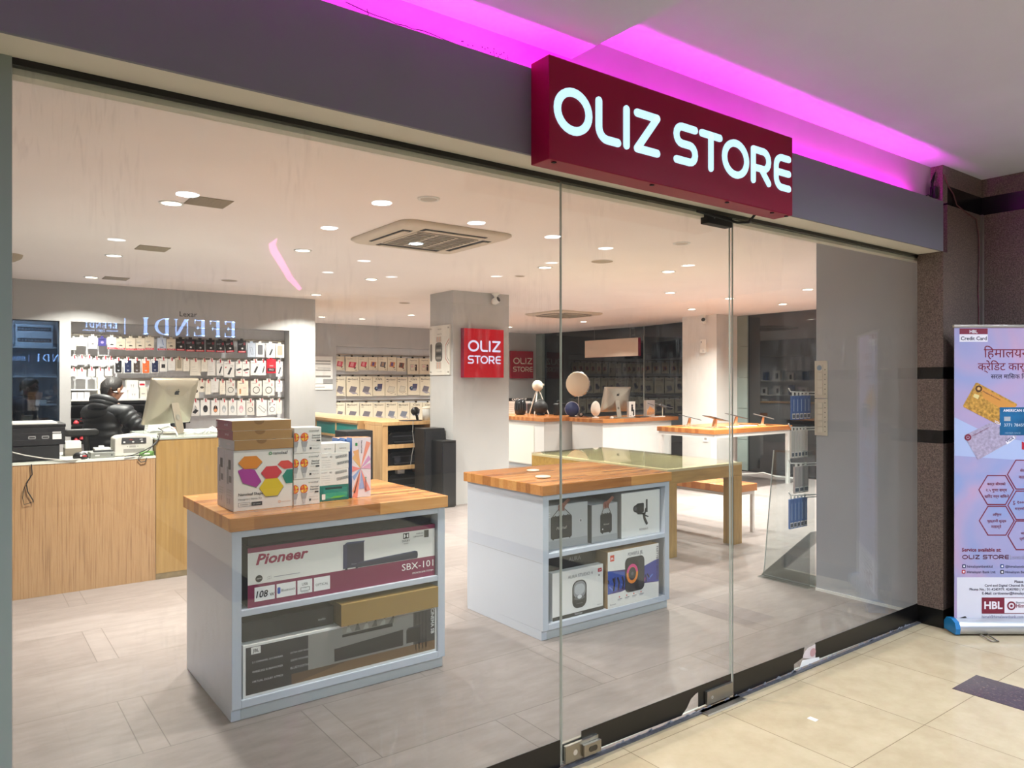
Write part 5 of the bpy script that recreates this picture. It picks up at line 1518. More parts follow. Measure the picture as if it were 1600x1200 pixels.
# shelf with boxes behind the man, dark shelf unit with red items below it
t = thing('wall_shelf', 'white wall shelf with small white boxes behind the person at the till', 'shelf', (1.04, 7.45, 1.285))
m = MB(); m.solid(0, 0, 0, 1.24, .20, .022, WHITE); m.build('shelf_board', t)
m = MB(); m.solid(.0, .05, .12, .36, .20, .135, WHITE); m.build('short_board', t)
for i, (wd, cx, z0, ht, s) in enumerate(((.051, 1.073, 1.3075, .078, 'white'), (.065, 1.135, 1.3075, .077, 'white'), (.054, 1.199, 1.3075, .078, 'white'), (.073, 1.343, 1.3075, .25, 'tall cream'), (.112, 1.679, 1.3075, .100, 'wide earphone'), (.074, 1.785, 1.3075, .129, 'cream'), (.040, 1.850, 1.3075, .125, 'narrow white'), (.12, 1.665, 1.408, .115, 'stacked earphone'), (.066, 1.77, 1.4375, .075, 'small red labelled'))):
    c = CREAMC if 'cream' in s else CARD
    m = MB(); m.box(-wd / 2, 0, 0, wd / 2, .09, ht, c)
    if 'earphone' in s:
        for k in (-1, 1): m.disc(k * .012, ht * .5, .006, MGREY, n=10); m.rect(k * .012 - .002, ht * .25, k * .012 + .002, ht * .5, MGREY)
    elif 'red' in s: m.rect(-wd * .4, ht * .3, wd * .4, ht * .6, REDI)
    else: m.rect(-wd * .3, ht * .4, wd * .2, ht * .46, MGREY)
    tag(m.build('small_box', loc=(cx, 7.47, z0)), '%s box, %s on the shelf behind the person at the till' % (s, ORD[i]), 'box', 'boxes on the till wall shelf')
t = thing('dark_shelf', 'dark shelf with red items low behind the person at the till', 'shelf', (1.04, 7.40, .80))
m = MB(); m.solid(0, .22, 0, 1.25, .24, .45, SOFTBLACK)
for z in (0, .20, .42): m.solid(0, .0, z, 1.25, .22, z + .02, BLACK)
m.build('unit', t)
for i, (x, z) in enumerate(((1.09, 1.03), (1.15, 1.06), (1.09, .88), (1.15, .90), (1.28, 1.03))):
    tag(MB().lathe([(.0005, 0), (.028, .002), (.030, .02), (.012, .045), (.0005, .05)], K('#d8404a'), 12, caps=False).build('red_item', loc=(x, 7.47, z - (.008 if z > 1 else .058))), 'small red item on the dark shelf behind the person, %s of five' % ORD[i], 'accessory', 'red items on the dark shelf')
for i, (x, wd) in enumerate(((1.42, .16), (1.62, .14), (1.85, .2))):
    tag(MB().box(0, 0, 0, wd, .14, .12, K('#2b2b2e')).build('dark_box', loc=(x, 7.44, 1.0205)), 'dark box on the dark shelf behind the till computer, %s from left' % ORD[i], 'box', 'dark boxes on the low shelf')

# ---------------------------------------------------------------- the dark glass booth at the far left
g = MB(); g.solid(.12, 7.50, .55, .928, 7.508, 2.183, DARKGLASS); struct('window_7', g)
t = thing('back_shelf', 'shelves with electronics behind the dark glass at the far left', 'shelf', (.12, 8.95, 0))
m = MB()
for z in (1.93, 1.56, 1.20): m.solid(0, 0, z, .92, .35, z + .02, mat('blue grey shelf', '#b4bcc6', .6))
m.solid(0, .33, 0, .92, .35, 2.6, mat('blue grey shelf', '#b4bcc6', .6))
m.build('boards', t)
t = thing('network_cabinet', 'blue white network cabinet high behind the dark glass', 'cabinet', (.60, 8.96, 1.951))
m = MB(); m.solid(0, 0, 0, .40, .30, .28, mat('pale network box', '#b4c3d4', .5)); m.build('case', t, bevel=.003)
for z in (.06, .20):
    m = MB(); m.solid(.02, -.006, z, .38, -.0005, z + .045, K('#3a4450'))
    for k in range(10): m.rect(.03 + k * .034, z + .008, .05 + k * .034, z + .030, K('#8a98a8'), -.0066)
    m.build('port_panel', t)
m = MB()
for k in range(4): m.tube([(.20 + .1 * k, 8.90, 1.98), (.24 + .1 * k, 8.88, 1.93), (.30 + .09 * k, 8.89, 1.955), (.36 + .08 * k, 8.9, 1.975)], .006, BLACK, 6)
tag(m.build('network_cables'), 'black cables hanging by the network cabinet behind the dark glass', 'cable')
tag(MB().box(0, 0, 0, .13, .08, .05, CARD).build('white_box', loc=(.80, 8.96, 1.2205)), 'white box on the shelf behind the dark glass, beside the person', 'box')
l = bpy.data.lights.new('added_room_lamp', 'AREA'); l.shape = 'DISK'; l.size = .25; l.energy = 30; l.color = (.82, .92, 1.0)  # unseen lamp added so the room behind the glass gets light
t = thing('added_room_light', 'added round ceiling lamp lighting the room behind the dark glass', 'ceiling light', (.45, 8.3, 2.60))
m = MB(); m.lathe([(.14, .015), (.14, .0), (.0005, -.002)], LENSC, 20, caps=False); m.build('diffuser', t)
lo = bpy.data.objects.new('lamp_light', l); COL.objects.link(lo); lo.parent = t; lo.location = (0, 0, -.01)

# ---------------------------------------------------------------- far case display
LAPT = {'mg': ('MacGuard', '#7b7680'), 'mo': ('MacGuard', '#d9d3c2'), 'mb': ('MacGuard', '#7f8594'), 'ic': ('iClara', '#4b4a6a')}
SDESC = {'lapred': 'cream case box with red tablet', 'lapor': 'cream case box with orange tablet', 'lapgr': 'cream case box with grey tablet', 'lapbr': 'grey case box with brown sleeve', 'twin': 'deep cream phone strap box',
 'mg': 'cream box with grey laptop', 'mo': 'cream box with pale laptop', 'mb': 'cream box with bluish laptop', 'ic': 'cream box with laptop and globe'}
def case_box(st, cx, z0, wd, ht, y, label):
    m = MB(); m.T = Matrix.Translation((-wd / 2, 0, 0))
    dp = .05 if st == 'twin' else .025
    m.box(0, 0, 0, wd, dp, ht, mat('cream card', '#e9dfc8', .4))
    m.solid(wd * .42, dp * .4, ht, wd * .58, dp * .7, ht + .03, SOFTBLACK)
    D_ = K('#55524e')
    if st in LAPT:
        nm, c = LAPT[st]
        m.text(nm, wd * .5 if st == 'ic' else wd * .48, ht * .82, D_, w=wd * (.55 if st == 'ic' else .74), align='c', bold=.012)
        m.rect(wd * .10, ht * .73, wd * .28, ht * .755, D_)
        if st == 'ic':
            m.poly([(wd * .40, ht * .62), (wd * .80, ht * .62), (wd * .76, ht * .36), (wd * .36, ht * .36)], K(c)); m.poly([(wd * .36, ht * .36), (wd * .76, ht * .36), (wd * .70, ht * .24), (wd * .20, ht * .24)], K('#8a8a9a')); m.disc(wd * .28, ht * .38, wd * .15, K('#2b3a58'), -.0012, n=16); m.disc(wd * .32, ht * .40, wd * .05, K('#a9c4d8'), -.0016, n=10)
        else:
            a = [(wd * .18, ht * .24), (wd * .34, ht * .52), (wd * .82, ht * .46), (wd * .68, ht * .20)]
            if st == 'mo':
                m.poly(a, K(c)); m.stroke(a, .005, K('#8a8578'), -.0012, closed=True); m.stroke([(wd * .2, ht * .2), (wd * .55, ht * .12), (wd * .85, ht * .22)], .006, K('#6a655c'), -.0012)
            else:
                m.poly(a, K(c)); m.poly([(wd * .18, ht * .24), (wd * .68, ht * .20), (wd * .90, ht * .14), (wd * .52, ht * .10)], K('#a39da6'), -.0012)
            m.rect(wd * .82, ht * .06, wd * .88, ht * .10, D_)
    elif st == 'twin':
        m.text('MagicStrap', wd * .5, ht * .84, D_, w=wd * .62, align='c'); m.stroke([(wd * .24, ht * .25), (wd * .58, ht * .25), (wd * .58, ht * .62), (wd * .24, ht * .62)], .006, K('#8a8578'), closed=True); m.prism(rrect(wd * .66, ht * .22, wd * .84, ht * .62, .012), -.002, -.0006, K('#3a352f')); m.disc(wd * .40, ht * .5, .03, K('#e0b9b4'), -.001); m.disc(wd * .70, ht * .5, .012, K('#d9a0a0'), -.003)
    else:
        c1, c2 = {'lapred': ('#d63a58', '#f0a0a8'), 'lapor': ('#d98a4a', '#6a4a8a'), 'lapgr': ('#5a5a60', '#a88a78'), 'lapbr': ('#8a4a38', '#55504c')}[st]
        m.text('ClearPro', wd * .10, ht * .82, D_, w=wd * .42)
        m.poly([(wd * .20, ht * .30), (wd * .30, ht * .66), (wd * .86, ht * .62), (wd * .74, ht * .24)], K(c1)); m.poly([(wd * .34, ht * .36), (wd * .42, ht * .62), (wd * .66, ht * .60), (wd * .60, ht * .32)], K(c2), -.0012)
        m.poly([(wd * .62, ht * .22), (wd * .80, ht * .30), (wd * .82, ht * .22), (wd * .70, ht * .17)], K('#2b2422'), -.0014); m.rect(wd * .72, ht * .08, wd * .92, ht * .11, D_)
    return tag(m.build('case_box', loc=(cx, y, z0)), label, 'box', 'boxes on the far case wall')
S1 = [('lapred',5.985,1.732,0.200,0.270),('lapred',6.247,1.710,0.267,0.289),('lapred',6.491,1.737,0.204,0.259),('lapor',6.704,1.739,0.200,0.261),('lapgr',6.914,1.732,0.200,0.273),('lapor',7.125,1.731,0.199,0.278),('lapbr',7.336,1.719,0.198,0.277),('twin',7.618,1.660,0.258,0.333),('twin',7.890,1.662,0.258,0.336)]
S2 = [('mg',5.996,1.232,0.230,0.377),('mg',6.268,1.221,0.270,0.389),('mg',6.550,1.218,0.268,0.394),('ic',6.829,1.223,0.265,0.390),('mo',7.103,1.220,0.262,0.386),('mo',7.362,1.226,0.237,0.381),('ic',7.630,1.232,0.276,0.376),('mg',7.914,1.220,0.274,0.398)]
S3 = [('mg',5.990,0.766,0.209,0.335),('mg',6.257,0.758,0.282,0.339),('mg',6.556,0.748,0.282,0.344),('mg',6.836,0.740,0.256,0.347),('mb',7.110,0.732,0.268,0.359),('mb',7.394,0.723,0.280,0.355),('ic',7.688,0.714,0.284,0.359),('ic',7.970,0.705,0.249,0.364)]
X1 = [('lapor', 8.20 + .24 * k, 1.72, .20, .27) for k in range(6)]
X2 = [(('mg', 'ic', 'mb', 'mo', 'mg')[k], 8.22 + .29 * k, 1.22, .26, .385) for k in range(5)]
X3 = [(('mb', 'mg', 'ic', 'mg', 'mo')[k], 8.22 + .29 * k, .72, .26, .355) for k in range(5)]
for nm, rows, ex in (('top row', S1, X1), ('middle row', S2, X2), ('bottom row', S3, X3)):
    for i, (st, cx, z0, wd, ht) in enumerate(rows):
        case_box(st, cx, z0, wd, ht, 11.385 + .004 * (i % 2), '%s, %s from left, %s of far wall' % (SDESC[st], ORD[i], nm))
    for i, (st, cx, z0, wd, ht) in enumerate(ex):
        case_box(st, cx, z0, wd, ht, 11.385, '%s, %s behind the column, %s, window mirrored' % (SDESC[st], ORD[i], nm))
def rail2(z, rows, s):
    rail('hook_rail', 'dark hook rail of the %s on the far case wall' % s, 5.88, 9.74, 11.46, z, [r[1] for r in rows], .065)
rail2(2.040, S1 + X1, 'top row'); rail2(1.640, S2 + X2, 'middle row'); rail2(1.130, S3 + X3, 'bottom row')
# side wall packs (mirrored in the right hand window)
t = thing('side_shelf', 'shelves of the side wall niche, mirrored dimly in the right window', 'shelf', (3.66, 8.2, 0))
m = MB()
for z in (.78, 1.16, 1.54): m.solid(.0, 0, z - .02, .22, 2.7, z, WHITE)
m.build('boards', t)
for j, z in enumerate((.7805, 1.1605, 1.5405)):
    for k in range(6):
        m = MB(); wd, ht = .14 + .03 * ((k + j) % 3), .20 + .03 * ((k * 2 + j) % 3)
        m.box(0, 0, 0, wd, .08, ht, CARD if (k + j) % 3 else K('#2f4d86')); m.prism(rrect(wd * .3, ht * .2, wd * .7, ht * .75, .01), -.002, -.0006, DGREY)
        tag(m.build('small_box', loc=(3.86, 8.36 + k * .40, z), rz=R(90)), 'small box on the side wall shelves mirrored in the right window, shelf %s, %s along' % (ORD[j], ORD[k]), 'box', 'boxes on the side wall shelves')

# ---------------------------------------------------------------- wood shelf unit, teal drawers and what stands by the column
t = thing('shelf_unit', 'pale oak open shelf unit holding black printers, left of the middle column', 'shelf', (4.235, 6.13, 0))
m = MB(); m.solid(0, .0, 0, .075, .50, .955, SHELFOAK); m.build('side_panel', t, bevel=.002)
m = MB(); m.solid(.685, 0, 0, .74, .50, .955, SHELFOAK); m.build('side_panel', t, bevel=.002)
m = MB(); m.solid(0, -.01, .956, .75, .52, 1.0, SHELFOAK); m.build('top', t, bevel=.002)
m = MB(); m.solid(.0755, .47, .0, .6845, .5, .955, SOFTBLACK); m.build('back_panel', t)
for z in (.665, .395, .10):
    m = MB(); m.solid(.0755, .004, z, .6845, .47, z + .048, SHELFOAK); m.build('shelf', t, bevel=.002)
for z, h, s in ((.7135, .15, 'upper'), (.4435, .17, 'middle'), (.1485, .18, 'lower')):
    p = thing('black_printer', 'small black printer on the %s shelf of the oak unit' % s, 'printer', (4.35, 6.20, z), 0, 'printers in the oak shelf unit')
    m = MB(); m.prism([(0, 0), (.48, 0), (.47, h * .8), (.43, h), (.05, h), (.01, h * .8)], 0, .34, BLACK); m.build('body', p, bevel=.006)
    m = MB(); m.solid(.07, -.035, .02, .41, -.001, .035, K('#2d2d32')); m.solid(.06, -.004, h * .62, .42, -.0006, h * .70, K('#3c3c42')); m.build('paper_tray', p)
    if s == 'middle':
        m = MB(); m.disc(.13, h * .45, .045, K('#2f2f36'), -.002); m.disc(.34, h * .45, .045, K('#2f2f36'), -.002); m.build('dial', p)
    if s == 'lower':
        m = MB(); m.solid(.15, .03, h + .0006, .25, .10, h + .05, WHITE); m.build('paper_roll_cover', p)
m = MB(); m.tube([(4.66, 6.115, 1.0), (4.65, 6.11, .86), (4.67, 6.11, .70), (4.64, 6.11, .58), (4.62, 6.11, .45)], .004, K('#a9a9a4'), 6)
tag(m.build('unit_cable'), 'pale cable hanging down the front of the oak shelf unit', 'cable')
t = thing('teal_drawer_counter', 'counter with teal drawer fronts and oak edges behind the oak shelf unit', 'counter', (4.16, 6.66, 0))
m = MB(); m.solid(-.01, 0, .965, .62, 2.9, 1.0, SHELFOAK); m.build('top', t, bevel=.002)
m = MB(); m.solid(0.01, 0, .0, .60, 2.9, .76, PAINT); m.solid(.10, 0, .76, .60, 2.9, .965, PAINT); m.build('body', t)
m = MB()
for z0, z1 in ((.755, .785), (.945, .965)): m.solid(0, 0, z0, .1, 2.9, z1, SHELFOAK)
for k in range(5): m.solid(0, k * .70, .785, .1, k * .70 + .03, .945, SHELFOAK)
m.build('drawer_frame', t)
for k in range(4):
    m = MB(); m.solid(.006, k * .70 + .032, .787, .09, k * .70 + .698, .943, mat('teal lacquer', '#1f8079', .3)); m.build('drawer', t)
t = thing('black_floor_speaker', 'tall black box speaker standing left of the oak shelf unit', 'speaker', (3.70, 6.02, 0))
m = MB(); m.solid(0, 0, .012, .355, .32, .915, SOFTBLACK); m.build('cabinet', t, bevel=.01)
m = MB(); m.solid(.02, -.014, .04, .335, -.0005, .89, mat('speaker cloth', '#1d1d20', .9)); m.build('grille_cloth', t, bevel=.004)
m = MB(); m.solid(.02, .02, 0, .335, .30, .0115, BLACK); m.build('foot', t)
for x, y, wd, h, s in ((4.535, 5.62, .29, .935, 'taller black tower speaker against the left side of the middle column'), (4.62, 5.35, .20, .80, 'shorter black tower speaker in front of the taller one by the column')):
    t = thing('tower_speaker', s, 'speaker', (x, y, 0))
    m = MB(); m.solid(0, 0, .01, wd, .24, h, BLACK); m.build('cabinet', t, bevel=.006)
    m = MB(); m.solid(.012, -.010, .04, wd - .012, -.0005, h - .03, mat('speaker cloth', '#1d1d20', .9)); m.build('grille_cloth', t)
    m = MB(); m.solid(.01, .01, 0, wd - .01, .23, .0095, SOFTBLACK); m.build('foot', t)
t = thing('desk_microphone', 'black swivel camera light on a flat black base on the oak shelf unit', 'camera stand', (4.70, 6.25, 1.0005))
m = MB(); m.lathe([(.0005, 0), (.15, 0), (.15, .008), (.0005, .010)], BLACK, 20, sx=1.1, sy=.8, caps=False); m.build('base', t)
m = MB(); m.tube([(.10, 0, .008), (.09, 0, .06), (.06, 0, .11)], .018, BLACK, 8); m.build('arm', t)
m = MB(); m.T = Matrix.Translation((.045, -.02, .125)) @ Matrix.Rotation(R(70), 4, 'X') @ Matrix.Rotation(R(25), 4, 'Y'); m.lathe([(.030, -.04), (.045, -.02), (.05, .03), (.042, .045), (.0005, .046)], BLACK, 16); m.build('head', t)
t = thing('white_canister', 'white canister with lid on the right end of the oak shelf unit', 'canister', (5.06, 6.30, 1.0005))
t.location = (4.925, 6.22, 1.0005)
m = MB(); m.lathe([(.0005, 0), (.055, 0), (.062, .12), (.06, .15)], WHITE, 24, caps=False); m.build('body', t)
m = MB(); m.lathe([(.0605, .1505), (.064, .155), (.06, .175), (.0005, .18)], CREAM, 24, caps=False); m.build('lid', t)

# ---------------------------------------------------------------- white counters at the right
def white_counter(x0, y0, x1, y1, h, label, inset=(.05, .06)):
    t = thing('white_counter', label, 'counter', (x0, y0, 0), 0, 'white counters with orange wood tops')
    a, b = x1 - x0, y1 - y0
    m = MB(); m.solid(0, 0, h - .065, a, b, h, ORANGETOP); m.build('countertop', t, bevel=.004)
    m = MB(); m.solid(inset[0], inset[1], .055, a - .12, b - .03, h - .066, mat('white counter paint', '#dfe0de', .45)); m.build('body', t, bevel=.003)
    m = MB(); m.solid(inset[0] + .015, inset[1] + .015, 0, a - .14, b - .05, .054, mat('plinth grey', '#b4bac0', .45)); m.build('plinth', t)
    return t
white_counter(8.45, 6.60, 10.30, 7.44, .89, 'white counter with orange wood top carrying the silver computer')
t = white_counter(7.96, 7.52, 8.95, 9.35, .89, 'white counter with orange wood top carrying dark speakers, behind the other')
m = MB(); m.T = Matrix.Rotation(R(-90), 4, 'Z'); m.solid(-1.75, .040, .075, -.32, .0495, .74, mat('ivory panel', '#e9e6dd', .4)); m.build('side_panel', t)
AT = .8905
# things on the rear counter
t = thing('mesh_speaker', 'dark see-through cylinder speaker at the left end of the rear white counter', 'speaker', (8.46, 8.83, AT))
m = MB(); m.lathe([(.07, .0), (.10, .02), (.112, .09), (.108, .20), (.085, .27), (.04, .29), (.0005, .292)], mat('dark smoked plastic', '#1d2124', .2), 24, caps=False); m.build('body', t)
for k in range(14):
    a = 2 * math.pi * k / 14
    m = MB(); m.tube([(.114 * math.cos(a), .114 * math.sin(a), .10), (.109 * math.cos(a), .109 * math.sin(a), .20), (.088 * math.cos(a), .088 * math.sin(a), .27)], .003, K('#4a5054'), 5); m.build('rib', t)
t = thing('tripod_speaker', 'white ball speaker on three long white legs, on the rear white counter', 'speaker', (8.79, 8.72, AT))
m = MB(); m.ball((0, 0, .54), .105, mat('cream ball', '#ece6d6', .35), 24); m.disc(.06, .56, .022, K('#bdb6a8'), -.098); m.build('ball', t)
for a in (100, 215, 330):
    m = MB(); m.tube([(.03 * math.cos(R(a)), .03 * math.sin(R(a)), .445), (.21 * math.cos(R(a)), .21 * math.sin(R(a)), .004)], .011, WHITE, 8); m.build('leg', t)
t = thing('round_speaker', 'black round ball speaker in front of the white legged one', 'speaker', (8.65, 8.46, AT))
m = MB(); m.ball((0, 0, .145), .135, mat('black speaker cloth', '#1b1b1d', .6), 24, rz=.13); m.lathe([(.07, .0), (.085, .02), (.0005, .022)], BLACK, 20, caps=False); m.build('body', t)
m = MB(); m.tube([(-.09, 0, .24), (-.05, 0, .285), (.05, 0, .285), (.09, 0, .24)], .008, K('#6a6a6a'), 6); m.build('handle', t)
for i, (x, y, wd, h, s) in enumerate(((8.80, 8.92, .22, .20, 'far black box speaker with handle behind the round one'), (8.78, 8.12, .20, .22, 'black box speaker right of the round one, by the glass joint'))):
    t = thing('box_speaker', s, 'speaker', (x, y, AT))
    m = MB(); m.prism(rrect(0, 0, wd, h, .03), 0, .14, BLACK); m.build('body', t, bevel=.01)
    m = MB(); m.disc(wd / 2, h * .48, h * .34, K('#2f3034'), -.004); m.disc(wd / 2, h * .48, h * .16, K('#45464c'), -.006); m.build('driver', t)
    m = MB(); m.tube([(.03, .07, h - .004), (.04, .07, h + .045), (wd - .04, .07, h + .045), (wd - .03, .07, h - .004)], .009, BLACK, 6); m.build('handle', t)
t = thing('disc_speaker', 'round blue disc speaker with pale rim at the right of the rear counter', 'speaker', (8.66, 7.60, AT), R(-60))
m = MB(); m.T = Matrix.Translation((0, 0, .135)) @ Matrix.Rotation(R(90), 4, 'X')
m.lathe([(.0005, -.03), (.115, -.02), (.128, .0), (.115, .03), (.0005, .04)], mat('navy speaker cloth', '#1f2c5e', .6), 28, caps=False); m.build('body', t)
m = MB(); m.tube([(.128 * math.cos(R(a)), .012, .135 + .128 * math.sin(R(a))) for a in range(-60, 241, 12)], .008, mat('pale rim', '#b9b9c4', .3), 6); m.build('rim', t)
m = MB(); m.solid(-.06, -.03, 0, .06, .04, .012, BLACK); m.build('foot', t)
t = thing('lens_speaker', 'small black cylinder with round lens between blue disc and egg', 'speaker', (8.70, 7.42, AT), R(-30))
m = MB(); m.T = Matrix.Translation((0, 0, .05)) @ Matrix.Rotation(R(90), 4, 'X'); m.lathe([(.0005, -.05), (.042, -.05), (.046, .04), (.03, .048), (.0005, .048)], BLACK, 18, caps=False); m.build('body', t)
m = MB(); m.disc(0, .05, .022, K('#9a9690'), -.0495, n=16); m.build('lens', t)
t = thing('fringed_disc', 'large round cream panel with shiny ruffled rim on a stand, above the blue disc', 'display disc', (8.90, 7.72, AT), R(-63))
m = MB(); m.T = Matrix.Translation((0, 0, .575)) @ Matrix.Rotation(R(90), 4, 'X')
m.lathe([(.0005, .035), (.206, .030), (.218, .012), (.218, -.02), (.0005, -.02)], mat('cream disc face', '#d8cfba', .5), 40, caps=False); m.build('panel', t)
m = MB()
for k in range(44):
    a, b = 2 * math.pi * k / 44, 2 * math.pi * (k + .8) / 44
    r1 = .232 if k % 2 else .226
    m.add([(.213 * math.cos(a), -.01, .575 + .213 * math.sin(a)), (r1 * math.cos(a), .012, .575 + r1 * math.sin(a)), (r1 * math.cos(b), .02, .575 + r1 * math.sin(b)), (.213 * math.cos(b), .01, .575 + .213 * math.sin(b)),
           (.213 * math.cos(a), .06, .575 + .213 * math.sin(a)), (.213 * math.cos(b), .06, .575 + .213 * math.sin(b))], [(0, 3, 2, 1), (1, 2, 5, 4)], mat('silver foil', '#d5d8da', .15, .9))
m.build('ruffle', t)
m = MB(); m.tube([(0, .05, .0), (0, .05, .38)], .010, STEEL, 8); m.lathe([(.0005, 0), (.09, 0), (.09, .008), (.0005, .01)], STEEL, 20, (0, .05, 0), caps=False); m.build('stand', t)
t = thing('speaker_poster', 'black framed white poster leaning behind the dark speakers at the far left counter', 'poster', (8.50, 9.32, AT), R(-20))
m = MB(); m.box(0, 0, 0, .52, .02, .30, BLACK); m.rect(.0, .0, .52, .24, CARD)
m.text('CAPTURE IT', .26, .255, K('#e9e9e9'), w=.30, align='c', bold=.02)
for k in range(5): m.rect(.03, .04 + k * .035, .15, .05 + k * .035, K('#8f8f8f'))
m.rect(.40, .05, .49, .20, K('#b08a8a')); m.build('board', t)
# things on the front counter
t = thing('egg_speaker', 'white egg shaped speaker on a small foot, left end of the front counter', 'speaker', (8.72, 7.06, AT))
m = MB(); m.lathe([(.0005, .032), (.04, .04), (.075, .09), (.085, .15), (.072, .22), (.045, .265), (.015, .285), (.0005, .288)], mat('white egg shell', '#efeae0', .35), 26, caps=False); m.build('shell', t)
m = MB(); m.lathe([(.0005, 0), (.06, 0), (.06, .012), (.022, .018), (.02, .036), (.0005, .037)], WHITE, 22, caps=False); m.build('foot', t)
imac(9.16, 7.07, AT, R(-4), .60, 'silver all-in-one computer seen from behind on the right white counter')
t = thing('computer_mouse', 'white computer mouse on the counter left of the silver computer', 'mouse', (8.88, 6.83, AT), R(60))
m = MB(); m.lathe([(.055, 0), (.058, .010), (.045, .024), (.02, .030), (.0005, .031)], WHITE, 20, sx=1., sy=.6, caps=False); m.build('body', t)
m = MB(); m.solid(0, 0, 0, .36, .24, .012, ALU); tag(m.build('flat_laptop', loc=(8.86, 6.615, AT), bevel=.003), 'closed flat silver device lying before the silver computer', 'laptop')
t = thing('gimbal_pack', 'white box with black camera gimbal picture leaning by the silver computer', 'box', (9.36, 6.90, AT))
m = MB(); m.box(0, 0, 0, .155, .05, .27, CARD); m.build('carton', t, bevel=.002)
m = MB(); m.disc(.075, .20, .022, K('#222222'), -.002); m.prism(rrect(.055, .10, .10, .18, .01), -.002, -.0006, K('#222222')); m.prism(rrect(.095, .03, .125, .13, .008), -.003, -.002, K('#333336')); m.rect(.02, .02, .05, .03, MGREY); m.build('printed_front', t)
tag(MB().solid(0, 0, 0, .22, .15, .014, K('#2a2a2e')).build('black_tray', loc=(9.45, 6.72, AT)), 'flat black tray lying in front of the gimbal box', 'tray')
t = thing('drone_box', 'grey carton with orange sunset picture standing on the right white counter', 'box', (9.64, 6.75, AT))
m = MB(); m.box(0, 0, 0, .21, .07, .29, K('#a69b92')); m.build('carton', t, bevel=.002)
m = MB(); m.rect(.008, .008, .202, .282, K('#b9a79a')); m.poly([(.01, .14), (.2, .17), (.2, .28), (.01, .28)], K('#9a8f8c'), -.0009); m.poly([(.01, .10), (.08, .19), (.2, .12), (.2, .05), (.01, .03)], K('#c98a54'), -.0012)
for k in range(6): m.stroke([(.02 + .03 * k, .03 + .008 * (k % 3)), (.05 + .03 * k, .09 - .01 * (k % 2))], .008, K('#6a6468'), -.0015)
m.stroke([(.03, .24), (.18, .20)], .012, K('#4a4a4e'), -.0015); m.build('printed_front', t)
t = thing('camera_drone', 'small grey model drone with long thin arms on a stand at the counter end', 'drone', (10.06, 6.76, AT))
m = MB(); m.tube([(0, 0, 0.004), (0, 0, .17)], .006, CREAM, 6); m.lathe([(.0005, 0), (.05, 0), (.05, .006), (.0005, .008)], CREAM, 16, caps=False); m.build('stand', t)
m = MB(); m.T = Matrix.Translation((0, 0, .185)) @ Matrix.Rotation(R(18), 4, 'Y'); m.prism(rrect(-.07, -.018, .07, .022, .014), -.03, .03, mat('drone grey', '#6f7072', .4)); m.build('body', t, bevel=.006)
for sx_, sy_ in ((-1, -1), (-1, 1), (1, -1), (1, 1)):
    m = MB(); e = (.16 * sx_, .12 * sy_, .20 - .05 * sx_); m.tube([(.05 * sx_, .02 * sy_, .19 - .016 * sx_), e], .006, K('#6f7072'), 6)
    m.tube([e, (e[0], e[1], e[2] + .025)], .010, K('#3a3a3c'), 8); m.solid(e[0] - .07, e[1] - .006, e[2] + .026, e[0] + .07, e[1] + .006, e[2] + .029, K('#3a3a3c')); m.build('rotor_arm', t)
tag(MB().solid(0, 0, 0, .26, .09, .010, CARD).build('paper_stack', loc=(9.70, 6.61, AT)), 'thin stack of white paper at the right end of the white counter', 'paper')
# high table with tablets
t = thing('high_table', 'high table with orange wood top and white metal frame before the dark windows', 'table', (8.12, 4.12, 0))
m = MB(); m.solid(0, 0, .795, 1.81, 1.02, .86, ORANGETOP); m.build('tabletop', t, bevel=.004)
m = MB()
for a in ((.02, .02, 1.79, .06), (.02, .96, 1.79, 1.00), (.02, .06, .06, .96), (1.75, .06, 1.79, .96)): m.solid(a[0], a[1], .745, a[2], a[3], .794, WMETAL)
m.build('frame', t)
for x in (.02, 1.74):
    for y in (.02, .95):
        m = MB(); m.solid(x, y, 0, x + .05, y + .05, .744, WMETAL); m.build('leg', t)
HT = .8605
for i, (x, y, rz, s) in enumerate(((8.55, 4.92, -40, 'farthest left at the rear corner'), (8.60, 4.50, -20, 'second from left, seen edge on'), (9.42, 4.75, -35, 'third from left, behind the glass edge'), (9.62, 4.42, -55, 'rightmost, near the right end'))):
    t = thing('tablet_on_stand', 'dark tablet on beige wedge stand, ' + s, 'tablet', (x, y, HT), R(rz), 'tablets on the high table')
    m = MB(); m.solid(-.05, -.04, 0, .05, .04, .006, CREAM); m.prism([(-.022, .006), (.022, .006), (.034, .115), (.008, .118)], -.03, .03, mat('pale wood stand', '#d9b48e', .5)); m.build('stand', t, bevel=.002)
    m = MB(); m.T = Matrix.Translation((.02, 0, .122)) @ Matrix.Rotation(R(14), 4, 'Y'); m.solid(-.15, -.11, 0, .15, .11, .008, K('#3a3a3e')); m.solid(-.142, -.102, .008, .142, .102, .0088, K('#5a5048')); m.build('tablet', t, bevel=.002)
for i, (x, y) in enumerate(((8.75, 4.30), (9.15, 4.35))):
    tag(MB().solid(0, 0, 0, .26, .14, .004, CARD).build('price_card', loc=(x, y, HT)), ('left' if i == 0 else 'right') + ' white price card lying flat on the high table', 'card', 'price cards on the high table')
t = thing('wall_socket', 'white wall socket low on the window column', 'socket', (10.05, 5.80, .50), R(-90))
m = MB(); m.solid(-.05, -.01, 0, .05, 0, .10, WHITE); m.build('plate', t, bevel=.003)
m = MB(); m.rect(-.025, .03, .025, .07, K('#9a9a98'), -.0106); m.build('socket_face', t)
m = MB(); m.tube([(10.2, 5.2, .006), (10.3, 5.0, .03), (10.35, 4.9, .05), (10.4, 4.7, .006), (10.45, 4.2, .006)], .010, WHITE, 6)
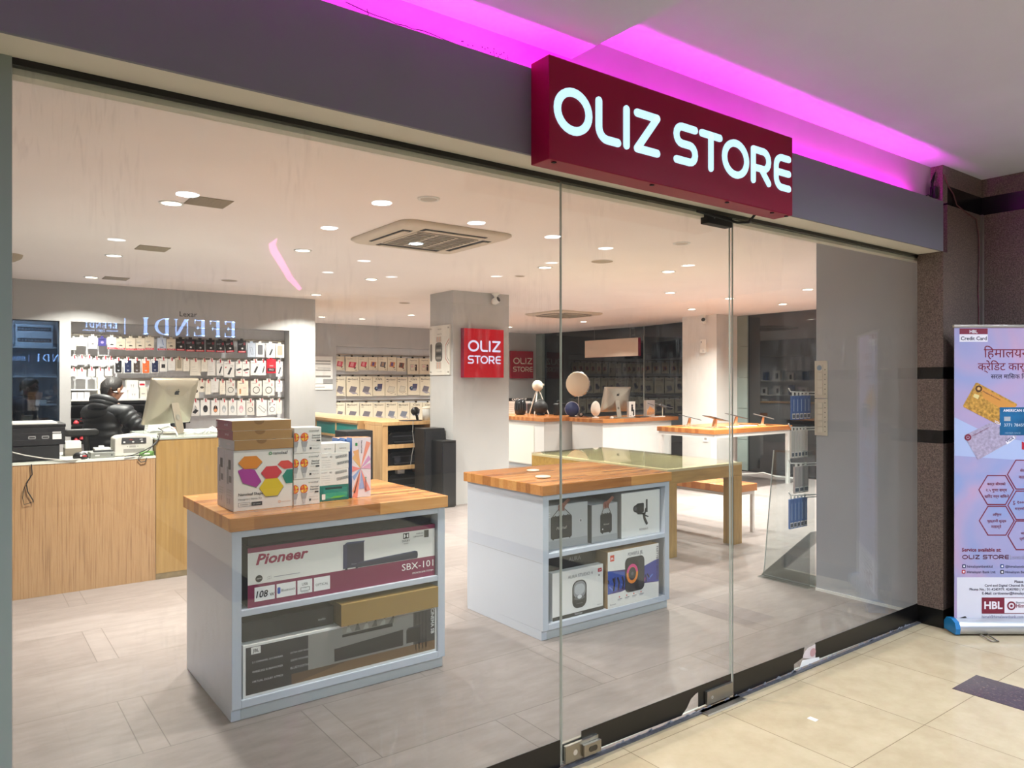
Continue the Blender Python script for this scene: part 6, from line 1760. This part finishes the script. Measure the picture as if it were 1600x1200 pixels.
tag(m.build('floor_cable'), 'white cable along the floor under the high table by the window', 'cable')
t = thing('wall_phone_dummy', 'white handset shaped device mounted on the window column', 'display phone', (10.05, 5.83, 1.985), R(-90))
m = MB(); m.prism(rrect(-.055, 0, .055, .235, .018), -.055, -.002, WHITE); m.build('body', t, bevel=.008)
m = MB(); m.disc(-.02, .185, .012, K('#55555a'), -.0556, n=12); m.rect(.0, .02, .045, .05, K('#c9c9c9'), -.0556); m.build('lens', t)

# ---------------------------------------------------------------- clear accessory stand beside the right pillar
t = thing('acrylic_stand', 'clear acrylic display stand with black back post beside the white pillar', 'display stand', (5.0, .80, 0))
m = MB(); m.solid(-.06, .02, .0, .30, .44, .008, ACRYL); m.build('base_plate', t)
m = MB()
m.add([(-.03, .43, .012), (.30, .43, .012), (.30, .02, .40), (-.03, .02, .40)], [(0, 1, 2, 3)], SMOKE)
m.add([(-.03, .43, .012), (-.03, .02, .012), (-.03, .02, .40)], [(0, 1, 2)], SMOKE)
m.add([(-.03, .43, .020), (.30, .43, .020), (.30, .02, .408), (-.03, .02, .408)], [(3, 2, 1, 0)], SMOKE)
m.build('wedge_panel', t)
m = MB()
m.solid(.005, .0, .008, .013, .42, .010, ACRYL)
m.add([(.0, .43, .010), (.0, .0, .010), (.0, .0, 1.0), (.0, .34, .98)], [(0, 1, 2, 3)], ACRYL)
m.add([(.008, .43, .010), (.008, .0, .010), (.008, .0, 1.0), (.008, .34, .98)], [(3, 2, 1, 0)], ACRYL)
m.tube([(.004, .43, .012), (.004, .34, .98)], .005, mat('acrylic edge', '#c9d0cf', .2), 6); m.tube([(.004, .43, .012), (.004, .0, .012)], .005, mat('acrylic edge', '#c9d0cf', .2), 6)
m.build('side_pane', t)
m = MB(); m.solid(.20, .03, .40, .28, .07, 1.73, BLACK); m.build('back_post', t, bevel=.003)
m = MB(); m.solid(.195, .025, 1.47, .285, .075, 1.74, mat('grey post cap', '#6a6c70', .5)); m.build('post_cap', t)
for z in (1.425, 1.165, .90, .665):
    m = MB(); m.tube([(.21, .03, z), (.0, .10, z), (-.10, .13, z + .004), (-.12, .135, z + .03)], .005, WMETAL, 6)
    m.tube([(.21, .05, z - .02), (.0, .12, z - .02)], .004, WMETAL, 6)
    m.build('hook_arm', t)
def stand_pack(k, n, x0, z0, wd, ht, col, label, group, name):
    m = MB()
    m.box(0, 0, 0, wd, .014, ht, col)
    m.rect(.002, .006, wd - .002, .045, CARD); m.rect(.006, .012, wd - .006, .038, K('#55606e'), -.0009); m.rect(wd * .42, .06, wd * .58, ht * .85, K('#a9c4e6') if 'blue' in label else K('#c9c4bc'), -.0009)
    m.solid(wd * .3, .004, ht, wd * .7, .010, ht + .024, CARD)
    return tag(m.build(name, loc=(x0, .90, z0)), label, 'package', group)
BLUEP = K('#2d5fa8')
for k in range(5): stand_pack(k, 5, 4.870 + k * .0485, 1.225, .044, .175, BLUEP, 'blue narrow hang pack on the top hook of the clear stand, %s from left' % ORD[k], 'blue packs on the top hook', 'blue_pack')
for k in range(5): stand_pack(k, 5, 4.862 + k * .043, .945, .038, .20, K('#d6d2cb'), 'pale narrow hang pack on the second hook of the clear stand, %s from left' % ORD[k], 'pale packs on the second hook', 'pale_pack')
for k in range(3): stand_pack(k, 3, 4.905 + k * .060, .685, .056, .195, K('#bdb4b2'), 'greyish pink hang box on the third hook of the clear stand, %s from left' % ORD[k], 'pinkish boxes on the third hook', 'pinkish_box')
for k in range(5): stand_pack(k, 5, 4.845 + k * .045, .432, .041, .215, K('#5a7fbc'), 'pale blue hang pack on the bottom hook of the clear stand, %s from left' % ORD[k], 'blue packs on the bottom hook', 'blue_pack')
t = thing('black_headphones', 'pale blue and black headset hanging by the post of the clear stand', 'headset', (5.235, .845, .965))
m = MB(); m.tube([(.035 * math.cos(R(a)), 0, .10 + .05 * math.sin(R(a))) for a in range(-20, 201, 20)], .008, mat('pale blue plastic', '#a9c0cf', .35), 6); m.build('head_band', t)
for s in (-1, 1):
    m = MB(); m.ball((.034 * s, 0, .065), .022, BLACK if s < 0 else mat('pale blue plastic', '#a9c0cf', .35), 12, rz=.035); m.build('ear_cup', t)

# ---------------------------------------------------------------- roll-up banner in the mall
BX, BY = 4.775, -.235
t = thing('rollup_banner', 'lilac roll-up banner of a bank with credit cards by the granite wall', 'banner', (BX, BY, 0), R(-36.9))
BW = .69
def bp(px, py): return ((px - 1489) / 262.0, 1.5 - (py - 597) / 262.0)
def za(X_, Y_): return bp(1480 + X_ / 5, 500 + Y_ / 5)
def zb(X_, Y_): return bp(1480 + X_ / 4.615, 740 + Y_ / 4.615)
def lilac():
    m, nt, n, b = nodes('printed lilac vinyl')
    L = nt.links.new
    tc = n.new('ShaderNodeTexCoord')
    no = n.new('ShaderNodeTexNoise'); no.inputs['Scale'].default_value = 1.6; no.inputs['Detail'].default_value = 2; no.inputs['Distortion'].default_value = 1.5
    L(tc.outputs['Object'], no.inputs['Vector'])
    r = n.new('ShaderNodeValToRGB'); cr = r.color_ramp
    for p, c in ((.5, '#a79dc6'), (.62, '#b99bbd')): cr.elements.new(p).color = lin(c)
    cr.elements[0].position = .33; cr.elements[0].color = lin('#8f9bcb'); cr.elements[-1].position = .75; cr.elements[-1].color = lin('#c6bdd4')
    L(no.outputs['Fac'], r.inputs[0]); L(r.outputs[0], b.inputs['Base Color'])
    b.inputs['Roughness'].default_value = .4
    return m
m = MB(); m.box(0, -.001, .088, BW, .002, 1.832, lilac())
INK, INK2 = K('#7a1f38'), K('#2e2440')
def R4(f, X0, Y0, X1, Y1, mt, y=-.0018):
    a, b = f(X0, Y0), f(X1, Y1); m.rect(min(a[0], b[0]), min(a[1], b[1]), max(a[0], b[0]), max(a[1], b[1]), mt, y)
def T4(f, s, X0, Y0, X1, mt, y=-.0026, **k):
    a, b = f(X0, Y0), f(X1, Y0); m.text(s, a[0], a[1], mt, w=b[0] - a[0], y=y, **k)
WHB = K('#e9e4ee')
R4(zb, 60, 1055, 900, 750, K('#d9d8e6'), -.0014)
m.poly([za(0, 760), za(45, 760), za(330, 900), za(600, 950), za(600, 1100), za(45, 1060), za(0, 1060)][1:6], K('#a9b6dd'), -.0013)
R4(za, 85, 110, 305, 66, INK); T4(za, 'HBL', 163, 102, 226, WHB, bold=.02)
R4(za, 85, 170, 305, 111, WHB); T4(za, 'Credit Card', 95, 157, 297, INK2, bold=.015)
T4(za, '\u093f\u0939\u092e\u093e\u0932\u092f\u0928', 275, 292, 630, INK)
T4(za, '\u0915\u094d\u0930\u0947\u093f\u0921\u091f \u0915\u093e\u0930\u094d\u0921', 228, 392, 640, INK)
T4(za, '\u0938\u0930\u0932 \u092e\u093e\u093f\u0938\u0915 \u093f\u0915', 330, 458, 620, INK2)
def card(pts, mt, y):
    m.poly([za(*p) for p in pts], mt, y)
GOLDC = mat('gold card print', '#b98a3e', .4, var=.5, vs=60)
card([(210, 492), (225, 490), (532, 655), (534, 668), (395, 812), (380, 815), (116, 680), (114, 666)], GOLDC, -.0022)
card([(250, 520), (528, 668), (470, 730), (270, 610)], K('#cf8e42'), -.0025)
a = za(235, 537); m.disc(a[0], a[1], .020, K('#4a2a1c'), -.0030, ri=.011); m.disc(a[0], a[1], .007, K('#d9b07a'), -.0032)
card([(200, 575), (240, 590), (228, 620), (190, 600)], K('#dcc98a'), -.0030)
m.T = None
def rot_text(s, X_, Y_, deg, wd, mt, y=-.0034, **k):
    p = za(X_, Y_); m.T = Matrix.Translation((p[0], 0, p[1])) @ Matrix.Rotation(R(deg), 4, 'Y'); m.text(s, 0, 0, mt, w=wd, y=y, **k); m.T = None
rot_text('Himalayan Bank Limited', 265, 560, 27, .115, INK2); rot_text('VISA', 352, 800, 27, .045, WHB, bold=.02)
SILC = mat('silver card print', '#a79bb4', .4, var=.25, vs=60)
card([(124, 915), (126, 900), (330, 800), (345, 802), (530, 905), (530, 925), (240, 1088), (225, 1088)], SILC, -.0024)
a = za(150, 918); m.disc(a[0], a[1], .020, INK, -.0030, ri=.010); m.disc(a[0], a[1], .006, INK, -.0030)
rot_text('Himalayan Bank Limited', 190, 908, -27, .105, INK)
card([(445, 950), (510, 905), (520, 928), (455, 975)], WHB, -.0030); rot_text('VISA', 452, 960, -27, .052, K('#33366a'), bold=.02)
BLUEC = mat('blue green card print', '#1f5f8c', .35, var=.35, vs=8)
R4(za, 398, 900, 760, 682, BLUEC, -.0030)
T4(za, 'AMERICAN EXPRESS', 425, 717, 690, WHB, -.0036, bold=.02); R4(za, 432, 790, 482, 755, K('#a9adb6'), -.0036); T4(za, '3771 784593 6', 432, 833, 640, K('#c9d2dc'), -.0036); T4(za, 'MEMBER SINCE', 440, 890, 560, K('#8fa9c2'), -.0036)
m.poly([za(572, 950), za(640, 980), za(640, 1020), za(572, 1012)], K('#b02038'), -.0020)
def hexo(pts): m.stroke([zb(*p) for p in pts], .006, INK, -.0022, closed=True)
hexo([(218, 118), (280, 15), (410, 15), (470, 118), (410, 224), (280, 224)])
hexo([(221, 341), (284, 237), (412, 237), (473, 341), (412, 445), (284, 445)])
hexo([(424, 8), (485, 112), (610, 112), (672, 8), (610, -96), (485, -96)])
hexo([(427, 230), (487, 127), (615, 127), (677, 230), (615, 333), (487, 333)])
hexo([(427, 450), (487, 343), (615, 343), (677, 450), (615, 550), (487, 550)])
for s, X0, Y0, X1 in (('\u0915\u093e\u0930\u094d\u0921 \u0938\u0940\u092e\u093e\u0915\u094b', 278, 85, 410), ('\u0968.\u096b \u0917\u0941\u0923\u093e \u0938\u092e\u094d\u092e', 268, 130, 420), ('\u0916\u093f\u0930\u0926 \u0917\u0930\u094d\u0928 \u0938\u093f\u0915\u0928\u0947', 258, 175, 435), ('\u0905\u093f\u0917\u094d\u0930\u092e', 316, 306, 380), ('\u092d\u0941\u0915\u094d\u0924\u093e\u0928\u0940 \u0936\u0941\u0932\u094d\u0915', 278, 352, 416), ('\u0928\u0932\u093e\u0917\u094d\u0928\u0947', 306, 394, 380), ('\u0930\u0941. \u0967\u0966\u0966,\u0966\u0966\u0966', 462, 218, 600), ('\u0938\u092e\u094d\u092e\u0915\u094b', 478, 262, 545), ('\u0938\u0939\u091c', 520, 438, 560), ('\u092a\u094d\u0930\u093f\u0915\u094d\u0930\u092f\u093e', 512, 480, 590), ('\u0938\u0947\u0935\u093e \u0936\u0941\u0932\u094d\u0915', 515, -12, 620), ('\u0928\u0932\u093e\u0917\u094d\u0928\u0947', 505, 38, 590)):
    T4(zb, s, X0, Y0, X1, INK, bold=.008)
T4(zb, 'Service available at:', 95, 563, 378, INK, bold=.02)
x0, x1 = zb(97, 0)[0], zb(224, 0)[0]
z0, z1 = zb(0, 618)[1], zb(0, 588)[1]
for wds, a, b in ((WORD1, 97, 224), (WORD2, 246, 434)):
    for ch, u, v in wds: shop_letter(m, ch, zb(a + (b - a) * u, 0)[0], zb(a + (b - a) * v, 0)[0], z0, z1, K('#5a2238'), .19, -.0026)
R4(zb, 444, 622, 447, 590, MGREY); T4(zb, 'Kathmandu Nepal', 455, 605, 560, K('#9a93a8')); T4(zb, 'Civil Mall Shop', 455, 618, 560, K('#9a93a8'))
for X_, Y_, c in ((98, 682, '#2c3560'), (95, 722, '#b0303a'), (373, 682, '#2c4d86'), (373, 724, '#33333a')):
    p = zb(X_, Y_); m.prism(rrect(p[0], p[1], p[0] + .021, p[1] + .021, .004), -.0026, -.0016, K(c)); m.disc(p[0] + .0105, p[1] + .0105, .006, WHB, -.0030, n=10)
T4(zb, 'himalayanbankltd', 134, 680, 315, INK2); T4(zb, 'Himalayan Bank Ltd.', 132, 720, 340, INK2); T4(zb, '@himalayanbank', 408, 680, 580, INK2); T4(zb, 'Himalayan Bank', 408, 720, 570, INK2)
T4(zb, 'Please Contact:', 475, 790, 640, INK2, bold=.015); T4(zb, 'Card and Digital Channel Business Department', 260, 817, 740, INK2, bold=.01); T4(zb, 'Phone No.: 01-4245979, 4245980 | Viber: 98510', 150, 845, 660, INK2, bold=.01); T4(zb, 'E-Mail: cardcenter@himalayanbank.com', 242, 874, 670, INK2, bold=.01)
R4(zb, 240, 1010, 760, 897, WHB, -.0022); R4(zb, 240, 1010, 402, 897, INK, -.0026); T4(zb, 'HBL', 256, 977, 388, WHB, -.0032, bold=.03)
m.stroke([zb(240, 1010), zb(760, 1010), zb(760, 897), zb(240, 897)], .003, INK, -.0030, closed=True)
p = zb(452, 955); m.disc(p[0], p[1], .026, INK, -.0030, ri=.017); m.disc(p[0], p[1], .008, INK, -.0030); T4(zb, 'Himalayan Bank', 486, 968, 720, INK, -.0032, bold=.02); T4(zb, 'Beyond The Limits', 486, 938, 640, INK2, -.0032)
T4(zb, 'himal@himalayanbank.com', 240, 1043, 540, K('#6a6480'))
m.poly([zb(62, 1048), zb(120, 1030), zb(138, 1052), zb(70, 1058)], K('#3a3436'), -.0022)
m.build('printed_sheet', t)
m = MB(); m.solid(-.006, -.008, 1.826, BW + .006, .010, 1.842, ALU); m.build('top_rail', t, bevel=.003)
m = MB()
pr = [(-.055, .012), (-.062, .045), (-.050, .078), (-.012, .092), (.03, .088), (.055, .060), (.055, .015)]
n_ = len(pr)
m.add([(0, a, b) for a, b in pr] + [(BW, a, b) for a, b in pr], [(i, (i + 1) % n_, (i + 1) % n_ + n_, i + n_) for i in range(n_)], mat('silver cassette', '#c9ccd2', .3, .6), True)
m.build('cassette', t)
for x, s in ((-.028, -1), (BW, 1)):
    m = MB(); ca = (0, .048)
    pts = [(x, ca[0] + (a - ca[0]) * 1.04, ca[1] + (b - ca[1]) * 1.04) for a, b in pr]; p2 = [(x + .028, a, b) for _, a, b in pts]
    m.add(pts + p2, [(i, (i + 1) % n_, (i + 1) % n_ + n_, i + n_) for i in range(n_)] + [tuple(range(n_))[::-1], tuple(range(n_, 2 * n_))], mat('blue end cap', '#1976b4', .35))
    m.build('end_cap', t)
for x in (.14, .55):
    m = MB(); m.tube([(x - .02, -.04, .014), (x - .02, -.16, .006), (x + .02, -.16, .006), (x + .02, -.04, .014)], .004, STEEL, 6); m.build('wire_foot', t)
m = MB(); m.tube([(BW / 2, .03, .08), (BW / 2, .03, 1.83)], .008, ALU, 8); m.build('pole', t)

# ================================================================== people
def skin_mesh(name, verts, edges, radii, m, parent, sub=2, root=0, disp=None):
    me = bpy.data.meshes.new(name)
    me.from_pydata([tuple(v) for v in verts], edges, [])
    me.update()
    o = bpy.data.objects.new(name, me)
    COL.objects.link(o)
    o.parent = parent
    me.materials.append(m)
    sk = o.modifiers.new('skin', 'SKIN')
    sk.use_smooth_shade = True
    sl = me.skin_vertices[0].data
    for i, r in enumerate(radii):
        sl[i].radius = r if isinstance(r, tuple) else (r, r)
    sl[root].use_root = True
    s = o.modifiers.new('sub', 'SUBSURF')
    s.levels = s.render_levels = sub
    return o

class Skel:
    def __init__(s): s.v, s.e, s.r = [], [], []
    def add(s, p, r, prev=None):
        s.v.append(Vector(p)); s.r.append(r); i = len(s.v) - 1
        if prev is not None: s.e.append((prev, i))
        return i
    def chain(s, pts, prev):
        for p, r in pts: prev = s.add(p, r, prev)
        return prev

def person(name, label, loc, rz, jacket, hood, curl, arm_r, arm_l):
    """facing local +x, left is +y; z from the floor; a seated figure on a high chair"""
    t = thing(name, label, 'person', loc, rz)
    S = Skel()
    hip = S.add((-.02, 0, .92), .10)
    ch = S.chain([((-.03, 0, 1.03), .085), ((-.02, 0, 1.15), .090), ((0, 0, 1.24), .085)], hip)
    nk = S.chain([((.025, 0, 1.30), .058), ((.045, 0, 1.345), .052)], ch)
    hd = S.chain([((.060, 0, 1.395), (.062, .072)), ((.062, 0, 1.440), (.070, .084)), ((.058, 0, 1.485), (.068, .082)), ((.053, 0, 1.518), (.045, .055))], nk)
    hb = nk + 2
    S.add((.146, 0, 1.425), .014, hb)                                  # nose
    S.add((.122, 0, 1.368), .026, nk + 1)                              # chin
    for s in (-1, 1):
        S.add((.118, s * .028, 1.446), .012, hb)                       # brow and eye ridge
    def arm(side, el, wr, tip):
        a = S.chain([((0, side * .10, 1.245), .075), ((0, side * .185, 1.235), .062), (el, .045)], ch)
        mid = (Vector(el) + Vector(wr)) / 2
        a = S.chain([(mid, .038), (wr, .026)], a)
        d = (Vector(tip) - Vector(wr)).normalized()
        n_ = d.cross(Vector((0, 0, 1))).normalized()
        palm = S.add(Vector(wr) + d * .045, (.032, .020), a)
        for k in range(4):
            o_ = n_ * (.026 - .0175 * k)
            L_ = (.072, .082, .078, .060)[k]
            b = Vector(wr) + d * .085 + o_
            S.chain([(b, .0095), (b + d * L_ * .5 + Vector((0, 0, .004)), .0085), (b + d * L_ * .9 + Vector((0, 0, -.016)), .0075)], palm)
        th = Vector(wr) + d * .035 + n_ * .034 * (1 if side < 0 else -1)
        S.chain([(th, .011), (th + d * .035 + n_ * .014 * (1 if side < 0 else -1), .009)], palm)
    arm(-1, *arm_r); arm(1, *arm_l)
    for s in (-1, 1):
        S.chain([((.10, s * .10, .90), .095), ((.40, s * .13, .90), .075), ((.44, s * .13, .70), .062), ((.42, s * .13, .45), .050), ((.44, s * .13, .32), .045), ((.54, s * .13, .30), .035)], hip)
    skin_mesh('body', S.v, S.e, S.r, SKIN, t, 2)
    # eyes and mouth
    m = MB()
    for s in (-1, 1): m.ball((.122, s * .028, 1.434), .009, K('#26201c'), 10)
    m.build('eyes', t)
    m = MB(); m.tube([(.128, -.020, 1.390), (.138, 0, 1.391), (.128, .020, 1.390)], .005, K('#8a5548'), 6); m.build('mouth', t)
    for s in (-1, 1):
        m = MB(); m.ball((.046, s * .088, 1.418), .017, SKIN, 12, rz=.032, ry=.010); m.build('ear', t)
    # hair: cap over crown, back and sides
    m = MB(); rings = []
    rnd = random.Random(5)
    for i in range(9):
        ph = i / 8
        ring = []
        for j in range(28):
            th = 2 * math.pi * j / 28
            front = max(0, math.cos(th))
            low = 1.395 + .085 * front + (.040 if abs(math.sin(th)) > .62 else 0)
            z = 1.552 - (1.552 - low) * ph ** 1.3
            rr = math.sin(min(1, ph * 1.15 + .02) * math.pi / 2)
            b = curl * rnd.uniform(-1, 1)
            ring.append((.050 + (.096 + b) * rr * math.cos(th), (.083 + b) * rr * math.sin(th), z + b * .6))
        rings.append(ring)
    m.loft(rings, HAIR, True, True, True)
    m.build('hair', t)
    # jacket with quilted ridges
    J = Skel()
    q = .017 if hood else .0
    j = J.add((-.02, 0, .86), .150)
    j0 = j
    z = .90
    k = 0
    while z < 1.24:
        k += 1
        w_ = .150 - .02 * abs(z - 1.12) + (q if k % 2 else -q)
        j = J.add((-.03 - .02 * math.sin((z - .86) * 6), 0, z), (w_ + .035, w_ - .01), j); z += .034
    top = J.add((-.01, 0, 1.255), (.150, .135), j)
    col = J.add((.025, 0, 1.315), .078, top)
    J.add((.032, 0, 1.335), .074, col)
    def sleeve(side, el, wr, tip):
        P0, P1, P2 = Vector((0, side * .175, 1.235)), Vector(el), Vector(wr)
        a = J.add((-.01, side * .11, 1.235), .112, top)
        n_ = 8
        for i in range(n_ + 1):
            p = P0.lerp(P1, i / n_); a = J.add(p, .098 - .030 * i / n_ + (q if i % 2 else -q) * .8, a)
        for i in range(1, 7):
            p = P1.lerp(P2, i / 6 * .96); a = J.add(p, .064 - .022 * i / 6 + (q if i % 2 else -q) * .7, a)
    sleeve(-1, *arm_r); sleeve(1, *arm_l)
    skin_mesh('jacket', J.v, J.e, J.r, jacket, t, 2)
    if hood:
        m = MB()
        for k in range(3):
            m.tube([(-.03 - (.085 - .012 * k) * math.cos(R(a)), (.100 + .004 * k) * math.sin(R(a)), 1.262 + .034 * k + .030 * math.cos(R(a))) for a in range(-120, 121, 10)], [.018 + .020 * math.cos(R(a * .70)) for a in range(-120, 121, 10)], jacket, 10)
        m.build('hood', t)
    else:
        m = MB(); m.lathe([(.078, 1.295), (.080, 1.33), (.072, 1.352), (.066, 1.352), (.064, 1.31)], jacket, 20, (.03, 0, 0), caps=False); m.build('collar', t)
    T_ = Skel()
    h = T_.add((-.02, 0, .88), .145)
    for s in (-1, 1):
        T_.chain([((.10, s * .10, .90), .110), ((.40, s * .13, .90), .088), ((.44, s * .13, .70), .075), ((.42, s * .13, .42), .062)], h)
    skin_mesh('trousers', T_.v, T_.e, T_.r, TROUSERS, t, 2)
    for s in (-1, 1):
        m = MB(); m.prism([(.385, .262), (.62, .262), (.63, .285), (.56, .330), (.47, .365), (.385, .36)], s * .13 - .045, s * .13 + .045, BLACK); m.build('shoe', t, bevel=.01)
    return t
# the person at the till, turned towards the screen
person('person', 'person in black quilted hooded jacket working at the till computer, seen from behind', (1.085, 5.30, 0.0), R(38), PUFFER, True, .002,
       ((.05, -.29, 1.10), (.245, -.42, 1.075), (.40, -.46, 1.07)), ((.13, .25, 1.08), (.36, .03, 1.12), (.50, -.05, 1.12)))
person('person', 'person with bushy dark hair in navy jacket behind the dark glass at the left', (.64, 8.15, 0.0), R(-12), NAVY, False, .010,
       ((.03, -.27, 1.03), (.10, -.17, 1.04), (.17, -.11, 1.06)), ((.04, .26, 1.03), (.11, .17, 1.04), (.18, .12, 1.06)))
t = thing('stool', 'stool under the person behind the dark glass', 'stool', (.64, 8.15, 0))
m = MB(); m.lathe([(.0005, .70), (.17, .70), (.18, .72), (.16, .745), (.0005, .745)], SOFTBLACK, 20, caps=False); m.build('seat', t)
for a in (45, 135, 225, 315):
    m = MB(); m.tube([(.10 * math.cos(R(a)), .10 * math.sin(R(a)), .70), (.18 * math.cos(R(a)), .18 * math.sin(R(a)), .0)], .014, STEEL, 6); m.build('leg', t)
